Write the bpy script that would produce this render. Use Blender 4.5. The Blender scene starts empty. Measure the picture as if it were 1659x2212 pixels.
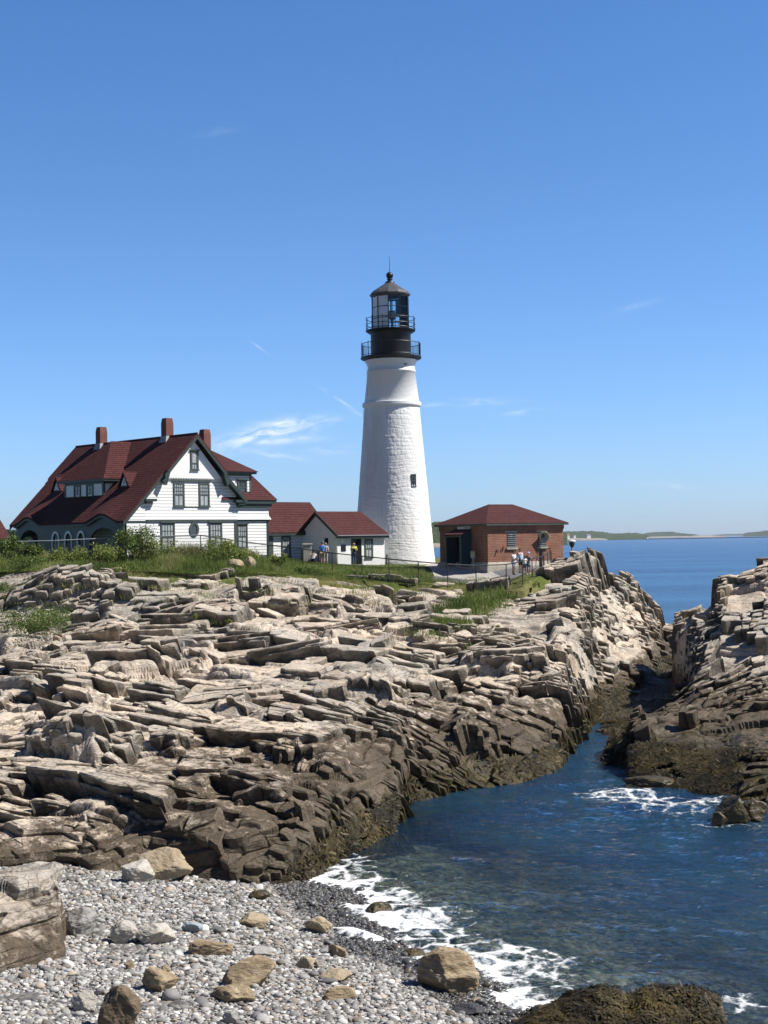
import bpy, bmesh, math, random
import numpy as np
from mathutils import Vector, Matrix
rnd = random.Random(7)
rng = np.random.default_rng(11)
SC = bpy.context.scene
COL = SC.collection

# ------------------------------------------------------------------ camera
FPX, CX, CY, HOR = 3068.0, 829.5, 1106.0, 1167.0
EYE = np.array([0.0, 0.0, 11.0])
_p = math.atan((HOR - CY) / FPX); _r = math.radians(0.95)
FW = np.array([0, math.cos(_p), math.sin(_p)])
_R0 = np.array([1.0, 0, 0]); _U0 = np.array([0, -math.sin(_p), math.cos(_p)])
RT = _R0 * math.cos(_r) - _U0 * math.sin(_r)
UP = _U0 * math.cos(_r) + _R0 * math.sin(_r)
cam = bpy.data.cameras.new('camera'); camo = bpy.data.objects.new('camera', cam); COL.objects.link(camo)
camo.matrix_world = Matrix(((RT[0], UP[0], -FW[0], EYE[0]), (RT[1], UP[1], -FW[1], EYE[1]), (RT[2], UP[2], -FW[2], EYE[2]), (0, 0, 0, 1)))
cam.sensor_fit = 'VERTICAL'; cam.sensor_height = 36.0; cam.sensor_width = 27.0
cam.lens = FPX / 2212.0 * 36.0
cam.clip_start = 0.5; cam.clip_end = 60000
SC.camera = camo

# ------------------------------------------------------------------ light
SUN_EL, SUN_AZ = math.radians(50), math.radians(94)      # azimuth measured clockwise from +Y
sun = bpy.data.lights.new('sun', 'SUN'); suno = bpy.data.objects.new('sun', sun); COL.objects.link(suno)
sun.energy = 5.0; sun.angle = math.radians(0.5); sun.color = (1.0, 0.95, 0.88)
sd = Vector((math.sin(SUN_AZ) * math.cos(SUN_EL), math.cos(SUN_AZ) * math.cos(SUN_EL), math.sin(SUN_EL)))
suno.rotation_euler = sd.to_track_quat('Z', 'Y').to_euler()
W = bpy.data.worlds.new('World'); SC.world = W; W.use_nodes = True
SC.view_settings.view_transform = 'Standard'; SC.view_settings.look = 'None'
SC.view_settings.gamma = 1; SC.view_settings.use_curve_mapping = False
SC.view_settings.exposure = 0.6
SKY_STRENGTH = 0.085

class NT:
    """small helper for node trees"""
    def __init__(s, tree): s.t = tree; s.n = tree.nodes; s.l = tree.links
    def new(s, typ, **kw):
        n = s.n.new(typ)
        for k, v in kw.items():
            if k == 'inp':
                for a, b in v.items():
                    if hasattr(b, 'is_output'): s.l.new(b, n.inputs[a])
                    else: n.inputs[a].default_value = b
            else: setattr(n, k, v)
        return n
    def math(s, op, a, b=None, c=None, clamp=False):
        n = s.n.new('ShaderNodeMath'); n.operation = op; n.use_clamp = clamp
        for i, v in enumerate((a, b, c)):
            if v is None: continue
            if hasattr(v, 'is_output'): s.l.new(v, n.inputs[i])
            else: n.inputs[i].default_value = v
        return n.outputs[0]
    def mix(s, f, a, b, typ='MIX'):
        n = s.n.new('ShaderNodeMix'); n.data_type = 'RGBA'; n.blend_type = typ
        for k, v in ((0, f), (6, a), (7, b)):
            if hasattr(v, 'is_output'): s.l.new(v, n.inputs[k])
            else: n.inputs[k].default_value = v if k == 0 else (*v[:3], 1)
        return n.outputs[2]
    def ramp(s, f, stops, interp='LINEAR'):
        n = s.n.new('ShaderNodeValToRGB'); s.l.new(f, n.inputs[0]); n.color_ramp.interpolation = interp
        cr = n.color_ramp
        while len(cr.elements) < len(stops): cr.elements.new(0.5)
        for e, (p, c) in zip(cr.elements, stops):
            e.position = p; e.color = (c, c, c, 1) if isinstance(c, (int, float)) else (*c, 1)
        return n.outputs[0]
    def noise(s, vec, scale, detail=4, rough=0.55, dist=0.0, out=0):
        n = s.n.new('ShaderNodeTexNoise'); s.l.new(vec, n.inputs['Vector'])
        n.inputs['Scale'].default_value = scale; n.inputs['Detail'].default_value = detail
        n.inputs['Roughness'].default_value = rough; n.inputs['Distortion'].default_value = dist
        return n.outputs[out]
    def mapping(s, vec, scale=(1, 1, 1), rot=(0, 0, 0), loc=(0, 0, 0)):
        n = s.n.new('ShaderNodeMapping'); s.l.new(vec, n.inputs[0])
        n.inputs['Scale'].default_value = scale; n.inputs['Rotation'].default_value = rot; n.inputs['Location'].default_value = loc
        return n.outputs[0]
    def link(s, a, b): s.l.new(a, b)

# sky with a few thin cirrus streaks placed by direction
nt = NT(W.node_tree)
bg = nt.n['Background']
sky = nt.new('ShaderNodeTexSky'); sky.sky_type = 'NISHITA'; sky.sun_disc = False
sky.sun_elevation = SUN_EL; sky.sun_rotation = SUN_AZ
sky.altitude = 0; sky.air_density = 1.0; sky.dust_density = 0.35; sky.ozone_density = 3.0
tc = nt.new('ShaderNodeTexCoord')
sep = nt.new('ShaderNodeSeparateXYZ', inp={0: tc.outputs['Generated']})
yy = nt.math('MAXIMUM', sep.outputs[1], 0.05)
cu = nt.math('DIVIDE', sep.outputs[0], yy); cv = nt.math('DIVIDE', sep.outputs[2], yy)
def streak(vx, vy, w, h, slope, amp, seed, thin=6.0):
    u0 = (vx - CX) / FPX; v0 = (HOR - 0.0157 * (vx - CX) - vy) / FPX
    du = nt.math('SUBTRACT', cu, u0); dv = nt.math('SUBTRACT', cv, v0)
    dv = nt.math('SUBTRACT', dv, nt.math('MULTIPLY', du, slope))
    a = nt.math('MULTIPLY', du, FPX / w); b = nt.math('MULTIPLY', dv, FPX / h)
    r2 = nt.math('ADD', nt.math('MULTIPLY', a, a), nt.math('MULTIPLY', b, b))
    m = nt.math('POWER', 2.718, nt.math('MULTIPLY', r2, -1.0))
    vec = nt.new('ShaderNodeCombineXYZ', inp={0: nt.math('MULTIPLY', du, FPX / 60), 1: nt.math('MULTIPLY', dv, FPX / 60 * thin), 2: float(seed)}).outputs[0]
    n = nt.noise(vec, 1.0, 5, 0.6, 0.6)
    n = nt.math('MULTIPLY', nt.math('SUBTRACT', n, 0.38), 3.2, clamp=True)
    return nt.math('MULTIPLY', nt.math('MULTIPLY', m, n), amp)
acc = None
for a in ((575, 938, 95, 20, 0.22, 1.25, 1.3, 3.0), (655, 912, 75, 9, 0.06, 0.8, 4.7, 4.0), (620, 950, 80, 8, 0.05, .6, 2.2, 4.0), (610, 986, 60, 8, -0.15, 0.55, 7.1, 4.0), (720, 972, 60, 8, 0.02, 0.35, 5.1, 4.0),
          (735, 862, 38, 2.5, -0.66, 0.75, 9.4, 1.0), (768, 889, 20, 2.5, -0.5, 0.4, 9.9, 1.0), (565, 749, 16, 2.0, -0.75, 0.4, 3.4, 1.0),
          (1135, 889, 45, 5, 0.15, 0.5, 6.6, 3.0), (1045, 868, 70, 10, 0.0, 0.28, 8.2, 4.0), (930, 875, 40, 4, .05, .3, 3.8, 3.0), (1370, 664, 45, 6, .25, .22, 2.9, 3.0), (1450, 1050, 60, 6, -.1, .25, 1.1, 3.0),
          (480, 280, 40, 8, .1, .12, 3.1, 3.0)):
    s = streak(*a); acc = s if acc is None else nt.math('ADD', acc, s)
acc = nt.math('MINIMUM', acc, 0.85)
# richer blue, darkened overhead and behind camera to cut fill light, then the streaks
elev = nt.ramp(cv, [(0.0, (0.66, 0.90, 1.46)), (0.09, (0.62, 0.87, 1.30)), (0.25, (0.55, 0.83, 1.16)), (0.40, (0.49, 0.82, 1.17)), (0.62, (0.34, 0.57, 0.80)), (1.0, (0.17, 0.31, 0.52))])
tint = nt.mix(1.0, sky.outputs[0], elev, 'MULTIPLY')
skyc = nt.mix(acc, tint, (7.6, 8.2, 9.0))
nt.link(skyc, bg.inputs[0]); bg.inputs[1].default_value = SKY_STRENGTH

# ------------------------------------------------------------------ helpers
def ray(vx, vy):
    d = FW + RT * (vx - CX) / FPX - UP * (vy - CY) / FPX
    return d / d[1]
def at(vx, vy, Y): return EYE + ray(vx, vy) * Y
def onz(vx, vy, z):
    d = ray(vx, vy); return EYE + d * ((z - 11.0) / d[2])
def rays(vx, vy):
    d = FW[None] + RT[None] * ((vx - CX) / FPX)[:, None] - UP[None] * ((vy - CY) / FPX)[:, None]
    return d / d[:, 1:2]
def proj(P):
    q = np.asarray(P, float).reshape(-1, 3) - EYE; w = q @ FW
    return CX + FPX * (q @ RT) / w, CY - FPX * (q @ UP) / w

def hsh(i, j, k, seed):
    i = i.astype(np.int64).astype(np.uint32); j = j.astype(np.int64).astype(np.uint32); k = k.astype(np.int64).astype(np.uint32)
    h = i * np.uint32(374761393) + j * np.uint32(668265263) + k * np.uint32(2246822519) + np.uint32((seed * 3266489917) & 0xffffffff)
    h ^= h >> np.uint32(15); h *= np.uint32(2246822519); h ^= h >> np.uint32(13); h *= np.uint32(3266489917); h ^= h >> np.uint32(16)
    return h.astype(np.float32) / np.float32(4294967296.0)
def vnoise(P, scale, seed=0):
    q = np.asarray(P, np.float32) * np.float32(scale)
    f = np.floor(q); t = q - f; t = t * t * (3 - 2 * t); i = f
    r = 0
    for a in (0, 1):
        wa = t[:, 0] if a else 1 - t[:, 0]
        for b in (0, 1):
            wb = t[:, 1] if b else 1 - t[:, 1]
            for c in (0, 1):
                wc = t[:, 2] if c else 1 - t[:, 2]
                r = r + wa * wb * wc * hsh(i[:, 0] + a, i[:, 1] + b, i[:, 2] + c, seed)
    return r * 2 - 1
def fbm(P, scale, octv=4, seed=0, gain=0.5):
    r = 0; a = 1.0
    for o in range(octv):
        r = r + a * vnoise(P, scale * 2.03 ** o, seed + o * 17); a *= gain
    return r
def sstep(a, b, x):
    t = np.clip((x - a) / (b - a), 0, 1); return t * t * (3 - 2 * t)

def tag(o, label=None, cat=None, group=None, kind=None):
    if label: o['label'] = label
    if cat: o['category'] = cat
    if group: o['group'] = group
    if kind: o['kind'] = kind
    return o
def empty(name, loc=(0, 0, 0), rotz=0.0, label=None, cat=None, group=None):
    o = bpy.data.objects.new(name, None); COL.objects.link(o)
    o.location = [float(c) for c in loc]; o.rotation_euler = (0, 0, rotz); o.empty_display_size = 0.2
    return tag(o, label, cat, group)
def npmesh(name, V, Fq, mat, parent=None, smooth=False, attrs=None, tri=False, cols=None):
    """mesh object from numpy arrays (all faces the same size)"""
    me = bpy.data.meshes.new(name); V = np.ascontiguousarray(V, np.float32); Fq = np.ascontiguousarray(Fq, np.int32)
    n = Fq.shape[1]
    me.vertices.add(len(V)); me.vertices.foreach_set('co', V.ravel())
    me.loops.add(Fq.size); me.loops.foreach_set('vertex_index', Fq.ravel())
    me.polygons.add(len(Fq)); me.polygons.foreach_set('loop_start', np.arange(0, Fq.size, n, dtype=np.int32))
    me.polygons.foreach_set('use_smooth', np.full(len(Fq), smooth, dtype=bool))
    for k, a in (attrs or {}).items():
        at_ = me.attributes.new(k, 'FLOAT', 'POINT'); at_.data.foreach_set('value', np.ascontiguousarray(a, np.float32))
    for k, a in (cols or {}).items():
        at_ = me.attributes.new(k, 'FLOAT_COLOR', 'POINT'); at_.data.foreach_set('color', np.ascontiguousarray(a, np.float32).ravel())
    me.update(calc_edges=True); me.materials.append(mat)
    o = bpy.data.objects.new(name, me); COL.objects.link(o)
    if parent: o.parent = parent
    return o
def gridfaces(nr, nc):
    i = np.arange(nr - 1)[:, None] * nc + np.arange(nc - 1)[None]
    i = i.ravel(); return np.stack([i, i + 1, i + nc + 1, i + nc], 1)

class MB:
    """collects shapes, links them as one mesh"""
    def __init__(s, T=None): s.v = []; s.f = []; s.T = T
    def add(s, vs, fs):
        b = len(s.v); s.v += [tuple(s.T(v)) if s.T else tuple(v) for v in vs]; s.f += [[b + i for i in f] for f in fs]; return s
    def box(s, x0, x1, y0, y1, z0, z1):
        return s.add([(x0, y0, z0), (x1, y0, z0), (x1, y1, z0), (x0, y1, z0), (x0, y0, z1), (x1, y0, z1), (x1, y1, z1), (x0, y1, z1)],
                     [(0, 3, 2, 1), (4, 5, 6, 7), (0, 1, 5, 4), (1, 2, 6, 5), (2, 3, 7, 6), (3, 0, 4, 7)])
    def hull(s, bot, top):
        n = len(bot); return s.add(list(bot) + list(top), [tuple(range(n))[::-1], tuple(range(n, 2 * n))] + [(i, (i + 1) % n, n + (i + 1) % n, n + i) for i in range(n)])
    def prism(s, pts, d):
        """polygon pts extruded by vector d"""
        top = [tuple(np.add(p, d)) for p in pts]; return s.hull(pts, top)
    def tube(s, p, q, r0, r1=None, n=8, caps=True):
        p = Vector(p); q = Vector(q); r1 = r0 if r1 is None else r1
        d = (q - p).normalized(); a = d.orthogonal().normalized(); b = d.cross(a)
        vs = [p + (a * math.cos(t) + b * math.sin(t)) * r0 for t in [2 * math.pi * i / n for i in range(n)]]
        vs += [q + (a * math.cos(t) + b * math.sin(t)) * r1 for t in [2 * math.pi * i / n for i in range(n)]]
        fs = [(i, (i + 1) % n, n + (i + 1) % n, n + i) for i in range(n)]
        if caps: fs += [tuple(range(n))[::-1], tuple(range(n, 2 * n))]
        return s.add(vs, fs)
    def path(s, pts, r, n=6):
        for a, b in zip(pts[:-1], pts[1:]): s.tube(a, b, r, n=n)
        return s
    def lathe(s, prof, n=48, cx=0, cy=0, caps=False, t0=0.0):
        vs = []; m = len(prof)
        for r, z in prof:
            vs += [(cx + r * math.cos(t0 + 2 * math.pi * i / n), cy + r * math.sin(t0 + 2 * math.pi * i / n), z) for i in range(n)]
        fs = [(k * n + i, k * n + (i + 1) % n, (k + 1) * n + (i + 1) % n, (k + 1) * n + i) for k in range(m - 1) for i in range(n)]
        if caps: fs += [tuple(range(n))[::-1], tuple(range((m - 1) * n, m * n))]
        return s.add(vs, fs)
    def build(s, name, mat, parent=None, smooth=False, bevel=0):
        me = bpy.data.meshes.new(name); me.from_pydata([tuple(float(c) for c in v) for v in s.v], [], s.f)
        bm = bmesh.new(); bm.from_mesh(me); bmesh.ops.recalc_face_normals(bm, faces=bm.faces)
        if bevel: bmesh.ops.bevel(bm, geom=list(bm.edges), offset=bevel, segments=1, affect='EDGES', clamp_overlap=True)
        bm.to_mesh(me); bm.free()
        me.materials.append(mat)
        if smooth: me.polygons.foreach_set('use_smooth', [True] * len(me.polygons))
        o = bpy.data.objects.new(name, me); COL.objects.link(o)
        if parent: o.parent = parent
        return o

# ------------------------------------------------------------------ materials
MATS = {}
def mat(name, col, rough=0.7, spec=0.3, metal=0.0, noise=0.0, nscale=4.0, bump=0.0, bscale=30.0, col2=None):
    m = bpy.data.materials.new(name); m.use_nodes = True; t = NT(m.node_tree); b = t.n['Principled BSDF']
    b.inputs['Roughness'].default_value = rough; b.inputs['Specular IOR Level'].default_value = spec; b.inputs['Metallic'].default_value = metal
    b.inputs['Base Color'].default_value = (*col, 1)
    tcn = t.new('ShaderNodeTexCoord'); ob = tcn.outputs['Object']
    if noise or col2:
        n = t.noise(ob, nscale, 5, 0.6)
        c2 = col2 if col2 else tuple(c * (1 - noise) for c in col)
        f = t.ramp(n, [(0.35, 0.0), (0.65, 1.0)])
        t.link(t.mix(f, col, c2), b.inputs['Base Color'])
    if bump:
        n = t.noise(ob, bscale, 4, 0.6)
        bp = t.new('ShaderNodeBump', inp={'Strength': 0.8, 'Distance': bump, 'Height': n}); t.link(bp.outputs[0], b.inputs['Normal'])
    MATS[name] = m; return m

def siding_mat(name, col, step):
    """painted clapboards: the lower edge of each board stands proud"""
    m = mat(name, col, 0.55, 0.3); t = NT(m.node_tree); b = t.n['Principled BSDF']
    ob = t.new('ShaderNodeTexCoord').outputs['Object']; sp = t.new('ShaderNodeSeparateXYZ', inp={0: ob})
    fr = t.math('FRACT', t.math('DIVIDE', sp.outputs[2], step))
    h = t.math('SUBTRACT', 1.0, fr)
    bp = t.new('ShaderNodeBump', inp={'Strength': 1.0, 'Distance': 0.03, 'Height': h}); t.link(bp.outputs[0], b.inputs['Normal'])
    n = t.noise(t.mapping(ob, (1, 1, 6)), 1.6, 5, 0.65)
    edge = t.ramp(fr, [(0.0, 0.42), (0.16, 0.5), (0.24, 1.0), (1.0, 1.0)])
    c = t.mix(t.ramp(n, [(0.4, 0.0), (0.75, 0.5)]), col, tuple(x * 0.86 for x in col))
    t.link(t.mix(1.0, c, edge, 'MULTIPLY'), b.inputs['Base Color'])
    return m
def shingle_mat(name, c1, c2, c3, rowh=0.17, rough=0.9):
    m = mat(name, c1, rough, 0.15); t = NT(m.node_tree); b = t.n['Principled BSDF']
    ob = t.new('ShaderNodeTexCoord').outputs['Object']; sp = t.new('ShaderNodeSeparateXYZ', inp={0: ob})
    v = t.new('ShaderNodeCombineXYZ', inp={0: t.math('ADD', sp.outputs[0], sp.outputs[1]), 1: sp.outputs[2], 2: 0.0}).outputs[0]
    br = t.new('ShaderNodeTexBrick', inp={'Vector': v, 'Color1': (0, 0, 0, 1), 'Color2': (1, 1, 1, 1), 'Mortar': (0.0, 0.0, 0.0, 1), 'Scale': 1.0, 'Mortar Size': 0.012, 'Brick Width': 0.32, 'Row Height': rowh})
    br.offset = 0.43; br.squash = 1.0
    n = t.noise(ob, 0.7, 5, 0.6); n2 = t.noise(ob, 5.0, 4, 0.6)
    c = t.mix(br.outputs['Color'], c1, c2)
    c = t.mix(t.ramp(n2, [(0.45, 0.0), (0.75, 0.8)]), c, c3)
    c = t.mix(t.ramp(n, [(0.4, 0.0), (0.7, 0.35)]), c, tuple(x * 0.7 for x in c1))
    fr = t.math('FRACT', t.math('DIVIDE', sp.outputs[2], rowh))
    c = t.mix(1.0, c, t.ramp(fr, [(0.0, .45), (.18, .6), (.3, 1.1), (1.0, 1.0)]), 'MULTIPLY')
    t.link(c, b.inputs['Base Color'])
    h = t.math('ADD', t.math('SUBTRACT', 1.0, fr), t.math('MULTIPLY', br.outputs['Fac'], -0.6))
    bp = t.new('ShaderNodeBump', inp={'Strength': 0.9, 'Distance': 0.03, 'Height': h}); t.link(bp.outputs[0], b.inputs['Normal'])
    return m
def brick_mat(name, c1, c2, mortar, bw=0.28, rh=0.125, ms=0.018):
    m = mat(name, c1, 0.9, 0.2); t = NT(m.node_tree); b = t.n['Principled BSDF']
    ob = t.new('ShaderNodeTexCoord').outputs['Object']; sp = t.new('ShaderNodeSeparateXYZ', inp={0: ob})
    v = t.new('ShaderNodeCombineXYZ', inp={0: t.math('ADD', sp.outputs[0], sp.outputs[1]), 1: sp.outputs[2], 2: 0.0}).outputs[0]
    br = t.new('ShaderNodeTexBrick', inp={'Vector': v, 'Color1': (*c1, 1), 'Color2': (*c2, 1), 'Mortar': (*mortar, 1), 'Scale': 1.0, 'Mortar Size': ms, 'Brick Width': bw, 'Row Height': rh})
    n = t.noise(ob, 1.1, 6, 0.65)
    c = t.mix(t.ramp(n, [(0.35, 0.0), (0.7, 0.55)]), br.outputs['Color'], tuple(x * 0.6 for x in c1))
    n2 = t.noise(t.mapping(ob, (1, 1, 8)), 2.0, 4, 0.6)
    c = t.mix(t.ramp(n2, [(0.55, 0.0), (0.8, 0.5)]), c, tuple(min(1, x * 1.5) for x in c2))
    t.link(c, b.inputs['Base Color'])
    bp = t.new('ShaderNodeBump', inp={'Strength': 0.8, 'Distance': 0.02, 'Height': t.math('SUBTRACT', 1.0, br.outputs['Fac'])}); t.link(bp.outputs[0], b.inputs['Normal'])
    return m

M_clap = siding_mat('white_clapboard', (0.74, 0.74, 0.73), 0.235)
M_white = mat('white_paint', (0.78, 0.78, 0.77), 0.5, 0.3, noise=0.1, nscale=2.0)
M_whitebrick = mat('whitewashed_brick', (0.76, 0.76, 0.75), 0.6, 0.3, noise=0.08, nscale=1.5, bump=0.012, bscale=9)
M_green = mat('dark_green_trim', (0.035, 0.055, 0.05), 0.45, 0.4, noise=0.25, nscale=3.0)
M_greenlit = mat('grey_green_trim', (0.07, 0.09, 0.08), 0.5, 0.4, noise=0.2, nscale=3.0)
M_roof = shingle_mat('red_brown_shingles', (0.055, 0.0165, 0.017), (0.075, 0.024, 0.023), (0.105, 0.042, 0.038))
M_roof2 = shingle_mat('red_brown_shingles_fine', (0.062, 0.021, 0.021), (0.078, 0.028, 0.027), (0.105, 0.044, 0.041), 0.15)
M_brick = brick_mat('red_brick', (0.24, 0.088, 0.052), (0.32, 0.125, 0.078), (0.33, 0.25, 0.2))
M_chim = brick_mat('chimney_brick', (0.17, 0.045, 0.032), (0.22, 0.06, 0.045), (0.2, 0.12, 0.1), 0.2, 0.07)
M_lead = mat('lead_flashing', (0.30, 0.32, 0.33), 0.6, 0.4, noise=0.3)
M_pane = mat('window_glass', (0.05, 0.065, 0.075), 0.06, 0.8, noise=0.4, nscale=1.5)
M_curt = mat('window_curtain', (0.42, 0.45, 0.46), 0.2, 0.6, noise=0.35, nscale=3.0)
M_dark = mat('dark_interior', (0.012, 0.014, 0.015), 0.9, 0.1)
M_black = mat('black_iron', (0.012, 0.013, 0.016), 0.45, 0.4, noise=0.3, nscale=6.0)
M_wire = mat('dark_fence_metal', (0.03, 0.032, 0.034), 0.5, 0.4)
M_galv = mat('galvanised_rail', (0.32, 0.35, 0.36), 0.45, 0.5, metal=0.3)
M_concrete = mat('weathered_concrete', (0.46, 0.42, 0.36), 0.9, 0.2, noise=0.3, nscale=2.0, bump=0.01, bscale=12)
M_asph = mat('asphalt', (0.16, 0.16, 0.165), 0.95, 0.2, noise=0.25, nscale=0.8, bump=0.01, bscale=25)
M_pave = mat('pale_stone_paving', (0.48, 0.45, 0.41), 0.9, 0.2, noise=0.3, nscale=1.2, bump=0.02, bscale=6)
M_tan = mat('cream_enamel', (0.55, 0.47, 0.33), 0.5, 0.4, noise=0.3, nscale=5)

# ------------------------------------------------------------------ rock
def rock_mat(name, light=1.0):
    m = bpy.data.materials.new(name); m.use_nodes = True; t = NT(m.node_tree); b = t.n['Principled BSDF']
    g = t.new('ShaderNodeNewGeometry'); pos = g.outputs['Position']
    tide = t.new('ShaderNodeAttribute', attribute_name='tide').outputs['Fac']
    blk = t.new('ShaderNodeAttribute', attribute_name='blk').outputs['Fac']
    mp = t.mapping(pos, (1, 1, 1.6), (0.25, -0.2, math.radians(20)))
    n1 = t.noise(pos, 0.16, 6, 0.6, 0.5); n2 = t.noise(mp, 1.7, 7, 0.68, 0.4); n3 = t.noise(t.mapping(pos, (1, 1, 1), (0.3, 0.2, math.radians(20))), 9.0, 5, 0.65)
    strat = t.noise(t.mapping(pos, (0.9, 2.2, 5.5), (0.22, -0.25, math.radians(20))), 1.3, 6, 0.62, 0.5)
    cream = (0.58 * light, 0.485 * light, 0.38 * light); grey = (0.37 * light, 0.345 * light, 0.30 * light); buff = (0.42 * light, 0.315 * light, 0.215 * light)
    c = t.mix(t.ramp(n1, [(0.36, 0.0), (0.62, 1.0)]), cream, grey)
    c = t.mix(t.ramp(n2, [(0.45, 0.0), (0.75, 0.75)]), c, buff)
    c = t.mix(t.ramp(strat, [(0.30, 0.55), (0.46, 0.0)]), c, (0.19 * light, 0.17 * light, 0.145 * light))
    c = t.mix(t.ramp(n3, [(0.28, 0.7), (0.45, 0.0)]), c, (0.11, 0.10, 0.085)); lich = t.noise(pos, .55, 6, .72, .3); c = t.mix(t.ramp(lich, [(.52, 0.0), (.66, .6)]), c, (.15, .145, .125)); c = t.mix(t.ramp(t.noise(pos, .33, 4, .6), [(.6, 0.0), (.75, .5)]), c, (.30, .19, .11))
    bv = t.math('MULTIPLY_ADD', blk, 0.5, 0.76)
    cb = t.new('ShaderNodeCombineXYZ', inp={0: bv, 1: bv, 2: bv}).outputs[0]
    c = t.mix(1.0, c, cb, 'MULTIPLY')
    # dark stain on all joint faces, painted in to deepen the shade of risers
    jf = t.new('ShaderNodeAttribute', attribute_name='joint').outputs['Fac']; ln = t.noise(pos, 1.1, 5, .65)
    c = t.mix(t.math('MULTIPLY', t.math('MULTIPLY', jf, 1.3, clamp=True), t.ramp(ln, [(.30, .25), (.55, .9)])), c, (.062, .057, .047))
    # tidal zones: brown stained rock, then weed
    tz = t.math('ADD', tide, t.math('MULTIPLY', t.math('SUBTRACT', n2, 0.5), 1.3))
    brown = t.mix(t.ramp(n3, [(0.3, 0.0), (0.7, 1.0)]), (0.055, 0.043, 0.030), (0.135, 0.105, 0.072))
    brown = t.mix(1.0, brown, cb, 'MULTIPLY')
    c = t.mix(t.ramp(tz, [(0.55, 1.0), (0.72, 0.0)]), c, brown)
    weedn = t.noise(pos, 5.0, 5, 0.7)
    weed = t.mix(t.ramp(weedn, [(0.38, 0.0), (0.62, 1.0)]), (0.012, 0.011, 0.006), (0.075, 0.058, 0.018))
    wf = t.ramp(tz, [(0.20, 1.0), (0.28, 0.0)])
    c = t.mix(wf, c, weed)
    # cracks
    cm1 = t.new('ShaderNodeTexVoronoi', feature='DISTANCE_TO_EDGE', inp={'Vector': t.mix(0.06, t.mapping(pos, (1.0, 0.32, 1.3), (0, 0, math.radians(20))), t.noise(pos, 1.2, 3, out=1)), 'Scale': 1.35}).outputs['Distance']
    cm2 = t.new('ShaderNodeTexVoronoi', feature='DISTANCE_TO_EDGE', inp={'Vector': t.mix(0.05, t.mapping(pos, (0.5, 1.1, 2.5), (0.1, 0.2, math.radians(-8))), t.noise(pos, 2.0, 3, out=1)), 'Scale': 3.4}).outputs['Distance']
    ck = t.ramp(t.noise(pos, .9, 3, .6), [(.42, 1.0), (.58, 0.0)]); cr = t.math('MAXIMUM', t.math('MULTIPLY', t.ramp(cm1, [(0.0, 0.3), (0.03, 1.0)]), t.ramp(cm2, [(0.0, 0.15), (0.045, 1.0)])), ck)
    c = t.mix(t.math('MULTIPLY', t.math('SUBTRACT', 1.0, cr), 0.8), c, (0.045, 0.04, 0.034))
    t.link(c, b.inputs['Base Color'])
    b.inputs['Specular IOR Level'].default_value = 0.2
    t.link(t.ramp(tz, [(0.2, 0.45), (0.5, 0.85)]), b.inputs['Roughness'])
    h = t.math('ADD', t.math('MULTIPLY', n2, 0.5), t.math('ADD', t.math('MULTIPLY', n3, 0.22), t.math('MULTIPLY', strat, 0.6)))
    h = t.math('ADD', h, t.math('MULTIPLY', cr, 0.16))
    h = t.math('ADD', h, t.math('MULTIPLY', t.math('MULTIPLY', weedn, wf), 0.5))
    bp = t.new('ShaderNodeBump', inp={'Strength': 1.0, 'Distance': 0.09, 'Height': h}); t.link(bp.outputs[0], b.inputs['Normal'])
    return m
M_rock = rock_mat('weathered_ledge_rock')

_s = np.array([math.sin(math.radians(22)), math.cos(math.radians(22)), 0.04]); _s /= np.linalg.norm(_s)
_n = np.array([-0.20, -0.17, 1.0]); _n -= _s * (_n @ _s); _n /= np.linalg.norm(_n); _t = np.cross(_n, _s)
ROCKM = np.stack([_s, _t, _n], 1).astype(np.float32)
def jit(x, k1, k2, seed, amt=0.62):
    i = np.floor(x)
    def bd(q): return q + amt * (hsh(q, k1, k2, seed) - 0.5)
    b0 = bd(i); b1 = bd(i + 1)
    c = np.where(x < b0, i - 1, np.where(x > b1, i + 1, i))
    lo = bd(c); hi = bd(c + 1)
    return c, (x - lo) / np.maximum(hi - lo, 1e-3), np.minimum(x - lo, hi - x)
def blocks(Q, size, seed):
    z0 = np.zeros(len(Q))
    k, fn, en = jit(Q[:, 2] / size[2], z0, z0, seed)
    j, fw, ew = jit(Q[:, 1] / size[1] + 9 * hsh(k, z0, z0, seed + 1), k, z0, seed + 2)
    i, fu, eu = jit(Q[:, 0] / size[0] + 9 * hsh(k, j, z0, seed + 3), k, j, seed + 4)
    e = np.minimum(np.minimum(en * size[2], ew * size[1]), eu * size[0])
    return hsh(i, j, k, seed + 5), hsh(i, j, k, seed + 6) - .5, hsh(i, j, k, seed + 7) - .5, fu - .5, fw - .5, e
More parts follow.
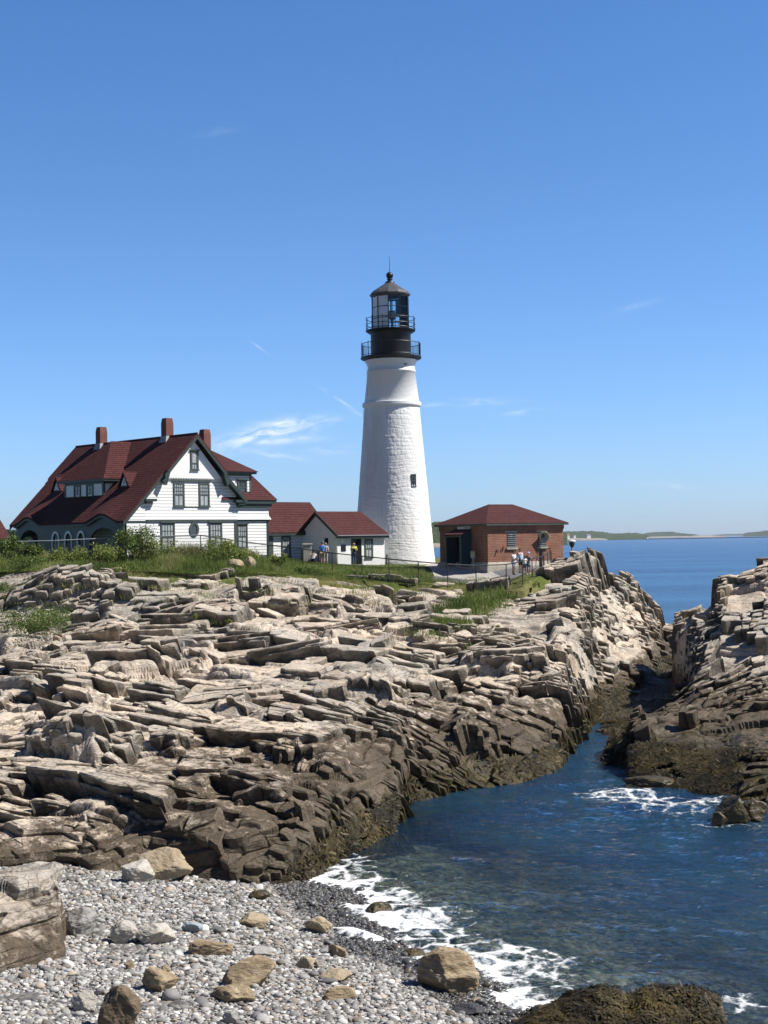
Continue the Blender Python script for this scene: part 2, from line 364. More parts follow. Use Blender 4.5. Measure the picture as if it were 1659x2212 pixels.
def rockify(P, N, amp=1.0, seed=0, fine=1.0):
    """displace a smooth sheet into jointed, bedded blocks"""
    P = P.astype(np.float32)
    wv = np.stack([fbm(P, 0.09, 3, seed + 1), fbm(P, 0.09, 3, seed + 31), fbm(P, 0.12, 3, seed + 61)], 1)
    Q = (P + wv * np.array([1.6, 1.6, 0.7])) @ ROCKM
    big = fbm(P, 0.07, 3, seed + 91)
    d = 0.4 * big * amp
    mask = sstep(-0.75, 0.55, fbm(P, 0.05, 2, seed + 300))
    blkv = 0
    for size, a, hollow, tl, gw, gd, saw, w in (((5.5, 7.5, 1.5), 0.55, 0.12, 0.6, 0.18, 0.5, 0.11, .5), ((2.3, 3.2, 0.65), 0.27, 0.14, 0.8, 0.09, 0.24, 0.12, .8), ((0.8, 1.3, 0.25), 0.07 * fine, 0.12, 1.1, 0.0, 0.0, 0.05, 0.7)):
        ws = min(size[0], size[1])
        Q = Q + np.stack([fbm(P, 0.7 / ws, 2, seed + 7), fbm(P, 0.7 / ws, 2, seed + 8), 0.3 * fbm(P, 0.7 / ws, 2, seed + 9)], 1).astype(np.float32) * (0.13 * ws)
        r, t1, t2, fu, fw, e = blocks(Q, size, seed + int(size[0] * 100))
        sh = np.where(r < hollow, -1.5 - r, (r - 0.45) * 1.1)
        dd = a * (sh + tl * 1.3 * (t1 * fu + t2 * fw)) - size[0] * saw * (1.0 + 1.3 * t2) * fu * N[:, 2]
        if gd: dd = dd - gd * np.clip(1 - e / gw, 0, 1)
        d = d + amp * dd * (0.45 + 0.75 * mask)
        blkv = blkv + w * (t1 + t2)
    d = d + 0.035 * fbm(P, 1.4, 4, seed + 400) + 0.012 * fbm(P, 5.0, 3, seed + 500)
    return P + N * d[:, None].astype(np.float32), np.clip(0.5 + 0.45 * blkv, 0, 1)

def fan(keys, vx0, vx1, step, rowstep, smooth=5.0, kl=0.19):
    """keys: {vx: [(vy, Y) or (None, Y, z), ...]} -> sheet of points R x C x 3 through those profiles"""
    xs = np.array(sorted(keys)); K = len(keys[xs[0]])
    tab = np.zeros((len(xs), K, 2))
    for a, x in enumerate(xs):
        assert len(keys[x]) == K, (x, len(keys[x]), K)
        for k, q in enumerate(keys[x]):
            if q[0] is None:
                P = np.array([(x - CX) / FPX * q[1], q[1], q[2]]); tab[a, k] = (proj(P)[1][0], q[1])
            else: tab[a, k] = q
    cx = np.arange(vx0, vx1 + step, step); C = len(cx)
    g = np.zeros((C, K, 2))
    for k in range(K):
        for c in (0, 1): g[:, k, c] = np.interp(cx, xs, tab[:, k, c])
    if smooth:
        w = max(1, int(smooth / step)); ker = np.hanning(2 * w + 3)[1:-1]; ker /= ker.sum()
        gp = np.pad(g, ((w, w), (0, 0), (0, 0)), 'edge')
        g = sum(ker[i] * gp[i:i + C] for i in range(2 * w + 1))
    W3 = np.stack([EYE[None] + rays(cx, g[:, k, 0]) * g[:, k, 1:2] for k in range(K)], 0)      # K C 3
    rows = []
    for k in range(K - 1):
        L = np.linalg.norm(W3[k + 1] - W3[k], axis=1) * FPX / W3[k, :, 1]; dv = np.abs(g[:, k + 1, 0] - g[:, k, 0])
        n = max(2, int(np.percentile(np.sqrt(dv ** 2 + (kl * L) ** 2), 85) / rowstep))
        rows += [k + i / n for i in range(n)]
    rows.append(K - 1); rows = np.array(rows)
    k = np.minimum(rows.astype(int), K - 2); f = (rows - k)[:, None, None]
    P = W3[k] * (1 - f) + W3[k + 1] * f
    # soften the kinks between profile points a little
    for _ in range(3): P[1:-1] = 0.25 * P[:-2] + 0.5 * P[1:-1] + 0.25 * P[2:]
    return P
def normals(P):
    du = np.gradient(P, axis=1); dv = np.gradient(P, axis=0)
    n = np.cross(du, dv); n /= np.maximum(np.linalg.norm(n, axis=2, keepdims=True), 1e-9)
    n[n[..., 2] < -0.2] *= -1
    for _ in range(6):
        n[1:-1] = (n[:-2] + n[1:-1] + n[2:]) / 3; n[:, 1:-1] = (n[:, :-2] + n[:, 1:-1] + n[:, 2:]) / 3
    return n / np.maximum(np.linalg.norm(n, axis=2, keepdims=True), 1e-9)

# plateau height (lawn, paths and buildings stand on it): least-squares plane with a gentle roll
_pl = np.array([(-17.5, 104, 9.95), (-30, 116, 10.1), (-9, 112, 9.8), (0.85, 118, 8.92), (-3.5, 114, 9.1), (7.7, 105.5, 8.75), (13.8, 109, 8.75), (9.5, 100, 8.35), (5, 97, 8.15), (-35, 100, 10.0), (-3, 103, 8.6)])
_ph = lambda d: np.sqrt(d * d + 9.0)
_A = _ph(np.hypot(_pl[:, None, 0] - _pl[None, :, 0], _pl[:, None, 1] - _pl[None, :, 1]))
_M = np.block([[_A + 0.0 * np.eye(len(_pl)), np.ones((len(_pl), 1))], [np.ones((1, len(_pl))), np.zeros((1, 1))]])
_c = np.linalg.solve(_M, np.append(_pl[:, 2], 0))
def plat(x, y):
    x = np.asarray(x, float); y = np.asarray(y, float)
    r = np.full(np.broadcast(x, y).shape, _c[-1])
    for (a, b, _), w in zip(_pl, _c[:-1]): r = r + w * _ph(np.hypot(x - a, y - b))
    return np.clip(r, 7.9, 10.3)

LK = {
 -140: [(1885, 44.5), (1750, 46.0), (1690, 50.5), (1620, 55), (1540, 63), (1440, 75), (1335, 92), (1275, 95), (1240, 101)],
    0: [(1885, 44.8), (1750, 46.5), (1695, 50.5), (1620, 55.5), (1535, 63), (1440, 75), (1330, 91), (1270, 94), (1234, 100)],
  110: [(1888, 45), (1752, 46.5), (1700, 50), (1625, 55), (1540, 62.5), (1440, 74), (1328, 90), (1248, 92), (1230, 97)],
  200: [(1888, 45), (1752, 46.5), (1700, 50), (1625, 55), (1540, 62.5), (1440, 74), (1328, 90), (1246, 92), (1230, 97)],
  300: [(1878, 46), (1752, 47.6), (1700, 50.5), (1625, 55), (1540, 62.5), (1440, 74), (1340, 88), (1262, 93), (1232, 98)],
  450: [(1890, 44.8), (1790, 46.2), (1715, 50), (1625, 55), (1545, 62), (1450, 72.5), (1355, 86), (1272, 95), (1240, 99)],
  520: [(1897, 45), (1795, 46), (1715, 50), (1620, 55.5), (1545, 62), (1450, 72), (1350, 87), (1262, 93.5), (1236, 100)],
  600: [(1897, 45.4), (1775, 46.8), (1710, 50.5), (1615, 56.5), (1545, 62), (1450, 72), (1340, 89), (1278, 93.5), (1238, 101)],
  655: [(1895, 46.4), (1750, 48.4), (1700, 51), (1600, 57.5), (1540, 62.7), (1450, 72), (1340, 89), (1278, 94), (1240, 102)],
  750: [(1840, 50.3), (1705, 53), (1650, 55.5), (1590, 59.5), (1535, 64), (1450, 72.5), (1340, 89), (1285, 94), (1248, 102)],
  845: [(1797, 53.8), (1660, 57.2), (1610, 59.5), (1560, 63), (1510, 68), (1440, 76), (1345, 89.5), (1282, 97), (1258, 102)],
  880: [(1734, 59.6), (1640, 61.5), (1595, 63.0), (1550, 65.5), (1505, 69.5), (1435, 77.5), (1345, 90), (1285, 98), (1260, 102.5)],
 1000: [(1708, 62.4), (1600, 65.5), (1545, 68), (1520, 70), (1480, 73.5), (1420, 81), (1345, 91.5), (1290, 98.5), (1265, 102)],
 1130: [(1694, 64.2), (1600, 67.5), (1540, 71), (1500, 74), (1450, 78.5), (1390, 85.5), (1325, 94), (1285, 98), (1259, 100)],
 1200: [(1664, 67.5), (1580, 71), (1520, 74), (1480, 76.5), (1430, 80.5), (1370, 87), (1310, 94.5), (1262, 100), (1230, 105)],
 1222: [(1622, 73), (1560, 75.5), (1515, 78), (1470, 81), (1425, 84), (1370, 89), (1310, 95), (1255, 101), (1222, 105)],
 1250: [(1594, 79), (1530, 81.5), (1490, 83.5), (1450, 86), (1410, 88.5), (1360, 92), (1305, 96.5), (1250, 101.5), (1212, 104.5)],
 1281: [(1567, 84), (1500, 87.5), (1465, 90), (1425, 93), (1385, 95.5), (1340, 98.5), (1290, 102), (1240, 105), (1206, 106.5)],
 1287: [(1560, 85), (1498, 88), (1463, 90.5), (1425, 93.3), (1385, 95.8), (1342, 98.8), (1295, 102), (1245, 105), (1208, 106.8)],
 1294: [(1555, 85.5), (1495, 89), (1460, 91), (1425, 93.5), (1390, 96), (1350, 99), (1310, 102.5), (1275, 105), (1256, 107)],
 1330: [(1530, 88), (1470, 92), (1440, 94.5), (1410, 97.5), (1380, 100), (1345, 103), (1310, 106), (1275, 109), (1249, 111)],
 1374: [(1490, 93.5), (1430, 98), (1400, 101), (1375, 103.5), (1350, 106), (1325, 108.5), (1300, 111), (1280, 113), (1254, 114)],
 1384: [(1485, 94), (1430, 98), (1400, 101), (1380, 103.5), (1360, 106), (1345, 108.5), (1325, 111), (1308, 113), (1292, 115)],
 1416: [(1460, 99), (1425, 103), (1405, 105.5), (1390, 108), (1375, 110), (1360, 112), (1345, 113.5), (1328, 115), (1312, 116)],
 1425: [(1450, 101), (1425, 104), (1410, 107), (1395, 109.5), (1385, 112), (1378, 113.5), (1372, 115), (1366, 116), (1360, 117)],
 1452: [(1448, 101.5), (1430, 104), (1415, 107), (1402, 110), (1392, 112.5), (1386, 114), (1380, 115.5), (1374, 116.5), (1368, 117.5)],
 1540: [(1448, 101.5), (1430, 104), (1415, 107), (1402, 110), (1392, 112.5), (1386, 114), (1380, 115.5), (1374, 116.5), (1368, 117.5)],
}
for x, q in LK.items():
    Yb = q[0][1]; Yc = q[-1][1]
    zc = at(x, *q[-1])[2]
    zfl = -1.4 if x < 1222 else -0.10
    q.insert(0, (None, Yb - 0.5 if x < 1222 else min(Yb - 1, 74 + (x - 1222) * 0.02), zfl))
    q.append((None, Yc + 5, zc - (0.9 if x < 1215 else 1.6))); q.append((None, Yc + 11, -1.8 if x > 1190 else 3.0))
CREST_X = np.array(sorted(LK)); CREST_Y = np.array([LK[x][9][1] for x in CREST_X]); CREST_Z = np.array([at(x, *LK[x][9])[2] for x in CREST_X])
def sheet(name, P, mat_, seed, amp, tidefn, kind='structure', fine=1.0, ampmap=None):
    R, C, _ = P.shape; N = normals(P)
    Pf = P.reshape(-1, 3); Nf = N.reshape(-1, 3)
    a = amp if ampmap is None else amp * ampmap(Pf)
    a = a * (.48 + .52 * sstep(.45, .9, Nf[:, 2]))
    V, blk = rockify(Pf, Nf, a, seed, fine)
    V3 = V.reshape(R, C, 3)
    for _ in range(2): V3[:, 1:-1] = 0.25 * V3[:, :-2] + 0.5 * V3[:, 1:-1] + 0.25 * V3[:, 2:]
    V = V3.reshape(-1, 3)
    tide = tidefn(V)
    lum = 0.10 * fbm(V, 2.2, 3, seed + 5) * sstep(1.0, 0.2, tide * 5)       # shaggy weed cover low down
    V = V + Nf * lum[:, None].astype(np.float32)
    o = npmesh(name, V, gridfaces(R, C), mat_, smooth=False, attrs={'tide': tide, 'blk': blk})
    tag(o, kind=kind); return o, V.reshape(R, C, 3)
def tide_left(V):
    z = V[:, 2]; vx = CX + FPX * V[:, 0] / V[:, 1]
    top = np.interp(vx, [0, 180, 420, 700, 1000, 1200, 1260, 1330, 1440], [1.9, 2.0, 2.9, 3.1, 3.0, 2.5, 1.7, 2.0, 3.6])
    weed = np.interp(vx, [0, 500, 640, 850, 1200, 1330, 1440], [-1.0, -0.6, 0.75, 1.0, 0.85, 1.5, 2.0])
    return np.where(z < weed, 0.22 * (z - weed + 1.2) / 1.2, 0.24 + 0.38 * (z - weed) / np.maximum(top - weed, 0.3)).clip(-0.5, 3)
class HF:
    """height lookup of a fan sheet"""
    def __init__(s, P, vx0, step, dy=0.1):
        s.vx0, s.step, s.dy = vx0, step, dy; R, C, _ = P.shape
        s.y0 = P[..., 1].min(); ys = np.arange(s.y0, P[..., 1].max() + dy, dy); s.T = np.empty((C, len(ys)), np.float32)
        for c in range(C): s.T[c] = np.interp(ys, np.maximum.accumulate(P[:, c, 1]), P[:, c, 2])
    def z(s, x, y):
        x = np.asarray(x, float); y = np.asarray(y, float)
        a = np.clip((CX + FPX * x / y - s.vx0) / s.step, 0, s.T.shape[0] - 1.001); b = np.clip((y - s.y0) / s.dy, 0, s.T.shape[1] - 1.001)
        i = a.astype(int); j = b.astype(int); f = a - i; g = b - j; T = s.T
        return (T[i, j] * (1 - f) + T[i + 1, j] * f) * (1 - g) + (T[i, j + 1] * (1 - f) + T[i + 1, j + 1] * f) * g
def cutpoly(P, p, d):
    """cut a convex polygon by the line through p along d"""
    s_ = (P[:, 0] - p[0]) * d[1] - (P[:, 1] - p[1]) * d[0]; A = []; B = []; n = len(P)
    for i in range(n):
        j = (i + 1) % n; (A if s_[i] >= 0 else B).append(P[i])
        if (s_[i] >= 0) != (s_[j] >= 0):
            q = P[i] + (P[j] - P[i]) * (s_[i] / (s_[i] - s_[j])); A.append(q); B.append(q)
    return np.array(A), np.array(B)
def shrink(P, g):
    c = P.mean(0); d = P - c; l = np.linalg.norm(d, axis=1, keepdims=True); return c + d * np.maximum(l - g, l * .3) / np.maximum(l, 1e-6)
def shatter(name, hf, root, inside, size_fn, seed, mat_, tidefn, sdir=22.0, tdir=93.0, lift=0.0, zlim=0.75, amp=1.0, skip=-.02):
    """break the sheet into jointed slabs: every leaf of the splitting is a block with a flat top, a chipped rim and sheer sides"""
    R_ = np.random.default_rng(seed); V = []; F = []; BK = []; SD = []
    def prism(P, zc, g, c, zb, tone):
        if len(P) >= 4 and R_.random() < .75:
            C2 = []; m0 = len(P)
            for i in range(m0):
                a, b, c_ = P[i - 1], P[i], P[(i + 1) % m0]
                if R_.random() < .45: f1, f2 = R_.uniform(.08, .38, 2); C2 += [b + (a - b) * f1, b + (c_ - b) * f2]
                else: C2.append(b)
            P = np.array(C2)
        n0 = len(P); Q = []
        for i in range(n0):
            a, b = P[i], P[(i + 1) % n0]; l = np.linalg.norm(b - a); Q.append(a); m = int(l / .42)
            if m:
                nrm = np.array([b[1] - a[1], a[0] - b[0]]) / max(l, 1e-6); jt = R_.normal(0, .035 + .03 * l, m)
                for k in range(m): Q.append(a + (b - a) * ((k + 1 + R_.uniform(-.25, .25)) / (m + 1)) + nrm * jt[k])
        Q = np.array(Q); n = len(Q); b = len(V); ch = min(.07, .09 * np.sqrt(max(l, .2)))
        I = shrink(Q, ch * R_.uniform(.6, 1.5)); zt = lambda X: zc + (X - c) @ g
        zi = zt(I) + R_.normal(0, .012, n); zo = zt(Q) - ch * R_.uniform(.25, 1.3, n)
        zbm = np.minimum(zb, zo - .25); Bq = shrink(Q, R_.uniform(-.05, .06)) + (zo - zbm)[:, None] * (np.array([.24, .52]) + R_.normal(0, .07, 2))
        V.extend(np.column_stack([I, zi]).tolist()); V.extend(np.column_stack([Q, zo]).tolist()); fm_ = R_.uniform(.25, .6, n)[:, None]; V.extend(np.column_stack([Q * (1 - fm_) + Bq * fm_ + R_.normal(0, .045, (n, 2)), (zo * (1 - fm_[:, 0]) + zbm * fm_[:, 0])]).tolist()); V.extend(np.column_stack([Bq, zbm]).tolist()); V.append([c[0], c[1], zc + R_.normal(0, .02)])
        for i in range(n):
            j = (i + 1) % n; F.append((b + i, b + j, b + 4 * n)); F.append((b + n + i, b + n + j, b + j, b + i)); F.append((b + 2 * n + i, b + 2 * n + j, b + n + j, b + n + i)); F.append((b + 3 * n + i, b + 3 * n + j, b + 2 * n + j, b + 2 * n + i))
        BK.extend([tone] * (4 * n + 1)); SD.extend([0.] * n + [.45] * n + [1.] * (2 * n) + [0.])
    stack = [(np.array(root, float), 0.0, np.zeros(2), 0)]
    while stack:
        P, off, tl, dep = stack.pop()
        if len(P) < 3: continue
        c = P.mean(0); x, y = P[:, 0], P[:, 1]; ar = .5 * abs(np.dot(x, np.roll(y, -1)) - np.dot(y, np.roll(x, -1)))
        if ar < .012: continue
        sz = math.sqrt(ar); ex = P - c; rmax = np.abs(ex).max()
        ins = inside(np.append(P[:, 0], c[0]), np.append(P[:, 1], c[1]))
        if not ins.any() and sz < 6: continue
        sf = float(size_fn(c[0], c[1]))
        zv = hf.z(np.append(x, c[0]), np.append(y, c[1])); zr = float(np.ptp(zv))
        T = sf * math.exp(R_.normal(0, .62))
        big = sz > T or (zr > zlim + .25 * sf and sz > .38) or (rmax / sz > 1.6 and sz > .4) or sz > 4.5
        if big:
            r = R_.random(); asp = None
            e1 = np.array([math.sin(math.radians(sdir)), math.cos(math.radians(sdir))]); e2 = np.array([math.sin(math.radians(tdir)), math.cos(math.radians(tdir))])
            l1 = np.ptp(P @ e1); l2 = np.ptp(P @ e2)
            ang = tdir if l1 > l2 * R_.uniform(.55, 1.1) else sdir
            ang += R_.normal(0, 4.0 + 4.5 / (1 + sz)) if r > .07 else R_.choice([-38, -25, 28, 36])
            d = np.array([math.sin(math.radians(ang)), math.cos(math.radians(ang))]); k = R_.dirichlet(np.ones(len(P)) * 3.0); p = k @ P
            A, B = cutpoly(P, p, d); st = min(.052 * sz, .34) * amp
            st *= min(1, 1.05 / max(sf, .3))
            if sz > 14: st = 0
            o = R_.normal(0, st); tv = R_.normal(0, .034, 2)
            if len(A) > 2: stack.append((A, off + o, tl + tv, dep + 1))
            if len(B) > 2: stack.append((B, off - o * R_.uniform(.2, 1), tl - tv, dep + 1))
            continue
        if not ins[-1]: continue
        h = .35; gx = float(hf.z(c[0] + h, c[1]) - hf.z(c[0] - h, c[1])) / (2 * h); gy = float(hf.z(c[0], c[1] + h) - hf.z(c[0], c[1] - h)) / (2 * h)
        gb = np.array([gx, gy]); gl = np.linalg.norm(gb); steep = gl > .85; gb = gb * (min(1, .42 / max(gl, 1e-6)) if steep else .92)
        rd = .06 * vnoise(np.array([[c[0], c[1], 3.], [c[0], c[1], 9.]]), .11, seed); g = gb + tl * .9 + rd + np.array([-.02, -.02]) + R_.normal(0, .03, 2)
        gl = np.linalg.norm(g); g = g * min(1, .52 / max(gl * sz, 1e-6))
        if R_.random() < .08: off -= R_.uniform(.2, .7) * min(1, sz)
        zc = float(zv[-1]) + np.clip(off, -.7, .7) + lift + R_.normal(0, .02); tone = R_.normal(.5, .17)
        Pg = shrink(P, R_.uniform(.006, .03))
        mk = float(vnoise(np.array([[c[0] * .9, c[1] * .6, seed]]), .34, seed + 3)[0] + .5 * vnoise(np.array([[c[0], c[1], seed]]), .9, seed + 4)[0])
        if mk < skip - (.6 if steep else .06): continue
        prism(Pg, zc, g, c, float(zv.min()) - .75, tone)
        if sz > .65:
            for q in range(2 if sz > 1.3 else 1):
                if R_.random() < .6:
                    ang = R_.choice([sdir, tdir, tdir]) + R_.normal(0, 14); d = np.array([math.sin(math.radians(ang)), math.cos(math.radians(ang))]); A, B = cutpoly(Pg, Pg.mean(0) + R_.normal(0, .22 * sz, 2), d)
                    S = A if R_.random() < .5 else B
                    if len(S) > 2:
                        hh = R_.uniform(.04, .07 + .09 * min(sz, 1.6)) * (q + 1); cs = S.mean(0); prism(shrink(S, .02), zc + (cs - c) @ g + hh, g + R_.normal(0, .03, 2), cs, zc - .4, tone + R_.normal(0, .06))
    V = np.array(V); V[:, :2] += .03 * np.stack([vnoise(V, 2.1, 5), vnoise(V, 2.1, 6)], 1)
    me = bpy.data.meshes.new(name); me.from_pydata(V, [], F)
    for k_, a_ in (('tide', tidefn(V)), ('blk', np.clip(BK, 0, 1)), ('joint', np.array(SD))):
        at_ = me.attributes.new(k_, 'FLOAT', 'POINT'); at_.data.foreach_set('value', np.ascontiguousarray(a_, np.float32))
    me.materials.append(mat_); o = bpy.data.objects.new(name, me); COL.objects.link(o); tag(o, kind='structure'); print(name, len(V), len(F)); return o
Pl = fan(LK, -140, 1530, 1.35, 1.35)
HL = HF(Pl, -140, 1.35)
# ledge breaks: (centre vx, half width, Y of the face, height, length it fades over behind)
STEPS = [(392, 62, 73.6, .9, 8), (138, 80, 91.2, 1.0, 6), (540, 26, 93.6, 1.6, 4), (668, 85, 92.6, 1.3, 5), (778, 58, 66.2, 1.1, 6), (495, 34, 60.2, 1.0, 4), (1075, 85, 76.2, 1.2, 5), (1015, 46, 64.6, 1.4, 3), (130, 66, 53.4, 1.2, 6), (255, 135, 54.0, .55, 8),
         (890, 42, 97.0, 1.3, 4), (30, 50, 66.0, .9, 5), (600, 60, 56.4, .6, 4), (690, 60, 53.6, .7, 4), (270, 70, 70.0, .8, 4), (330, 60, 89.5, 1.0, 5), (950, 70, 83.0, .7, 5), (640, 60, 78.0, .6, 6), (860, 60, 72.5, .7, 5), (1140, 40, 90.0, .8, 4), (560, 50, 49.2, .7, 3), (420, 60, 51.5, .6, 4), (180, 60, 61.5, .7, 4), (60, 60, 78.0, .9, 4), (1215, 30, 84.0, .8, 3), (790, 50, 94.5, 1.0, 4)]
_cv = -140 + 1.35 * np.arange(HL.T.shape[0]); _yv = HL.y0 + .1 * np.arange(HL.T.shape[1]); _CV, _YV = np.meshgrid(_cv, _yv, indexing='ij')
_nz = vnoise(np.stack([_CV * .03, _YV * 0 + 3, _YV * 0], 2).reshape(-1, 3), 1.0, 71).reshape(_CV.shape)
for vx, hw, Y0, A, L in STEPS:
    lat = sstep(hw * 1.25, hw * .8, np.abs(_CV - vx + 6 * _nz)); Yf = Y0 + .02 * (_CV - vx) * .3 + .5 * _nz
    if Y0 > 88: HL.T -= (lat * A * sstep(.12, -.12, _YV - Yf) * np.exp(-np.maximum(Yf - _YV, 0) / (L * .8))).astype(np.float32); continue
    HL.T += (lat * (A * sstep(-.12, .12, _YV - Yf) * np.exp(-np.maximum(_YV - Yf, 0) / L) - .35 * A * np.exp(-((_YV - Yf + .9) / .8) ** 2))).astype(np.float32)
Pl0 = Pl.copy()
_T0 = HL.T.copy(); _kb = np.hanning(17)[1:-1]; _kb /= _kb.sum(); _Tp = np.pad(HL.T, ((0, 0), (7, 7)), 'edge'); _Tb = sum(_kb[i] * _Tp[:, i:i + HL.T.shape[1]] for i in range(15))
_kc = np.hanning(13)[1:-1]; _kc /= _kc.sum(); _Tp = np.pad(_Tb, ((5, 5), (0, 0)), 'edge'); HL.T = sum(_kc[i] * _Tp[i:i + _Tb.shape[0]] for i in range(11)).astype(np.float32); HL.T = np.minimum(HL.T, _T0)
Pl0[..., 2] = HL.z(Pl[..., 0], Pl[..., 1]) - 0.10 * sstep(-.6, .6, Pl[..., 1] - np.interp(CX + FPX * Pl[..., 0] / Pl[..., 1], sorted(LK), [LK[x][1][1] for x in sorted(LK)]))
Ptop = Pl.copy(); Ptop[..., 2] = HL.z(Pl[..., 0], Pl[..., 1]) + .03
HL.T = _T0
rock_left, RL = sheet('rock_ledge', Pl0, M_rock, 3, .50, tide_left)
_kx = np.array(sorted(LK)); _y1 = np.array([LK[x][1][1] for x in _kx]); _y9 = np.array([LK[x][9][1] for x in _kx])
def in_left(x, y):
    vx = CX + FPX * x / y
    return (vx > -130) & (vx < 1452) & (y > np.interp(vx, _kx, _y1) - .3) & (y < np.interp(vx, _kx, _y9) + np.where(vx < 1200, .1, .3))
def size_left(x, y):
    vx = CX + FPX * x / y; vy = HOR + FPX * (11 - HL.z(x, y)) / y
    b = 1.0 + .35 * vnoise(np.array([[x, y, 0]]), .12, 8)[0]
    b += 1.35 * math.exp(-((vx - 720) / 300) ** 2 - ((vy - 1470) / 120) ** 2) + .5 * math.exp(-((vx - 450) / 350) ** 2 - ((vy - 1790) / 80) ** 2) + .5 * math.exp(-((vx - 200) / 170) ** 2 - ((vy - 1640) / 70) ** 2)
    b -= .42 * math.exp(-((vx - 180) / 230) ** 2 - ((vy - 1450) / 90) ** 2) + .3 * math.exp(-((vx - 750) / 350) ** 2 - ((vy - 1290) / 40) ** 2)
    return max(.42, b) * (.8 + .2 * y / 80)
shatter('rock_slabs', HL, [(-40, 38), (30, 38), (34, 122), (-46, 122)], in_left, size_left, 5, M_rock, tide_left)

RK = {
 1308: [(1647, 69), (1642, 69.3), (1638, 69.6), (1634, 70), (1631, 70.3), (1629, 70.6), (1628, 71), (None, 73, -0.6), (None, 80, -1), (None, 86, -1), (None, 90, -1)],
 1322: [(1650, 69.4), (1627, 70), (1605, 70.6), (1598, 71), (1595, 71.6), (1593, 72.2), (1592, 73), (None, 75, -0.6), (None, 80, -1), (None, 86, -1), (None, 90, -1)],
 1352: [(1658, 68.4), (1630, 69.2), (1605, 70), (1594, 71), (1591, 72), (1590, 73), (1590, 74), (None, 76, -0.5), (None, 82, -1), (None, 86, -1), (None, 90, -1)],
 1364: [(1692, 63.6), (1650, 65), (1610, 66.5), (1575, 68.3), (1556, 70), (1548, 71), (1546, 72), (None, 75, 0), (None, 82, -1), (None, 86, -1), (None, 90, -1)],
 1400: [(1704, 62.4), (1655, 64.5), (1610, 66.8), (1570, 69), (1548, 70.5), (1538, 72), (1533, 73.5), (None, 77, 0.4), (None, 83, -0.8), (None, 88, -0.8), (None, 92, -0.8)],
 1440: [(1710, 61.8), (1650, 64.5), (1605, 67), (1565, 69.5), (1545, 71), (1530, 73), (1524, 74.5), (None, 78, 0.8), (None, 84, 0), (None, 90, 0.0), (None, 96, -.6)],
 1449: [(1711, 61.7), (1650, 64.4), (1602, 67.1), (1562, 69.7), (1540, 71.7), (1526, 73.7), (1521, 75.5), (None, 79, 1.2), (None, 90, 0.8), (None, 96, 0.8), (None, 100, 0.8)],
 1456: [(1711, 61.6), (1650, 64.3), (1601, 67.1), (1561, 69.8), (1538, 72), (1525, 74), (1520, 76), (None, 80, 1.4), (None, 93, 1.6), (1364, 94), (1346, 97.5)],
 1468: [(1712, 61.5), (1650, 64.2), (1600, 67.1), (1560, 69.8), (1533, 72.3), (1521, 74.5), (1517, 76.8), (None, 80, 1.6), (None, 88.5, 1.4), (1365, 91.5), (1341, 97)],
 1485: [(1713, 61.3), (1650, 64.1), (1600, 67), (1560, 69.7), (1530, 72), (1512, 74.5), (1506, 77), (None, 79.5, 1.8), (None, 83.5, 1.6), (1362, 88.5), (1334, 97)],
 1505: [(1716, 61), (1652, 63.9), (1602, 66.8), (1562, 69.4), (1527, 71.9), (1488, 75), (1470, 77.5), (None, 79.5, 2.5), (None, 81.5, 2.3), (1368, 86.5), (1326, 96.5)],
 1525: [(1718, 60.7), (1655, 63.5), (1605, 66.5), (1563, 69.2), (1523, 72), (1484, 75), (1462, 77.5), (1455, 79), (1440, 81.0), (1385, 85), (1316, 96)],
 1545: [(1722, 60.3), (1660, 63), (1610, 66), (1565, 69), (1520, 72), (1485, 75), (1462, 77), (1452, 79), (1432, 81.5), (1375, 85), (1305, 93)],
 1554: [(1724, 60.2), (1660, 63), (1610, 66), (1565, 69), (1520, 72), (1484, 75), (1461, 77), (1450, 79), (1425, 81.5), (1345, 85.5), (1266, 92)],
 1600: [(1735, 59.2), (1665, 62), (1612, 65), (1565, 68), (1520, 71), (1480, 74), (1460, 76), (1447, 78), (1420, 81), (1335, 86), (1243, 94)],
 1659: [(1742, 58.5), (1670, 61.5), (1615, 64.5), (1565, 67.5), (1515, 70.8), (1475, 73.5), (1455, 75), (1440, 77.5), (1410, 81), (1320, 86), (1217, 94)],
 1840: [(1752, 57.5), (1680, 60.5), (1620, 63.5), (1565, 67), (1510, 70.5), (1470, 73.5), (1450, 75), (1430, 77.5), (1390, 81), (1290, 86), (1180, 94)],
}
for x, q in RK.items():
    q.insert(0, (None, q[0][1] - 0.8, -1.5))
    last = q[-1]; Yc = last[1]; q.append((None, Yc + 4, 0.5 if x > 1452 else -1.2)); q.append((None, Yc + 9, -2.0))
def tide_right(V):
    z = V[:, 2]; Y = V[:, 1]
    weed = np.where(Y < 76, 1.25, 1.0); top = np.where(Y < 78, 3.3, 2.6)
    return np.where(z < weed, 0.22 * (z - weed + 1.3) / 1.3, 0.24 + 0.38 * (z - weed) / (top - weed)).clip(-0.5, 3)
Pr = fan(RK, 1308, 1830, 1.35, 1.35, smooth=4)
HR = HF(Pr, 1308, 1.35); Pr0 = Pr.copy(); Pr0[..., 2] -= .10
rock_right, RR = sheet('rock_headland', Pr0, M_rock, 57, .55, tide_right)
_rx = np.array(sorted(RK)); _r1 = np.array([RK[x][1][1] for x in _rx]); _r2 = np.array([RK[x][11][1] for x in _rx])
def in_right(x, y):
    vx = CX + FPX * x / y; return (vx > 1312) & (vx < 1825) & (y > np.interp(vx, _rx, _r1) - .3) & (y < np.interp(vx, _rx, _r2) + 1.0) & (HR.z(x, y) > -.35)
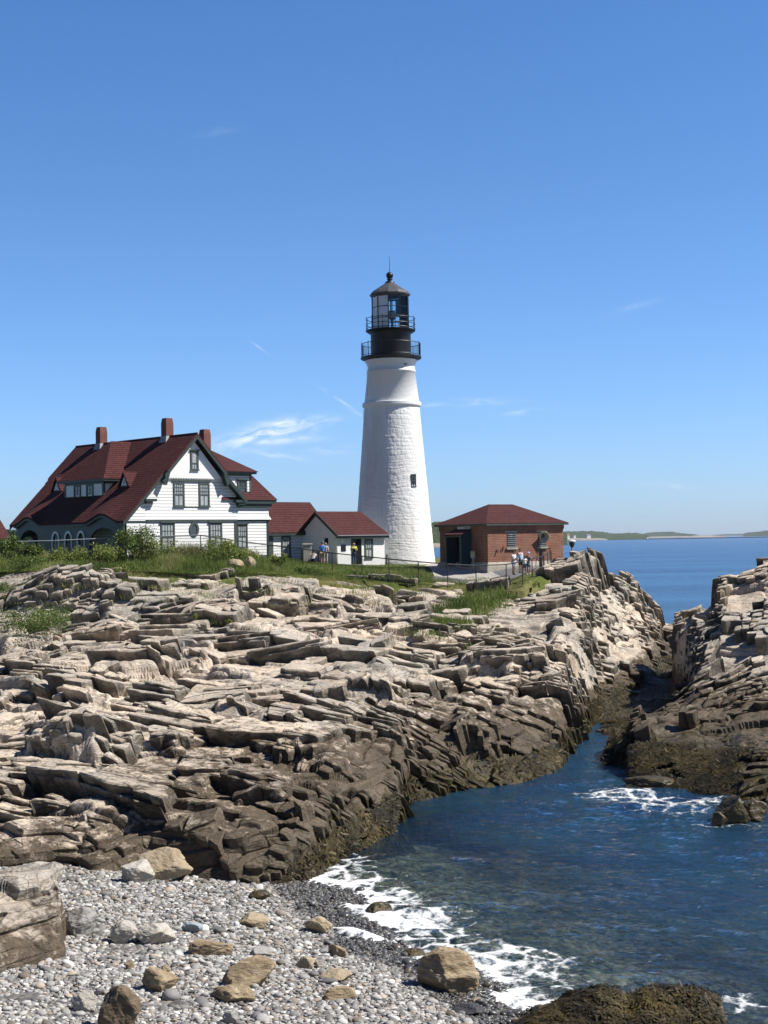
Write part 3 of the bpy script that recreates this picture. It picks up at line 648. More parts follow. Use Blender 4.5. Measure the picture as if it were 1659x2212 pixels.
shatter('headland_slabs', HR, [(8, 54), (36, 54), (40, 102), (10, 102)], in_right, lambda x, y: .85 + .3 * float(vnoise(np.array([[x, y, 0]]), .15, 9)[0]), 15, M_rock, tide_right, tdir=80.0, zlim=.8)

# ------------------------------------------------------------------ beach and seabed
B0 = np.array([-2.9, 46.5]); BD = np.array([5.7, -14.0]); BD /= np.linalg.norm(BD)
def beach_d(x, y):
    """distance up the beach from the waterline (negative under water)"""
    dx = x - B0[0]; dy = y - B0[1]
    c = -(dx * BD[1] * -1 + dy * BD[0]) * -1
    d = dx * BD[1] - dy * BD[0]
    s = dx * BD[0] + dy * BD[1]
    return d + 0.35 * np.sin(s * 0.55 + 0.6) + 0.2 * np.sin(s * 1.3)
def beach_z(x, y):
    d = beach_d(x, y)
    z = np.where(d > 0, 0.115 * d - 0.0022 * d * d, 0.15 * d)
    return np.maximum(z, -3.2)
gx = np.arange(-24, 32, 0.16); gy = np.arange(24, 98, 0.18); XX, YY = np.meshgrid(gx, gy)
PB = np.stack([XX, YY, beach_z(XX, YY)], 2).reshape(-1, 3)
PB[:, 2] -= 1.5 * sstep(56, 62, PB[:, 1])
PB[:, 2] += 0.05 * fbm(PB, 0.6, 3, 77) + 0.03 * fbm(PB, 3.0, 3, 78)
def pebble_mat(name):
    m = bpy.data.materials.new(name); m.use_nodes = True; t = NT(m.node_tree); b = t.n['Principled BSDF']
    pos = t.new('ShaderNodeNewGeometry').outputs['Position']; sp = t.new('ShaderNodeSeparateXYZ', inp={0: pos})
    vo = t.new('ShaderNodeTexVoronoi', inp={'Vector': pos, 'Scale': 4.0}); 
    g = t.new('ShaderNodeSeparateColor', inp={0: vo.outputs['Color']}).outputs[0]
    n = t.noise(pos, 0.5, 4, 0.6)
    dry = t.mix(g, (0.07, 0.067, 0.062), (0.20, 0.19, 0.175)); wet = t.mix(g, (0.09, 0.078, 0.05), (0.30, 0.24, 0.15))
    wet = t.mix(t.ramp(n, [(0.45, 0.0), (0.62, 0.8)]), wet, (0.045, 0.055, 0.035)); wet = t.mix(t.ramp(t.noise(pos, 1.6, 4, .6), [(.5, 0.0), (.62, .85)]), wet, (0.03, 0.026, 0.016))
    c = t.mix(t.ramp(sp.outputs[2], [(0.0, 0.0), (0.12, 1.0)]), wet, dry)
    t.link(c, b.inputs['Base Color']); b.inputs['Roughness'].default_value = 0.8
    bp = t.new('ShaderNodeBump', inp={'Strength': 1.0, 'Distance': 0.12, 'Height': t.math('SUBTRACT', 1.0, vo.outputs['Distance'])}); t.link(bp.outputs[0], b.inputs['Normal'])
    return m
beach = npmesh('beach', PB, gridfaces(len(gy), len(gx)), pebble_mat('beach_shingle'), smooth=True); tag(beach, kind='structure')

# ------------------------------------------------------------------ sea
vyr = [2330.0]; 
while vyr[-1] > HOR + 8: vyr.append(vyr[-1] - 2.1)
dep = np.array([(v - HOR) / FPX for v in vyr]); Yr = np.concatenate([11.0 / dep, np.geomspace(4300, 40000, 24)])
cxs = np.arange(-60, 1800, 3.0); tx = (cxs - CX) / FPX
tx = np.concatenate([np.linspace(-1.2, tx[0] - .02, 12), tx, np.linspace(tx[-1] + .02, 1.2, 12)])
SX = tx[None] * Yr[:, None]; SY = np.repeat(Yr[:, None], len(tx), 1)
PS = np.stack([SX, SY, np.zeros_like(SX)], 2).reshape(-1, 3)
fade = sstep(85, 50, PS[:, 1])
hgt = np.zeros(len(PS))
wr = np.random.default_rng(5)
for i in range(34):
    lam = 0.35 * 1.09 ** i; ang = wr.normal(math.radians(255), 0.55); k = 2 * math.pi / lam
    ph = k * (PS[:, 0] * math.cos(ang) + PS[:, 1] * math.sin(ang)) + wr.uniform(0, 6.28)
    ph = ph + 1.2 * vnoise(PS, 0.35 / lam ** .5, 900 + i)
    hgt += 0.012 * lam ** 0.9 * (1 - np.abs(np.sin(ph * .5))) * 2.0
hgt -= hgt.mean()
hgt = hgt * (0.55 + 0.45 * vnoise(PS, 0.12, 44))
dsh = beach_d(PS[:, 0], PS[:, 1])
PS[:, 2] = hgt * fade
# run-up of the wash on the shingle
near = PS[:, 1] < 62
depth = np.where(PS[:, 1] < 62, np.maximum(0, -beach_z(PS[:, 0], PS[:, 1])), 3.2 + 0 * PS[:, 1])
depth = np.maximum(depth, np.clip((PS[:, 1] - 56) * 0.35, 0, 30))
depth = np.maximum(depth, 3.6 * sstep(-4.5, -12, dsh))
fn = fbm(PS, 0.5, 4, 201); fn2 = fbm(PS, 2.2, 4, 202)
band = sstep(-4.4, -0.7, dsh + 0.9 * fn) * (PS[:, 1] < 55)
foam = band * (0.66 + 0.45 * fn2 + 0.35 * sstep(-1.6, 0.0, dsh))
def blob(vx, vy, rx, ry):
    c = onz(vx, vy, 0); a = np.hypot((PS[:, 0] - c[0]) / rx, (PS[:, 1] - c[1]) / ry); return sstep(1.0, 0.25, a + 0.25 * fn)
foam = np.maximum(foam, 0.55 * blob(1480, 1735, 3.2, 2.6)); foam = np.maximum(foam, 0.5 * blob(1340, 1715, 2.3, 2.2)); foam = np.maximum(foam, 0.55 * blob(1420, 1722, 2.6, 1.3)); foam = np.maximum(foam, 0.8 * blob(1655, 1715, .9, 1.4))
foam = np.maximum(foam, 0.45 * blob(730, 1860, 1.7, 2.2)); foam = np.maximum(foam, 0.35 * blob(1560, 1782, 2.2, .5)); foam = np.maximum(foam, .45 * blob(1600, 2170, 1.0, 1.0))
foam = np.maximum(foam, .5 * blob(1430, 1365, 2.5, 9))
def sea_mat():
    m = bpy.data.materials.new('sea_water'); m.use_nodes = True; t = NT(m.node_tree); out = t.n['Material Output']; t.n.remove(t.n['Principled BSDF'])
    pos = t.new('ShaderNodeNewGeometry').outputs['Position']; sp = t.new('ShaderNodeSeparateXYZ', inp={0: pos})
    dp = t.new('ShaderNodeAttribute', attribute_name='depth').outputs['Fac']; fm = t.new('ShaderNodeAttribute', attribute_name='foam').outputs['Fac']
    far = t.ramp(t.math('DIVIDE', sp.outputs[1], 1000.0), [(0.07, 0.0), (0.25, 1.0)])
    w1 = t.noise(t.mapping(pos, (0.75, 1.0, 1.0), (0, 0, 0.25)), 2.1, 5, 0.56, 0.5); w2 = t.noise(t.mapping(pos, (0.6, 1.1, 1), (0, 0, -0.1)), 0.42, 5, 0.6, 0.3)
    w3 = t.noise(t.mapping(pos, (0.35, 1.6, 1), (0, 0, 0.05)), 0.012, 4, 0.6)
    h = t.math('ADD', t.math('MULTIPLY', w1, t.math('MULTIPLY_ADD', far, -0.12, 0.27)), t.math('MULTIPLY', w2, t.math('MULTIPLY_ADD', far, 0.9, 0.42)))
    bp = t.new('ShaderNodeBump', inp={'Strength': 1.0, 'Distance': 1.0, 'Height': h})
    fr = t.new('ShaderNodeFresnel', inp={'IOR': 1.33, 'Normal': bp.outputs[0]})
    gl = t.new('ShaderNodeBsdfGlossy', inp={'Color': (0.92, 0.95, 1, 1), 'Roughness': t.math('MULTIPLY_ADD', far, 0.16, 0.04), 'Normal': bp.outputs[0]})
    tr = t.new('ShaderNodeBsdfTransparent', inp={'Color': (0.74, 0.88, 0.87, 1)})
    deep = t.mix(far, t.mix(t.ramp(t.noise(pos, .22, 4, .6), [(.35, 0.0), (.65, 1.0)]), (0.011, 0.036, 0.082), (0.016, 0.052, 0.080)), t.mix(t.ramp(w3, [(0.35, 0.0), (0.65, 1.0)]), (0.016, 0.062, 0.14), (0.034, 0.115, 0.225)))
    df = t.new('ShaderNodeBsdfDiffuse', inp={'Color': deep})
    op = t.math('SUBTRACT', 1.0, t.math('POWER', 2.718, t.math('MULTIPLY', dp, -0.34)))
    body = t.new('ShaderNodeMixShader', inp={0: op, 1: tr.outputs[0], 2: df.outputs[0]})
    s1 = t.new('ShaderNodeMixShader', inp={0: fr.outputs[0], 1: body.outputs[0], 2: gl.outputs[0]})
    fz = t.noise(t.mapping(pos, (1.0, .8, 1)), 3.0, 8, 0.72, 1.2); vo = t.new('ShaderNodeTexVoronoi', feature='DISTANCE_TO_EDGE', inp={'Vector': t.mix(0.45, t.mapping(pos, (1.0, 1.0, 1)), t.noise(pos, 1.1, 6, .65, out=1)), 'Scale': 1.9}).outputs['Distance']
    web = t.ramp(vo, [(0.0, 1.0), (0.16, 0.0)])
    f = t.math('ADD', fm, t.math('ADD', t.math('MULTIPLY', t.math('SUBTRACT', fz, 0.5), 2.0), t.math('MULTIPLY', t.math('SUBTRACT', web, 0.4), 0.45)))
    f = t.ramp(f, [(0.36, 0.0), (0.6, 0.5), (0.85, 0.95)])
    f = t.math('MULTIPLY', f, t.ramp(fm, [(0.05, 0.0), (0.2, 1.0)]))
    fo = t.new('ShaderNodeBsdfDiffuse', inp={'Color': (0.72, 0.74, 0.74, 1)})
    s2 = t.new('ShaderNodeMixShader', inp={0: f, 1: s1.outputs[0], 2: fo.outputs[0]})
    t.link(s2.outputs[0], out.inputs[0]); return m
sea = npmesh('sea', PS, gridfaces(len(Yr), len(tx)), sea_mat(), smooth=True, attrs={'depth': depth, 'foam': foam.clip(0, 1.3)}); tag(sea, kind='structure')

# ------------------------------------------------------------------ keeper's house
HS = 104 / 110.0
O_ = at(313.5, 1206.5, 104.0); EA = math.atan2(0.69190536, 0.72198821)
HO = np.array([O_[0], O_[1], O_[2]])
house = empty('keepers_house', HO, EA, "large white clapboard keeper's house with steep red brown roofs and three brick chimneys", 'house')
hs_ = lambda v: (v[0] * HS, v[1] * HS, v[2] * HS)
def HB(): return MB(hs_)
def front(y0):      # a plane facing -y: (a, h, out)
    return lambda a, h, o: (a, y0 - o, h)
def leftw(x0):      # a plane facing -x: here 'a' runs along +y
    return lambda a, h, o: (x0 - o, a, h)
def rightw(x0):
    return lambda a, h, o: (x0 + o, a, h)
def pbox(mb, T, a0, a1, h0, h1, o0, o1):
    mb.add([T(a0, h0, o0), T(a1, h0, o0), T(a1, h1, o0), T(a0, h1, o0), T(a0, h0, o1), T(a1, h0, o1), T(a1, h1, o1), T(a0, h1, o1)],
           [(0, 3, 2, 1), (4, 5, 6, 7), (0, 1, 5, 4), (1, 2, 6, 5), (2, 3, 7, 6), (3, 0, 4, 7)])
def window(parent, F_, T, a0, a1, h0, h1, nx=3, ny=1, cas=0.14, pane_m=None, name='window', sash=0.5, cap=True, trim=None, curtain=True):
    """casing with sill, head, sashes and muntins as one frame mesh; the glass is its child"""
    f = F_()
    pbox(f, T, a0, a0 + cas, h0, h1, 0.0, 0.07); pbox(f, T, a1 - cas, a1, h0, h1, 0.0, 0.07)
    pbox(f, T, a0 - .03, a1 + .03, h0 - 0.10, h0, 0.0, 0.13)
    pbox(f, T, a0 + cas, a1 - cas, h1 - cas, h1, 0.0, 0.068)
    if cap: pbox(f, T, a0 - .09, a1 + .09, h1, h1 + .09, 0.0, 0.15)
    i0, i1, j0, j1 = a0 + cas, a1 - cas, h0, h1 - cas
    mid = j0 + (j1 - j0) * sash
    bw = 0.022
    pbox(f, T, i0, i1, mid - .035, mid + .035, 0.02, 0.055)
    for k in range(1, nx + 1):
        x = i0 + (i1 - i0) * k / (nx + 1); pbox(f, T, x - bw, x + bw, mid + .035, j1, 0.024, 0.05)
    for k in range(1, ny + 1):
        y = mid + (j1 - mid) * k / (ny + 1); pbox(f, T, i0, i1, y - bw, y + bw, 0.026, 0.048)
    w = f.build(name, trim or M_greenlit, parent)
    p = F_(); pbox(p, T, i0, i1, j0, j1, 0.004, 0.018); p.build('pane', pane_m or M_pane, w)
    if curtain:
        c = F_(); aw = (i1 - i0)
        pbox(c, T, i0 + .02, i0 + aw * .42, j0 + .05, mid - .05, 0.0185, 0.0215); pbox(c, T, i0 + aw * .55, i1 - .02, j0 + .05, mid - .05, 0.0185, 0.0215)
        pbox(c, T, i0 + .02, i1 - .02, mid + .06, j1 - .02, 0.0185, 0.0215)
        c.build('curtain', M_curt, w)
    return w
RIDGE_A, RIDGE_H, BL = 4.7, 9.72, 16.9
EAVE_A, SL = -2.15, 1.013
def roof_h(a): return RIDGE_H - abs(a - RIDGE_A) * (SL if a < RIDGE_A else 1.03)
# walls: pentagon body under the roof, upper storey standing slightly proud of the lower one
m = HB()
m.prism([(0, 0.06, -0.6), (8.93, 0.06, -0.6), (8.93, 0.06, 3.0), (0, 0.06, 3.0)], (0, BL - .5, 0))
m.build('lower_wall', M_clap, house)
m = HB(); m.prism([(0.0, 0.0, 3.0), (9.0, 0.0, 3.0), (8.95, 0.0, 5.0), (7.35, 0.0, 6.42), (2.0, 0.0, 6.42), (0.0, 0.0, 4.6)], (0, BL - .2, 0))
m.add([(-0.02, -0.08, 3.0), (9.02, -0.08, 3.0), (9.0, -0.005, 3.55), (0, -0.005, 3.55)], [(0, 1, 2, 3)])
m.add([(-0.02, -0.08, 3.0), (9.02, -0.08, 3.0), (9.02, .1, 3.0), (-.02, .1, 3.0)], [(0, 1, 2, 3)])
m.build('upper_wall', M_clap, house)
M_board = mat('white_vertical_boards', (0.74, 0.74, 0.73), 0.5, 0.3)
t = NT(M_board.node_tree); ob = t.new('ShaderNodeTexCoord').outputs['Object']; sp = t.new('ShaderNodeSeparateXYZ', inp={0: ob})
fr = t.math('FRACT', t.math('DIVIDE', sp.outputs[0], 0.19))
t.link(t.mix(t.ramp(fr, [(0.0, 0.0), (0.1, 1.0)]), (0.5, 0.5, 0.5), (0.8, 0.8, 0.79)), t.n['Principled BSDF'].inputs['Base Color'])
m = HB(); yg = -0.16
m.prism([(2.0, yg, 6.3), (7.4, yg, 6.3), (4.7, yg, 9.25)], (0, 0.5, 0))
n = 34; zz = []                               # saw-tooth lower edge of the gable boards
for i in range(n):
    a0 = 2.0 + 5.4 * i / n; a1 = 2.0 + 5.4 * (i + 1) / n
    m.prism([(a0 + .02, yg - .01, 6.36), (a1 - .02, yg - .01, 6.36), ((a0 + a1) / 2, yg - .01, 6.17)], (0, 0.06, 0))
m.build('gable_boards', M_board, house)
# main roof: grid so the eave can lift over the porch arches
arch_b = [(2.85, 2.6), (14.15, 2.3)]
def eave_lift(a, b):
    s = 0
    for c, w in arch_b:
        u = abs(b - c) / w
        if u < 1: s += 0.62 * (0.5 + 0.5 * math.cos(math.pi * u)) * max(0, 1 - (a - EAVE_A) / 2.1) ** 1.3
    return s
na, nb = 40, 90; TH = 0.16
m = HB(); V = []
for sgn in (0, 1):
    for i in range(na + 1):
        a = EAVE_A + (RIDGE_A - EAVE_A) * i / na
        for j in range(nb + 1):
            up = sstep(1.5, 1.9, a)
            b0 = -0.32 - 0.3 * up; b1 = BL + 0.1 + 0.45 * up
            b = b0 + (b1 - b0) * j / nb
            V.append((a, b, roof_h(a) + 0.16 + eave_lift(a, b) - sgn * TH))
F4 = []; W_ = nb + 1; base = (na + 1) * W_
for i in range(na):
    for j in range(nb):
        q = i * W_ + j; F4.append((q, q + W_, q + W_ + 1, q + 1)); F4.append((base + q, base + q + 1, base + q + W_ + 1, base + q + W_))
for j in range(nb): F4.append((j, j + 1, base + j + 1, base + j))
for i in range(na):
    q = i * W_; F4.append((q, base + q, base + q + W_, q + W_)); q += nb; F4.append((q, q + W_, base + q + W_, base + q))
m.add(V, F4)
def slab(mb, pts, th=0.16):      # sloping slab with thickness straight down
    mb.hull([(x, y, z - th) for x, y, z in pts], pts)
m2 = MB(hs_)
for (a0, a1, b0, b1) in ((4.7, 7.6, -.62, BL + .55), (7.6, 9.62, -.32, BL + .1)):
    slab(m, [(a0, b0, roof_h(a0) + .16), (a1, b0, roof_h(a1) + .16), (a1, b1, roof_h(a1) + .16), (a0, b1, roof_h(a0) + .16)])
roof = m.build('roof', M_roof, house)
m = HB(); m.tube((4.7, -.62, 9.88), (4.7, BL + .55, 9.88), .06, n=6); m.build('ridge_cap', M_roof, roof)
# barge boards
m = HB()
def barge(mb, a0, a1, b, depth, th=0.08):
    h0, h1 = roof_h(a0) + .0, roof_h(a1) + .0
    mb.prism([(a0, b, h0), (a1, b, h1), (a1, b, h1 - depth), (a0, b, h0 - depth)], (0, th, 0))
for b in (-0.62, BL + .45):
    barge(m, 1.55, 4.7, b, .30); barge(m, 4.7, 7.65, b, .30)
    b2 = -0.32 if b < 0 else BL
    barge(m, EAVE_A, 1.9, b2, .30); barge(m, 7.3, 9.62, b2, .34)
    if b > 0: break
    m3 = m; m = HB()
m.build('barge_board', M_green, house); m = m3
# boxed returns and brackets of the rakes
m.box(-0.15, .9, -0.42, -.09, 4.42, 4.62); m.box(8.6, 9.75, -0.5, -.09, 4.4, 4.6); m.box(-.05, .5, -.36, -.09, 4.25, 4.42); m.box(8.9, 9.6, -.42, -.09, 4.2, 4.4)
for a0, a1 in ((1.35, 2.1), (7.25, 8.0)): m.prism([(a0, -.6, roof_h(a0) - .3), (a1, -.6, roof_h(a1) - .3), ((a0 + a1) / 2, -.6, min(roof_h(a0), roof_h(a1)) - .62)], (0, .45, 0))
m.prism([(7.35, -.55, 6.95), (9.5, -.55, 4.75), (9.4, -.55, 4.5), (7.2, -.55, 6.62)], (0, .5, 0))
m.build('barge_board', M_green, house)
# trim: belt course, corner boards, window band, fascias
m = HB(); m.box(-0.02, 9.02, -.05, .06, 2.86, 2.995); m.box(-.02, .14, -.012, .2, 0.1, 2.86); m.box(8.8, 8.96, -.012, .2, .1, 2.86)
m.box(2.6, 6.36, -.13, -.002, 6.06, 6.2); m.build('trim', M_greenlit, house)
# facade windows
F0 = front(0.06)
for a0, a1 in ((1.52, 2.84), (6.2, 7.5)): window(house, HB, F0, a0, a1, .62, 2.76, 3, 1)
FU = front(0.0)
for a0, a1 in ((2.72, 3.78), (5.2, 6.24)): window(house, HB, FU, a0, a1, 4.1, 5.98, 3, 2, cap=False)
m = HB(); m.box(3.78, 5.2, -.05, -.002, 3.99, 4.06); m.build('sill_board', M_greenlit, house)
window(house, HB, front(-.16), 4.3, 5.08, 7.0, 8.5, 0, 0, cas=.16, sash=.35)
# oval window
f = HB(); p = HB(); N_ = 40
def oval(rx, rz, o): return [(4.72 + rx * math.cos(2 * math.pi * i / N_), .06 - o, 2.22 + rz * math.sin(2 * math.pi * i / N_)) for i in range(N_)]
o1, o2, o3, o4 = oval(.47, .60, .0), oval(.47, .60, .07), oval(.29, .41, .07), oval(.29, .41, .0)
f.add(o1 + o2 + o3 + o4, [(k * N_ + i, k * N_ + (i + 1) % N_, (k + 1) * N_ + (i + 1) % N_, (k + 1) * N_ + i) for k in range(3) for i in range(N_)])
ow = f.build('oval_window', M_greenlit, house); p.add(oval(.29, .41, .012), [tuple(range(N_))]); p.build('pane', M_pane, ow)
# big hipped dormer
m = HB(); m.box(0.0, 4.5, 5.75, 11.55, 4.4, 6.35); dorm = m.build('dormer', M_white, house)
m = HB(); e = (-.42, 5.05, 12.15, 6.42); ap = (2.55, 8.5, 9.72)
rb = [(e[0], e[1], e[3]), (4.7, e[1], e[3]), (4.7, e[2], e[3]), (e[0], e[2], e[3])]
m.add(rb + [(ap[0], ap[1], ap[2]), (5.2, ap[1], ap[2])], [(0, 4, 3), (0, 1, 5, 4), (3, 4, 5, 2), (0, 3, 2, 1), (1, 2, 5)])
m.build('dormer_roof', M_roof, dorm)
m = HB(); m.box(e[0] + .05, 4, e[1] + .06, e[2] - .06, 6.24, 6.415)
for b0, b1 in ((5.69, 5.93), (11.4, 11.6)): m.box(-.035, .12, b0, b1, 4.5, 6.24)
m.box(-.03, .1, 5.93, 11.4, 6.05, 6.24); m.box(.0, 1.7, 5.70, 5.8, 6.05, 6.24); m.box(-.04, .1, 5.9, 11.4, 4.5, 4.62); m.build('trim', M_green, dorm)
for b0, b1 in ((7.2, 8.25), (9.1, 10.15)): window(dorm, HB, leftw(0.0), b0, b1, 4.72, 6.05, 1, 1, cap=False, trim=M_green, curtain=False)
# two little triangular dormers low on the slope
for bc in (3.55, 13.75):
    g = HB(); a0 = .55; hb = roof_h(a0) + .2
    g.prism([(a0, bc - .62, hb), (a0, bc + .62, hb), (a0, bc, hb + 1.0)], (1.9, 0, 0)); d3 = g.build('vent_dormer', M_green, house)
    g = HB(); 
    for s_ in (-1, 1): g.hull([(a0 - .14, bc + s_ * .78, hb - .08), (a0 - .14, bc, hb + 1.1), (a0 + 2.0, bc, hb + 1.1), (a0 + 2.0, bc + s_ * .78, hb - .08)], [(a0 - .14, bc + s_ * .83, hb + .0), (a0 - .14, bc, hb + 1.2), (a0 + 2.0, bc, hb + 1.2), (a0 + 2.0, bc + s_ * .83, hb + .0)])
    g.build('dormer_roof', M_roof, d3)
    g = HB(); tri = [(a0 - .03, bc - .40, hb + .1), (a0 - .03, bc + .40, hb + .1), (a0 - .03, bc, hb + .76)]; g.prism(tri, (-.03, 0, 0)); fr_ = g.build('frame', M_white, d3)
    g = HB(); g.prism([(a0 - .065, bc - .24, hb + .19), (a0 - .065, bc + .24, hb + .19), (a0 - .065, bc, hb + .58)], (-.01, 0, 0)); g.build('pane', M_pane, d3)
# chimneys
for a, b, top in ((4.7, 13.3, 11.3), (4.7, 3.5, 11.35), (9.3, 4.6, 10.7)):
    z0 = 9.5 if a < 5 else 8.4
    g = HB(); s_ = .36; t_ = .30
    g.hull([(a - s_, b - s_, z0 - 1), (a + s_, b - s_, z0 - 1), (a + s_, b + s_, z0 - 1), (a - s_, b + s_, z0 - 1)], [(a - s_, b - s_, top - .42), (a + s_, b - s_, top - .42), (a + s_, b + s_, top - .42), (a - s_, b + s_, top - .42)])
    g.hull([(a - s_, b - s_, top - .42), (a + s_, b - s_, top - .42), (a + s_, b + s_, top - .42), (a - s_, b + s_, top - .42)], [(a - t_, b - t_, top), (a + t_, b - t_, top), (a + t_, b + t_, top), (a - t_, b + t_, top)])
    ch = g.build('chimney', M_chim, house)
    g = HB(); g.hull([(a - s_ - .2, b - s_ - .2, z0 - .3), (a + s_ + .2, b - s_ - .2, z0 - .3), (a + s_ + .2, b + s_ + .2, z0 - .3), (a - s_ - .2, b + s_ + .2, z0 - .3)], [(a - s_ - .02, b - s_ - .02, z0 + .38), (a + s_ + .02, b - s_ - .02, z0 + .38), (a + s_ + .02, b + s_ + .02, z0 + .38), (a - s_ - .02, b + s_ + .02, z0 + .38)])
    g.build('flashing', M_lead, ch)
    g = HB(); g.box(a - .14, a + .14, b - .14, b + .14, top, top + .02); g.build('flue', M_dark, ch)
# porch: green arcade along the eave, floor, end walls
def arcade(mb, T, a0, a1, h0, h1, opens, th=.18):
    """wall strip with arched openings; opens = [(c, halfwidth, spring, rise)]"""
    xs = [a0]; 
    for c, w, s_, r_ in opens: xs += [c - w, c + w]
    xs.append(a1)
    for k in range(0, len(xs), 2):
        pbox(mb, T, xs[k], xs[k + 1], h0, h1, 0, th)
    for c, w, s_, r_ in opens:
        n_ = 18
        for i in range(n_):
            t0, t1 = math.pi * (1 - i / n_), math.pi * (1 - (i + 1) / n_)
            x0, x1 = c + w * math.cos(t0), c + w * math.cos(t1); y0, y1 = s_ + r_ * math.sin(t0), s_ + r_ * math.sin(t1)
            f_ = [T(x0, y0, 0), T(x1, y1, 0), T(x1, h1, 0), T(x0, h1, 0)]; g_ = [T(x0, y0, th), T(x1, y1, th), T(x1, h1, th), T(x0, h1, th)]
            mb.hull(f_, g_)
        if s_ > h0 and False: pass
PB_ = leftw(-1.72)
wins = [(9.95, .42, 1.55, .55), (8.0, .42, 1.55, .55), (6.1, .42, 1.55, .55)]
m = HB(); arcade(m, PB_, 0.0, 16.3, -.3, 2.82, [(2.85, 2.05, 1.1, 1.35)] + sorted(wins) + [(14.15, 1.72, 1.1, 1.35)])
for c, w, _, _ in wins: pbox(m, PB_, c - w, c + w, -.3, .35, 0, .18)
porch = m.build('porch', M_green, house)
m = HB()
for b0, b1 in ((.0, .9), (4.9, 12.3), (15.9, 16.4)): m.box(-2.1, -1.7, b0, b1, 2.62, 2.84)
for c, w in arch_b:                                        # curved fascia under the lifted eave
    n_ = 20
    for i in range(n_):
        b0 = c - w + 2 * w * i / n_; b1 = c - w + 2 * w * (i + 1) / n_
        z0, z1 = 2.62 + eave_lift(EAVE_A, b0), 2.62 + eave_lift(EAVE_A, b1)
        m.hull([(-2.1, b0, z0), (-2.1, b1, z1), (-1.7, b1, z1), (-1.7, b0, z0)], [(-2.1, b0, z0 + .24), (-2.1, b1, z1 + .24), (-1.7, b1, z1 + .24), (-1.7, b0, z0 + .24)])
        m.hull([(-1.88, b0, 2.5), (-1.88, b1, 2.5), (-1.7, b1, 2.5), (-1.7, b0, 2.5)], [(-1.88, b0, z0 + .02), (-1.88, b1, z1 + .02), (-1.7, b1, z1 + .02), (-1.7, b0, z0 + .02)])
m.build('fascia', M_green, porch)
for c, w, s_, r_ in wins:                                   # white arched surrounds
    g = HB(); n_ = 16
    inner = [(c - w, .35)] + [(c + w * math.cos(math.pi * (1 - i / n_)), s_ + r_ * math.sin(math.pi * (1 - i / n_))) for i in range(n_ + 1)] + [(c + w, .35)]
    q = 1.42; outer = [(c - w * q, .35)] + [(c + w * q * math.cos(math.pi * (1 - i / n_)), s_ + (r_ + .19) * math.sin(math.pi * (1 - i / n_))) for i in range(n_ + 1)] + [(c + w * q, .35)]
    for i in range(len(inner) - 1):
        a_, b_, c_, d_ = inner[i], inner[i + 1], outer[i + 1], outer[i]
        g.hull([PB_(*a_, .18), PB_(*b_, .18), PB_(*c_, .18), PB_(*d_, .18)], [PB_(*a_, .24), PB_(*b_, .24), PB_(*c_, .24), PB_(*d_, .24)])
    aw = g.build('arched_window', M_white, porch)
    g = HB(); pbox(g, PB_, c - .03, c + .03, .35, s_ + r_ - .02, .05, .1); pbox(g, PB_, c - w, c + w, 1.0, 1.06, .05, .1); g.build('muntin', M_green, aw)
m = HB(); m.box(-1.9, 0, 0, 16.3, -.5, -.02); m.build('porch_floor', M_concrete, house)
m = HB(); arcade(m, front(0.0), -1.72, 0.0, -.3, 2.9, [(-.72, .55, 1.3, .62)], .12)
m.prism([(-1.72, -.1, 2.9), (0, -.1, 2.9), (0, -.1, 4.5)], (0, .1, 0)); m.build('porch_end_wall', M_clap, house)
m = HB(); m.box(-1.9, .2, -.16, .05, 2.78, 2.92); m.box(-1.75, 0, -.14, .0, 2.0, 2.06); m.build('trim', M_green, house)
m = HB(); T_ = lambda a, h, o: (a, 16.12 + o, h)
arcade(m, T_, -1.72, 0.0, -.3, 2.85, [(-.85, .6, 1.3, .62)], .18); m.build('porch_end_arch', M_green, house)
m = HB(); m.box(-.1, 0.02, 1.2, 2.3, 0, 2.1); dr = m.build('door', M_greenlit, house)
m = HB(); m.box(-.14, -.1, 2.15, 2.2, 1.0, 1.08); m.build('handle', M_black, dr)
# right wing: lower storey, steep hipped roof, boxed dormer, low hipped roof above
m = HB(); m.box(8.5, 12.5, .3, 9.0, -.6, 3.0); m.box(8.5, 12.55, .24, 9.0, 3.3, 4.5)
m.hull([(8.6, .10, 3.0), (12.72, .10, 3.0), (12.72, 9.0, 3.0), (8.6, 9, 3.0)], [(8.6, .24, 3.35), (12.55, .24, 3.35), (12.55, 9.0, 3.35), (8.6, 9, 3.35)])
wing = m.build('wing', M_clap, house)
m = HB()
b0 = [(7.5, -.16, 4.62), (13.25, -.16, 4.62), (13.25, 9.2, 4.62), (7.5, 9.2, 4.62)]; t0 = [(7.5, 1.5, 6.95), (11.55, 1.5, 6.95), (11.55, 7.5, 6.95), (7.5, 7.5, 6.95)]
m.hull(b0, t0); wr_ = m.build('wing_roof', M_roof2, wing)
m = HB(); m.box(8.9, 13.15, -.08, 9.1, 4.30, 4.615); m.box(8.9, 12.75, .05, .24, 4.0, 4.3); m.box(8.96, 12.6, .18, .30, 2.86, 2.998); m.box(12.36, 12.54, .26, .42, 0, 2.86); m.box(8.98, 9.12, .26, .4, 0, 2.86); m.build('trim', M_green, wing)
window(wing, HB, front(.3), 9.22, 10.3, .72, 2.62, 3, 1)
m = HB(); m.box(7.2, 10.78, .35, 5.0, 4.9, 6.9); wd = m.build('wing_dormer', M_clap, wing)
window(wd, HB, front(.35), 9.36, 10.36, 5.2, 6.28, 2, 1, curtain=False)
m = HB(); m.box(10.64, 10.82, .32, 1.9, 4.9, 6.72); m.box(7.2, 10.85, .31, .42, 6.6, 6.76); m.box(7.0, 11.15, .0, 7.9, 6.76, 6.93); m.build('trim', M_greenlit, wd)
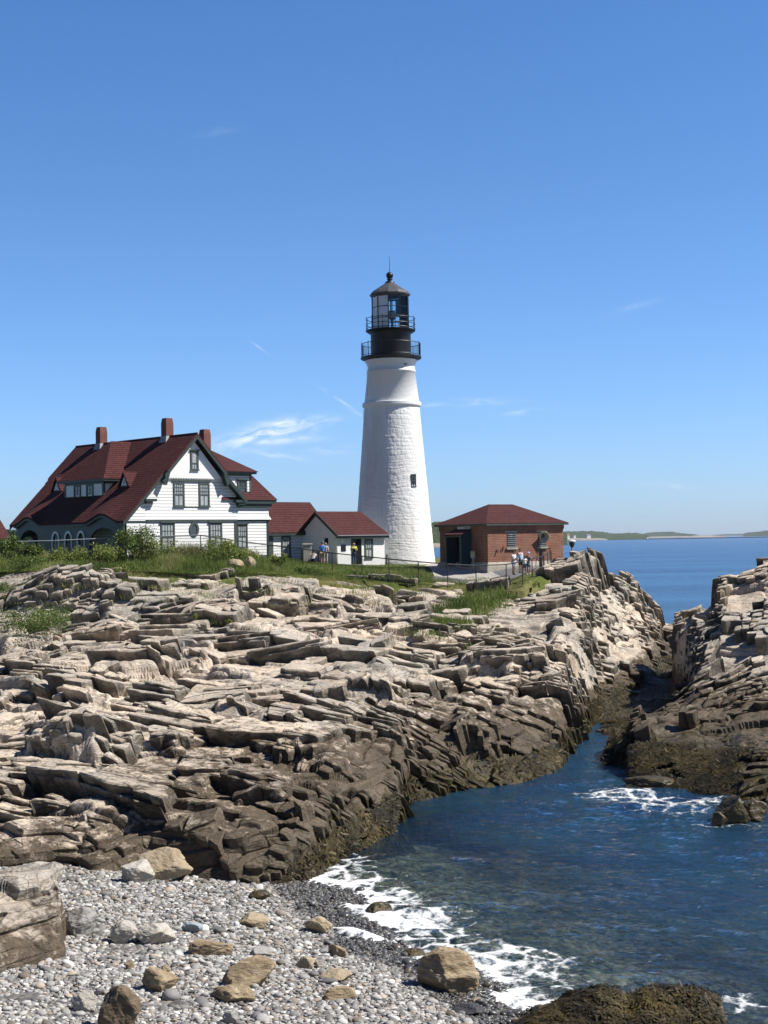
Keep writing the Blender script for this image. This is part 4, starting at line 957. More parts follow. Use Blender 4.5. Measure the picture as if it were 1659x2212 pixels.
m = HB(); bb = [(6.8, -.12, 6.94), (11.28, -.12, 6.94), (11.28, 8.3, 6.94), (6.8, 8.3, 6.94)]
m.add(bb + [(6.8, 4.2, 9.1), (9.15, 4.2, 9.1)], [(0, 1, 5, 4), (1, 2, 5), (2, 3, 4, 5), (0, 4, 3), (0, 3, 2, 1)]); m.build('upper_roof', M_roof2, wing)
m = HB(); m.box(8.9, 12.6, .2, .34, -.08, .04); m.build('base_board', M_green, wing)

# ------------------------------------------------------------------ annexes between house and tower (own frames)
def hfr(x, y):
    P = np.array([x, y]); return P
E1 = np.array([math.cos(EA), math.sin(EA)]); E2 = np.array([-E1[1], E1[0]])
A1 = np.array(at(577, 1204, 113.6)); zA = A1[2]
an = empty('link_building', A1, EA, 'low white clapboard link building between the big house and the entrance annex', 'annex')
L1 = 6.25; D1 = 4.6
m = MB(); m.box(0, L1, 0, D1, -.8, 2.12); m.prism([(L1 - .1, 0, 2.1), (L1 - .1, D1, 2.1), (L1 - .1, D1 / 2, 4.3)], (.1, 0, 0)); m.build('wall', M_clap, an)
m = MB(); ov = .35
for s_, (y0, y1) in enumerate(((-ov, D1 / 2), (D1 + ov, D1 / 2))): slab(m, [(-.6, y0, 2.02), (L1 + .3, y0, 2.02), (L1 + .3, y1, 4.52), (-.6, y1, 4.52)], .12)
m.build('roof', M_roof2, an)
m = MB(); m.box(-.2, L1 + .2, -.34, -.24, 1.72, 1.96); m.box(-.2, L1 - .02, -.24, -.02, 1.74, 1.8)
m.prism([(L1 + .3, -.38, 1.75), (L1 + .3, -.38, 2.05), (L1 + .3, D1 / 2, 4.53), (L1 + .3, D1 / 2, 4.2)], (.05, 0, 0)); m.build('fascia', M_green, an)
m = MB(); m.box(-.2, .62, -.05, .02, -.3, 1.75); dd_ = m.build('door', M_greenlit, an)
m = MB(); m.box(.5, .56, -.09, -.05, .9, 1.0); m.build('handle', M_black, dd_)
for a0 in (1.5, 3.85): window(an, MB, front(0), a0, a0 + .95, .05, 1.72, 2, 0, cas=.13, cap=False)
m = MB(); m.box(L1 - .22, L1 - .14, -.1, -.02, -.4, 1.8); m.build('downspout', M_green, an)
A2c = np.array(at(729.5, 1217.5, 113.2))
en = empty('entrance_annex', A2c, EA, 'small whitewashed brick entrance annex with open doorway joined to the foot of the lighthouse', 'annex')
L2, D2 = 5.2, 4.6
m = MB(); m.box(0, L2, 0, D2, -.8, 2.3); m.prism([(0, 0, 2.3), (0, D2, 2.3), (0, D2 / 2, 4.1)], (.2, 0, 0)); m.build('wall', M_whitebrick, en)
m = MB()
for y0, y1 in ((-.38, D2 / 2), (D2 + .38, D2 / 2)): slab(m, [(-.32, y0, 2.28), (L2 + .2, y0, 2.28), (L2 - .5, y1, 4.22), (-.32, y1, 4.22)], .1)
m.build('roof', M_roof2, en)
m = MB(); m.box(-.3, L2 + .2, -.36, -.26, 1.98, 2.22); m.box(-.3, L2 + .1, -.26, -.0, 2.0, 2.06); m.prism([(-.33, -.4, 2.02), (-.33, -.4, 2.3), (-.33, D2 / 2, 4.24), (-.33, D2 / 2, 3.95)], (-.05, 0, 0)); m.build('fascia', M_green, en)
m = MB(); m.box(-.34, L2 + .25, -.46, -.385, 2.2, 2.26); m.build('gutter', M_galv, en)
m = MB(); m.box(1.5, 1.58, -.06, 0, -.1, 1.92); m.box(2.5, 2.58, -.06, 0, -.1, 1.92); m.box(1.5, 2.58, -.06, 0, 1.92, 2.0); dw = m.build('doorway', M_greenlit, en)
m = MB(); m.box(1.58, 2.5, -.02, -.004, -.1, 1.92); m.build('opening', M_dark, dw)
m = MB(); m.box(1.58, 1.95, -.045, -.022, -.1, 1.9); m.build('door', M_green, en)
window(en, MB, front(0), 2.95, 3.85, .45, 1.95, 2, 0, cas=.13, cap=False)
m = MB(); m.box(.38, .88, -.05, 0, .98, 1.5); m.build('plaque', M_black, en, bevel=.01)
m = MB(); m.box(-.05, 0, 1.1, 1.5, 1.6, 2.05); m.build('wall_vent', M_dark, en)
m = MB(); m.box(.3, .42, -.25, -.1, 1.85, 2.0); m.tube((.36, -.18, 1.86), (.36, -.18, 1.72), .08, .05); m.build('lamp', M_white, en)
m = MB(); m.path([(-.1, -.03, 1.4), (-.1, -.03, .35)], .02); m.build('conduit', M_white, en)

# ------------------------------------------------------------------ lighthouse
TY = 122.0; TB = np.array(at(855, 1219.5, TY)); TX = at(848.5, 1000, TY)[0]
tower = empty('lighthouse', (TX, TY, TB[2]), 0, 'tall white rubble stone lighthouse tower with black lantern, two railed galleries and a ball finial', 'lighthouse')
PXM = TY / FPX; hz = lambda vy: float(at(848, vy, TY)[2] - TB[2])
z_belt, z_beltb = hz(870.5), hz(878.5)
nz, nt_ = 330, 300
prof_z = np.linspace(-0.9, z_beltb, nz); fr_ = np.clip(prof_z / z_beltb, 0, 1)
rad = (88.0 - 28.8 * fr_ ** 0.96 + 0.0 * fr_) * PXM
th = np.linspace(0, 2 * math.pi, nt_, endpoint=False); TT, ZZ = np.meshgrid(th, prof_z)
rr = np.repeat(rad[:, None], nt_, 1)
zrow = ZZ / 0.30 + 1.1 * vnoise(np.stack([np.cos(TT) * 3, np.sin(TT) * 3, ZZ], 2).reshape(-1, 3), 0.8, 5).reshape(TT.shape)
z0_ = np.zeros(TT.size); kk, fz, ez = jit(zrow.ravel(), z0_, z0_, 41, .85)
nst = 46.0
uu = (TT.ravel() / (2 * math.pi)) * nst + 5 * hsh(kk, z0_, z0_, 42)
ii, fu, eu = jit(uu, kk, z0_, 43, .7)
ed = np.minimum(ez * .34, eu * .5)
bul = 0.045 * sstep(0.0, 0.09, ed) * (0.4 + 0.9 * hsh(ii, kk, z0_, 44)) + 0.05 * (hsh(ii, kk, z0_, 45) - .5) * (fz - .5) + 0.05 * (hsh(ii, kk, z0_, 46) - .5) * (fu - .5)
P3 = np.stack([np.cos(TT) * 3.0, np.sin(TT) * 3.0, ZZ], 2).reshape(-1, 3)
bul = bul + 0.02 * fbm(P3, 3.0, 4, 47)
rr = rr + 0.38 * bul.reshape(TT.shape)
TV = np.stack([rr * np.cos(TT), rr * np.sin(TT), ZZ], 2).reshape(-1, 3)
i_ = np.arange(nz - 1)[:, None] * nt_; j_ = np.arange(nt_)[None]; TF = np.stack([(i_ + j_), i_ + (j_ + 1) % nt_, i_ + nt_ + (j_ + 1) % nt_, i_ + nt_ + j_], 2).reshape(-1, 4)
M_tower = mat('whitewashed_rubble', (0.74, 0.74, 0.73), 0.6, 0.25)
t = NT(M_tower.node_tree); ob = t.new('ShaderNodeTexCoord').outputs['Object']
n1 = t.noise(t.mapping(ob, (1, 1, .25)), .9, 6, .65); n2 = t.noise(ob, 7, 5, .65)
st_ = t.noise(t.mapping(ob, (2.2, 2.2, .09)), 1.0, 6, .7); t.link(t.mix(t.ramp(st_, [(.56, 0.0), (.74, .55)]), t.mix(t.ramp(n1, [(.45, 0.0), (.75, .7)]), (0.74, 0.74, 0.73), (0.62, 0.60, 0.55)), (.46, .40, .31)), t.n['Principled BSDF'].inputs['Base Color'])
t.link(t.new('ShaderNodeBump', inp={'Strength': .9, 'Distance': .03, 'Height': n2}).outputs[0], t.n['Principled BSDF'].inputs['Normal'])
npmesh('shaft', TV, TF, M_tower, tower, smooth=True)
M_tower2 = mat('painted_tower_brick', (0.74, 0.74, 0.73), 0.5, 0.3)
t = NT(M_tower2.node_tree); ob = t.new('ShaderNodeTexCoord').outputs['Object']; sp = t.new('ShaderNodeSeparateXYZ', inp={0: ob})
ang = t.math('ARCTAN2', sp.outputs[1], sp.outputs[0])
bv = t.new('ShaderNodeCombineXYZ', inp={0: t.math('MULTIPLY', ang, 2.2), 1: sp.outputs[2], 2: 0.0}).outputs[0]
br = t.new('ShaderNodeTexBrick', inp={'Vector': bv, 'Scale': 1.0, 'Mortar Size': .02, 'Brick Width': .3, 'Row Height': .11})
hh = t.math('ADD', t.math('MULTIPLY', br.outputs['Fac'], -.6), t.noise(ob, 5, 4, .6))
t.link(t.new('ShaderNodeBump', inp={'Strength': .7, 'Distance': .03, 'Height': hh}).outputs[0], t.n['Principled BSDF'].inputs['Normal'])
r_ = lambda px: px * PXM
zt = hz(779); zm = hz(804)
m = MB(); m.lathe([(r_(59.5), z_belt - .05), (r_(51.8), zm - .08), (r_(53.2), zm - .05), (r_(53.2), zm + .06), (r_(51.6), zm + .1), (r_(50.8), hz(793)), (r_(52), hz(789)), (r_(54), hz(784)), (r_(56.5), hz(780)), (r_(56.8), zt + .05)], 72)
m.build('upper_shaft', M_tower2, tower, smooth=True)
m = MB(); m.lathe([(r_(58), z_beltb - .05), (r_(63.2), z_beltb), (r_(63.8), z_beltb + .05), (r_(63.8), z_belt - .05), (r_(63), z_belt), (r_(57), z_belt + .03)], 72); m.build('belt_course', M_concrete if False else M_white, tower)
zd1 = hz(771.5); zd2 = hz(714)
m = MB(); m.lathe([(r_(20), zt - .02), (r_(57), zt - .02), (r_(60), zt + .08), (r_(62.5), zd1 - .22), (r_(65.8), zd1 - .14), (r_(65.8), zd1), (r_(20), zd1)], 72); m.build('lower_gallery', M_black, tower)
m = MB(); m.lathe([(r_(43.5), zd1 - .02), (r_(43.5), zd2 - .35), (r_(46), zd2 - .2)], 64); m.build('watch_room', M_black, tower, smooth=True)
m = MB(); m.lathe([(r_(20), zd2 - .25), (r_(47), zd2 - .25), (r_(52), zd2 - .12), (r_(54), zd2 - .06), (r_(54), zd2), (r_(20), zd2)], 64); m.build('upper_gallery', M_black, tower)
def railing(name, R_, z0, H_, nposts, nbal, parent, mids=()):
    g = MB()
    for zz_ in (H_,) + tuple(mids):
        pts = [(R_ * math.cos(2 * math.pi * i / 64), R_ * math.sin(2 * math.pi * i / 64), z0 + zz_) for i in range(65)]; g.path(pts, .028, 5)
    for i in range(nposts):
        a = 2 * math.pi * (i + .35) / nposts; p = (R_ * math.cos(a), R_ * math.sin(a)); g.tube((*p, z0), (*p, z0 + H_ + .16), .032, .022, 6)
    for i in range(nbal):
        a = 2 * math.pi * i / nbal; p = (R_ * math.cos(a), R_ * math.sin(a)); g.tube((*p, z0 + (mids[0] if mids else 0)), (*p, z0 + H_), .014, n=4)
    return g.build(name, M_black, parent)
railing('lower_railing', r_(64), zd1, 1.12, 12, 84, tower, (.1,))
railing('upper_railing', r_(53), zd2, 1.0, 12, 0, tower, (.5, .12))
# lantern: ten-sided glazing with white blanking panels on the landward side
zl0, zl1 = zd2, hz(642); RL_ = r_(40); ns = 10; off = math.radians(-96)
lm = MB()
cor = [(RL_ * math.cos(off + 2 * math.pi * i / ns), RL_ * math.sin(off + 2 * math.pi * i / ns)) for i in range(ns)]
for i in range(ns):
    p, q = cor[i], cor[(i + 1) % ns]
    lm.tube((*p, zl0), (*p, zl1), .05, n=6)
    for f_ in (0.0, .34, .67, 1.0): lm.tube((*p, zl0 + (zl1 - zl0) * f_), (*q, zl0 + (zl1 - zl0) * f_), .032, n=5)
lant = lm.build('lantern', M_black, tower)
M_blank = mat('lantern_blanking_panel', (0.74, 0.76, 0.78), 0.5, 0.4, noise=.15, nscale=3)
M_glassl = mat('lantern_glass', (0.9, 0.95, 1.0), 0.02, 0.5)
t = NT(M_glassl.node_tree); bs = t.n['Principled BSDF']; tr_ = t.new('ShaderNodeBsdfTransparent', inp={'Color': (.93, .97, .98, 1)}); gl_ = t.new('ShaderNodeBsdfGlossy', inp={'Roughness': .03})
lw = t.new('ShaderNodeFresnel', inp={'IOR': 1.5}); mx = t.new('ShaderNodeMixShader', inp={0: lw.outputs[0], 1: tr_.outputs[0], 2: gl_.outputs[0]}); t.link(mx.outputs[0], t.n['Material Output'].inputs[0])
for i in range(ns):
    p, q = np.array(cor[i]) * .985, np.array(cor[(i + 1) % ns]) * .985
    mid = (p + q) / 2
    blank = mid[0] < -.12 and mid[1] < .3
    g = MB(); z_a, z_b = zl0 + .03, zl1 - .02
    g.hull([(*p, z_a), (*q, z_a), (*(q * .985), z_a), (*(p * .985), z_a)], [(*p, z_b), (*q, z_b), (*(q * .985), z_b), (*(p * .985), z_b)])
    g.build('blanking_panel' if blank else 'glass_panel', M_blank if blank else M_glassl, lant)
M_screen = mat('dark_lantern_screen', (0.06, 0.13, 0.16), 0.4, 0.3)
g = MB(); g.box(.45, 1.15, -.75, -.70, zl0 + 1.05, zl1 - .3); g.build('screen', M_screen, lant)
g = MB(); g.lathe([(.12, zl0), (.12, zl0 + .9), (.32, zl0 + 1.0), (.34, zl0 + 1.55), (.2, zl0 + 1.7)], 20, 0.15, 0, True); g.build('lamp', M_galv, lant)
g = MB(); g.box(-.02, .08, -.3, -.22, zl0 + .8, zl1 - .1); g.box(-.3, .5, -.28, -.24, zl0 + .95, zl0 + 1.0); g.build('lamp_stand', M_black, lant)
# roof, ball, lightning rod
ze = hz(637); zr = hz(611.5)
g = MB(); g.lathe([(r_(38), ze - .12), (r_(44.6), ze - .06), (r_(44.6), ze + .04), (r_(40), hz(631)), (r_(22), hz(619.5)), (r_(9.5), zr)], 12, t0=off); g.lathe([(r_(38), ze - .3), (r_(43), ze - .1)], 12, t0=off)
M_lroof = mat('grey_lantern_roof', (0.085, 0.085, 0.09), 0.45, 0.5, noise=.3, nscale=2)
g.build('lantern_roof', M_lroof, tower)
g = MB(); g.lathe([(r_(10), zr - .05), (r_(10), zr + .1), (r_(5), zr + .16), (r_(5), hz(605)), (r_(7), hz(603.5)), (r_(3.5), hz(601.5))], 20); zb = hz(595.2)
g.lathe([(r_(7.8) * math.cos(a), zb + r_(7.8) * math.sin(a)) for a in np.linspace(-1.5, 1.5, 14)], 20); g.build('ball_vent', M_black, tower, smooth=True)
g = MB(); g.tube((0, 0, zb), (0, 0, hz(553)), .03, .012, 6); g.build('lightning_rod', M_black, tower)
# window in the shaft and the small porthole
def tower_open(name, vx, vy0, vy1, hw, kind):
    z0, z1 = hz(vy1), hz(vy0); zc = (z0 + z1) / 2; x = at(vx, (vy0 + vy1) / 2, TY - 2)[0] - TX
    rz = np.interp(zc, prof_z, rad) if zc < z_beltb else r_(51); y = -math.sqrt(rz * rz - x * x); a = math.atan2(y, x)
    n = np.array([math.cos(a), math.sin(a)]); s_ = np.array([-n[1], n[0]])
    def T(u, h, o): p = np.array([x, y]) + s_ * u + n * (o - .02); return (p[0], p[1], h)
    g = MB()
    if kind == 'w':
        pbox(g, T, -hw - .06, -hw, z0, z1, -.1, .10); pbox(g, T, hw, hw + .06, z0, z1, -.1, .10); pbox(g, T, -hw - .08, hw + .08, z0 - .07, z0, -.1, .13); pbox(g, T, -hw - .06, hw + .06, z1, z1 + .06, -.1, .11)
        pbox(g, T, -.02, .02, z0, z1, .05, .1); pbox(g, T, -hw, hw, zc - .03, zc + .03, .05, .11); pbox(g, T, -hw, hw, (zc + z1) / 2 - .02, (zc + z1) / 2 + .02, .05, .1)
        w = g.build(name, M_greenlit, tower); g = MB(); pbox(g, T, -hw, hw, z0, z1, -.1, .05); g.build('pane', M_pane, w)
    else:
        c = [(hw * math.cos(k), hw * math.sin(k)) for k in np.linspace(0, 2 * math.pi, 20, endpoint=False)]
        o2_ = [(1.35 * u, 1.35 * v) for u, v in c]
        g.add([T(u, zc + v, .06) for u, v in c] + [T(u, zc + v, .06) for u, v in o2_] + [T(u, zc + v, -.05) for u, v in o2_], [(k * 20 + i, k * 20 + (i + 1) % 20, (k + 1) * 20 + (i + 1) % 20, (k + 1) * 20 + i) for k in (0, 1) for i in range(20)])
        w = g.build(name, M_white, tower); g = MB(); g.add([T(u, zc + v, .05) for u, v in c], [tuple(range(20))]); g.build('pane', M_lead, w)
tower_open('tower_window', 893, 1029, 1053, .17, 'w')
tower_open('porthole', 875.5, 785.5, 795.5, .17, 'p')
g = MB(); g.path([(r_(-57), -1.2, zt), (r_(-53), -1.0, hz(800)), (r_(-52), -1.0, hz(868))], .012, 4); g.path([(r_(-62), -.6, z_beltb), (r_(-60.5), -.6, hz(935))], .02, 4); g.build('cable', M_lead, tower)

# ------------------------------------------------------------------ brick whistle house
WC = at(1054.3, 1214.7, 106.0); WA = math.radians(31.3)
wh = empty('brick_signal_house', WC, WA, 'square red brick fog signal house with hipped roof beside the lighthouse', 'brick building')
LX, LY = 7.14, 6.45
m = MB()
m.box(0, LX, 0, LY, 0, 2.36); m.box(-.03, LX + .03, -.03, LY + .03, 2.36, 2.46); m.box(-.06, LX + .06, -.06, LY + .06, 2.46, 2.78)
m.build('wall', M_brick, wh)
m = MB(); m.hull([(-.22, -.22, -.75), (LX + .22, -.22, -.75), (LX + .22, LY + .22, -.75), (-.22, LY + .22, -.75)], [(-.2, -.2, -.32), (LX + .2, -.2, -.32), (LX + .2, LY + .2, -.32), (-.2, LY + .2, -.32)])
m.hull([(-.2, -.2, -.32), (LX + .2, -.2, -.32), (LX + .2, LY + .2, -.32), (-.2, LY + .2, -.32)], [(-.05, -.05, .0), (LX + .05, -.05, .0), (LX + .05, LY + .05, .0), (-.05, LY + .05, .0)]); m.build('plinth', M_concrete, wh)
m = MB(); o = .34; bb = [(-o, -o, 2.9), (LX + o, -o, 2.9), (LX + o, LY + o, 2.9), (-o, LY + o, 2.9)]
m.add(bb + [(2.44, 3.22, 4.42), (4.73, 3.22, 4.42)], [(0, 1, 5, 4), (1, 2, 5), (2, 3, 4, 5), (3, 0, 4), (0, 3, 2, 1)]); rf = m.build('roof', M_roof2, wh)
m = MB(); m.box(-o + .03, LX + o - .03, -o + .03, LY + o - .03, 2.74, 2.896); m.build('fascia', M_greenlit, wh)
for a0, a1 in ((1.77, 2.6), (4.70, 5.47)):
    g = MB(); T = front(0.0); pbox(g, T, a0 - .16, a1 + .16, 2.2, 2.31, -.05, .03); w = g.build('window', M_concrete, wh); g = MB(); pbox(g, T, a0 - .08, a1 + .08, .93, 1.08, -.05, .12); g.build('sill', M_concrete, w)
    g = MB(); pbox(g, T, a0, a1, 1.08, 2.2, .002, .006); g.build('opening', M_green, w)
    g = MB()
    for k in range(7):
        z = 1.14 + k * .15; g.add([T(a0 + .03, z, .02), T(a1 - .03, z, .02), T(a1 - .03, z + .07, .05), T(a0 + .03, z + .07, .05)], [(0, 1, 2, 3)]); pbox(g, T, a0 + .03, a1 - .03, z - .012, z, .01, .05)
    g.build('louvre', M_curt, w)
# fog horn cowl hung in the far window
g = MB(); ax = Vector((-.35, -1.0, -.25)).normalized(); c0 = Vector((5.15, .05, 1.95)); a_ = ax.orthogonal().normalized(); b_ = ax.cross(a_); N_ = 24
ring = lambda d, r: [c0 + ax * d + (a_ * math.cos(2 * math.pi * i / N_) + b_ * math.sin(2 * math.pi * i / N_)) * r for i in range(N_)]
rs = [ring(0, .17), ring(.18, .2), ring(.36, .27), ring(.52, .40), ring(.55, .41), ring(.54, .37), ring(.36, .23), ring(.1, .13)]
g.add([p for q in rs for p in q], [(k * N_ + i, k * N_ + (i + 1) % N_, (k + 1) * N_ + (i + 1) % N_, (k + 1) * N_ + i) for k in range(7) for i in range(N_)]); g.build('horn', M_tan, wh, smooth=True)
# vestibule on the shaded side
y0, y1, dv = 2.12, 4.21, .95
g = MB(); g.box(-dv, 0, y0, y0 + .09, -.35, 2.1); g.prism([(-dv, y0, 2.1), (0, y0, 2.1), (0, y0, 2.5)], (0, .09, 0)); g.box(-dv, 0, y1 - .09, y1, -.35, 2.1); vb = g.build('vestibule', mat('blue_green_paint', (0.02, 0.05, 0.065), .6, .3, noise=.2), wh)
g = MB(); slab(g, [(-dv - .14, y0 - .08, 2.12), (-.0, y0 - .08, 2.56), (-.0, y1 + .08, 2.56), (-dv - .14, y1 + .08, 2.12)], .08); g.build('vestibule_roof', M_roof2, vb)
g = MB(); g.box(-dv - .03, -dv, y0 - .02, y0 + .12, -.35, 2.04); g.box(-dv - .03, -dv, y1 - .12, y1 + .02, -.35, 2.04); g.box(-dv - .03, -dv, y0 - .02, y1 + .02, 1.92, 2.04); g.build('door_frame', M_greenlit, vb)
g = MB(); g.box(-.04, -.01, y0 + .1, y1 - .1, -.3, 2.0); g.build('opening', M_dark, vb)
g = MB(); g.box(-.75, -.7, y0 + .25, y0 + .55, -.3, 1.85); g.build('door', M_green, vb)
g = MB(); g.box(-.09, -.02, y0 + .05, y0 + 1.75, 2.5, 2.72); sg = g.build('sign_board', M_white, wh)
for k in range(5): g = MB(); g.box(-.1, -.09, y0 + .18 + k * .13, y0 + .24 + k * .13 + .02 * (k % 2), 2.56 + .02 * (k % 3), 2.65); g.build('faded_mark', M_dark, sg)
g = MB(); T = front(0.0)
for ab_ in (((.62, .42), (.78, .95)), ((.78, .95), (.98, .85)), ((.98, .85), (1.0, .78)), None, ((1.22, 1.02), (1.28, .75)), ((1.28, .75), (1.42, 1.05)), ((1.42, 1.05), (1.42, 1.22))):
    if ab_ is None: g.build('iron_wall_bracket', M_black, wh); g = MB(); continue
    a, b = ab_; g.tube(T(*a, .05), T(*b, .05), .022, n=5)
g.build('iron_wall_bracket', M_black, wh)
ub = empty('meter_box', WC + np.array([math.cos(WA) * -.5 - math.sin(WA) * 1.25, math.sin(WA) * -.5 + math.cos(WA) * 1.25, -.45]), WA, 'small pale meter box on a post against the shaded brick wall', 'utility box')
g = MB(); g.box(-.1, .1, -.16, .16, .8, 1.28); g.build('box', M_tan, ub); g = MB(); g.tube((0, -.08, 0), (0, -.08, .82), .035); g.tube((0, .08, 0), (0, .08, .82), .03); g.build('post', M_galv, ub)

# beacon post on the point
bp_ = at(1236, 1205, 109); bc = empty('beacon_post', (bp_[0], bp_[1], 8.2), .3, 'short white navigation beacon post on a stone block at the cliff edge', 'beacon')
g = MB(); g.box(-.42, .5, -.4, .4, 0, 1.24); g.build('base_block', M_concrete, bc, bevel=.03)
g = MB(); g.tube((0, 0, 1.2), (0, 0, 2.1), .075); g.tube((-.18, .1, 1.2), (-.12, .05, 1.5), .02); g.build('post', M_galv, bc)
g = MB(); g.lathe([(.08, 2.0), (.2, 2.2), (.23, 2.42), (.1, 2.44)], 16); g.build('bracket', M_wire, bc)
g = MB(); g.lathe([(.1, 2.42), (.27, 2.42), (.29, 2.5), (.25, 2.56), (.05, 2.6)], 20, caps=True); g.build('lamp', M_white, bc)

# small shed at the left edge
SH_ = at(4, 1199, 128); shd = empty('white_shed', (SH_[0], SH_[1], SH_[2]), EA, 'small white shed with red roof past the left end of the big house', 'shed')
g = MB(); g.box(-3.2, .45, 0, 3.4, -1, 1.7); g.build('wall', M_clap, shd)
g = MB(); slab(g, [(-3.5, -.35, 1.55), (.75, -.35, 1.55), (.75, 1.7, 3.3), (-3.5, 1.7, 3.3)], .12); slab(g, [(-3.5, 3.75, 1.55), (.75, 3.75, 1.55), (.75, 1.7, 3.3), (-3.5, 1.7, 3.3)], .12); g.build('roof', M_roof2, shd)
g = MB(); g.box(-.9, -.35, -.05, 0, .2, 1.3); g.build('window', M_green, shd)

# ------------------------------------------------------------------ grass bank and plateau
def ground_z(x, y):
    x = np.asarray(x, float); y = np.asarray(y, float)
    vx = CX + FPX * x / y
    yc = np.interp(vx, CREST_X, CREST_Y); zc = np.interp(vx, CREST_X, CREST_Z)
    s = sstep(yc - .5, yc + 8.0, y)
    p = plat(x, y)
    zc = np.where(vx > 1180, np.minimum(zc, p), zc)
    z = zc * (1 - s) + p * s
    return z - 14 * sstep(138, 150, y) - 9 * sstep(13.6, 16.5, x)
def onground(vx, vy, dz=0.0):
    d = ray(vx, vy); Y = 108.0
    lo, hi = 70.0, 140.0
    for Y in np.arange(85, 140, .25):
        P = EYE + d * Y
        if P[2] <= float(ground_z(P[0], P[1])) + dz: return P
    return P
cxb = np.arange(-260, 1262, 4.0); tb = np.linspace(0, 1, 130) ** 1.5
ycb = np.interp(cxb, CREST_X, CREST_Y) - 1.6
Yb_ = ycb[None] + tb[:, None] * (152 - ycb[None]); Xb_ = (cxb[None] - CX) / FPX * Yb_
Zb_ = ground_z(Xb_, Yb_); PBk = np.stack([Xb_, Yb_, Zb_], 2).reshape(-1, 3)
vxb = np.repeat(cxb[None], len(tb), 0).ravel(); dyc = (Yb_ - ycb[None]).ravel()
PBk[:, 2] += (0.13 * fbm(PBk, 0.7, 4, 333)) * sstep(9, 3, dyc) - 0.55 * sstep(1.6, 0.25, dyc) - 5.0 * (dyc < 0.02)
M_bank = mat('bank_soil_and_turf', (0.085, 0.105, 0.028), .95, .1)
t = NT(M_bank.node_tree); ps_ = t.new('ShaderNodeNewGeometry').outputs['Position']
n1 = t.noise(ps_, .5, 5, .65); n2 = t.noise(ps_, 3.0, 5, .7)
c = t.mix(t.ramp(n1, [(.4, 0.0), (.62, 1.0)]), (0.075, 0.10, 0.022), (0.15, 0.14, 0.055)); c = t.mix(t.ramp(n2, [(.55, 0.0), (.7, .8)]), c, (0.20, 0.165, 0.10))
t.link(c, t.n['Principled BSDF'].inputs['Base Color']); t.link(t.new('ShaderNodeBump', inp={'Strength': 1.0, 'Distance': .12, 'Height': n2}).outputs[0], t.n['Principled BSDF'].inputs['Normal'])
bank = npmesh('grass_bank', PBk, gridfaces(len(tb), len(cxb)), M_bank, smooth=True); tag(bank, kind='structure')
def sheet_quad(name, corners, m_, lift, n=26):
    """paved sheet between four ground points, following the ground"""
    P = [onground(*c) for c in corners]; u, v = np.meshgrid(np.linspace(0, 1, n), np.linspace(0, 1, n))
    X = (1 - u) * (1 - v) * P[0][0] + u * (1 - v) * P[1][0] + u * v * P[2][0] + (1 - u) * v * P[3][0]
    Y = (1 - u) * (1 - v) * P[0][1] + u * (1 - v) * P[1][1] + u * v * P[2][1] + (1 - u) * v * P[3][1]
    Vp = np.stack([X, Y, ground_z(X, Y) + lift], 2).reshape(-1, 3)
    o = npmesh(name, Vp, gridfaces(n, n), m_, smooth=True); return tag(o, kind='structure')
sheet_quad('stone_path', [(938, 1246), (1100, 1254), (1030, 1226), (915, 1223)], M_pave, .06)
sheet_quad('asphalt_apron', [(1100, 1254), (1190, 1230), (1220, 1219), (1030, 1226)], M_asph, .05)
sheet_quad('asphalt_path', [(938, 1246), (1100, 1254), (1102, 1258), (930, 1256)], M_asph, .055)
sheet_quad('paving_by_tower', [(915, 1223), (1030, 1226), (1030, 1219), (935, 1218)], M_pave, .05)

# ------------------------------------------------------------------ fences
def fence_post(parent, p, h, r=.035): g = MB(); g.tube((p[0], p[1], p[2] - .3), (p[0], p[1], p[2] + h), r, n=6); g.lathe([(r * 1.3, p[2] + h), (r * 1.3, p[2] + h + .03), (.005, p[2] + h + .05)], 6, p[0], p[1]); return g.build('post', M_wire, parent)
FP = [(-60, 1173, 103), (17, 1170.5, 103), (118, 1168, 103), (277, 1161, 104), (433, 1156.3, 104), (501, 1166.3, 105.5), (579, 1177.3, 107.5), (654, 1185.7, 106.5), (717.6, 1194.6, 105), (782, 1201.3, 103), (840, 1207.3, 101), (903.6, 1213.3, 99), (966.7, 1218.5, 97), (1027.8, 1221.8, 98.5), (1093.2, 1219.5, 99), (1128, 1212.5, 99.5), (1149, 1206.7, 102.5), (1175, 1200.4, 106), (1183, 1194.6, 107), (1190.6, 1190.5, 108.0)]
tops = [at(*q) for q in FP]
fen = empty('chain_link_fence', (0, 0, 0), 0, 'long chain link fence with top rail along the grassy bank edge', 'fence')
for k, p in enumerate(tops):
    gz = float(ground_z(p[0], p[1])); h = min(1.35, p[2] - gz) if k > 11 else 1.25
    fence_post(fen, (p[0], p[1], p[2] - max(h, 1.05)), max(h, 1.05))
g = MB(); g.path([tuple(p) for p in tops[:5]], .045, 6); g.build('top_rail', M_galv, fen)
g = MB(); g.path([tuple(p) for p in tops[4:]], .04, 6); g.build('top_rail', M_wire, fen)
M_mesh = bpy.data.materials.new('chain_link'); M_mesh.use_nodes = True; t = NT(M_mesh.node_tree); b = t.n['Principled BSDF']; b.inputs['Base Color'].default_value = (.05, .05, .05, 1); b.inputs['Roughness'].default_value = .5
uvw = t.new('ShaderNodeAttribute', attribute_name='along').outputs['Fac']; uvz = t.new('ShaderNodeSeparateXYZ', inp={0: t.new('ShaderNodeNewGeometry').outputs['Position']}).outputs[2]
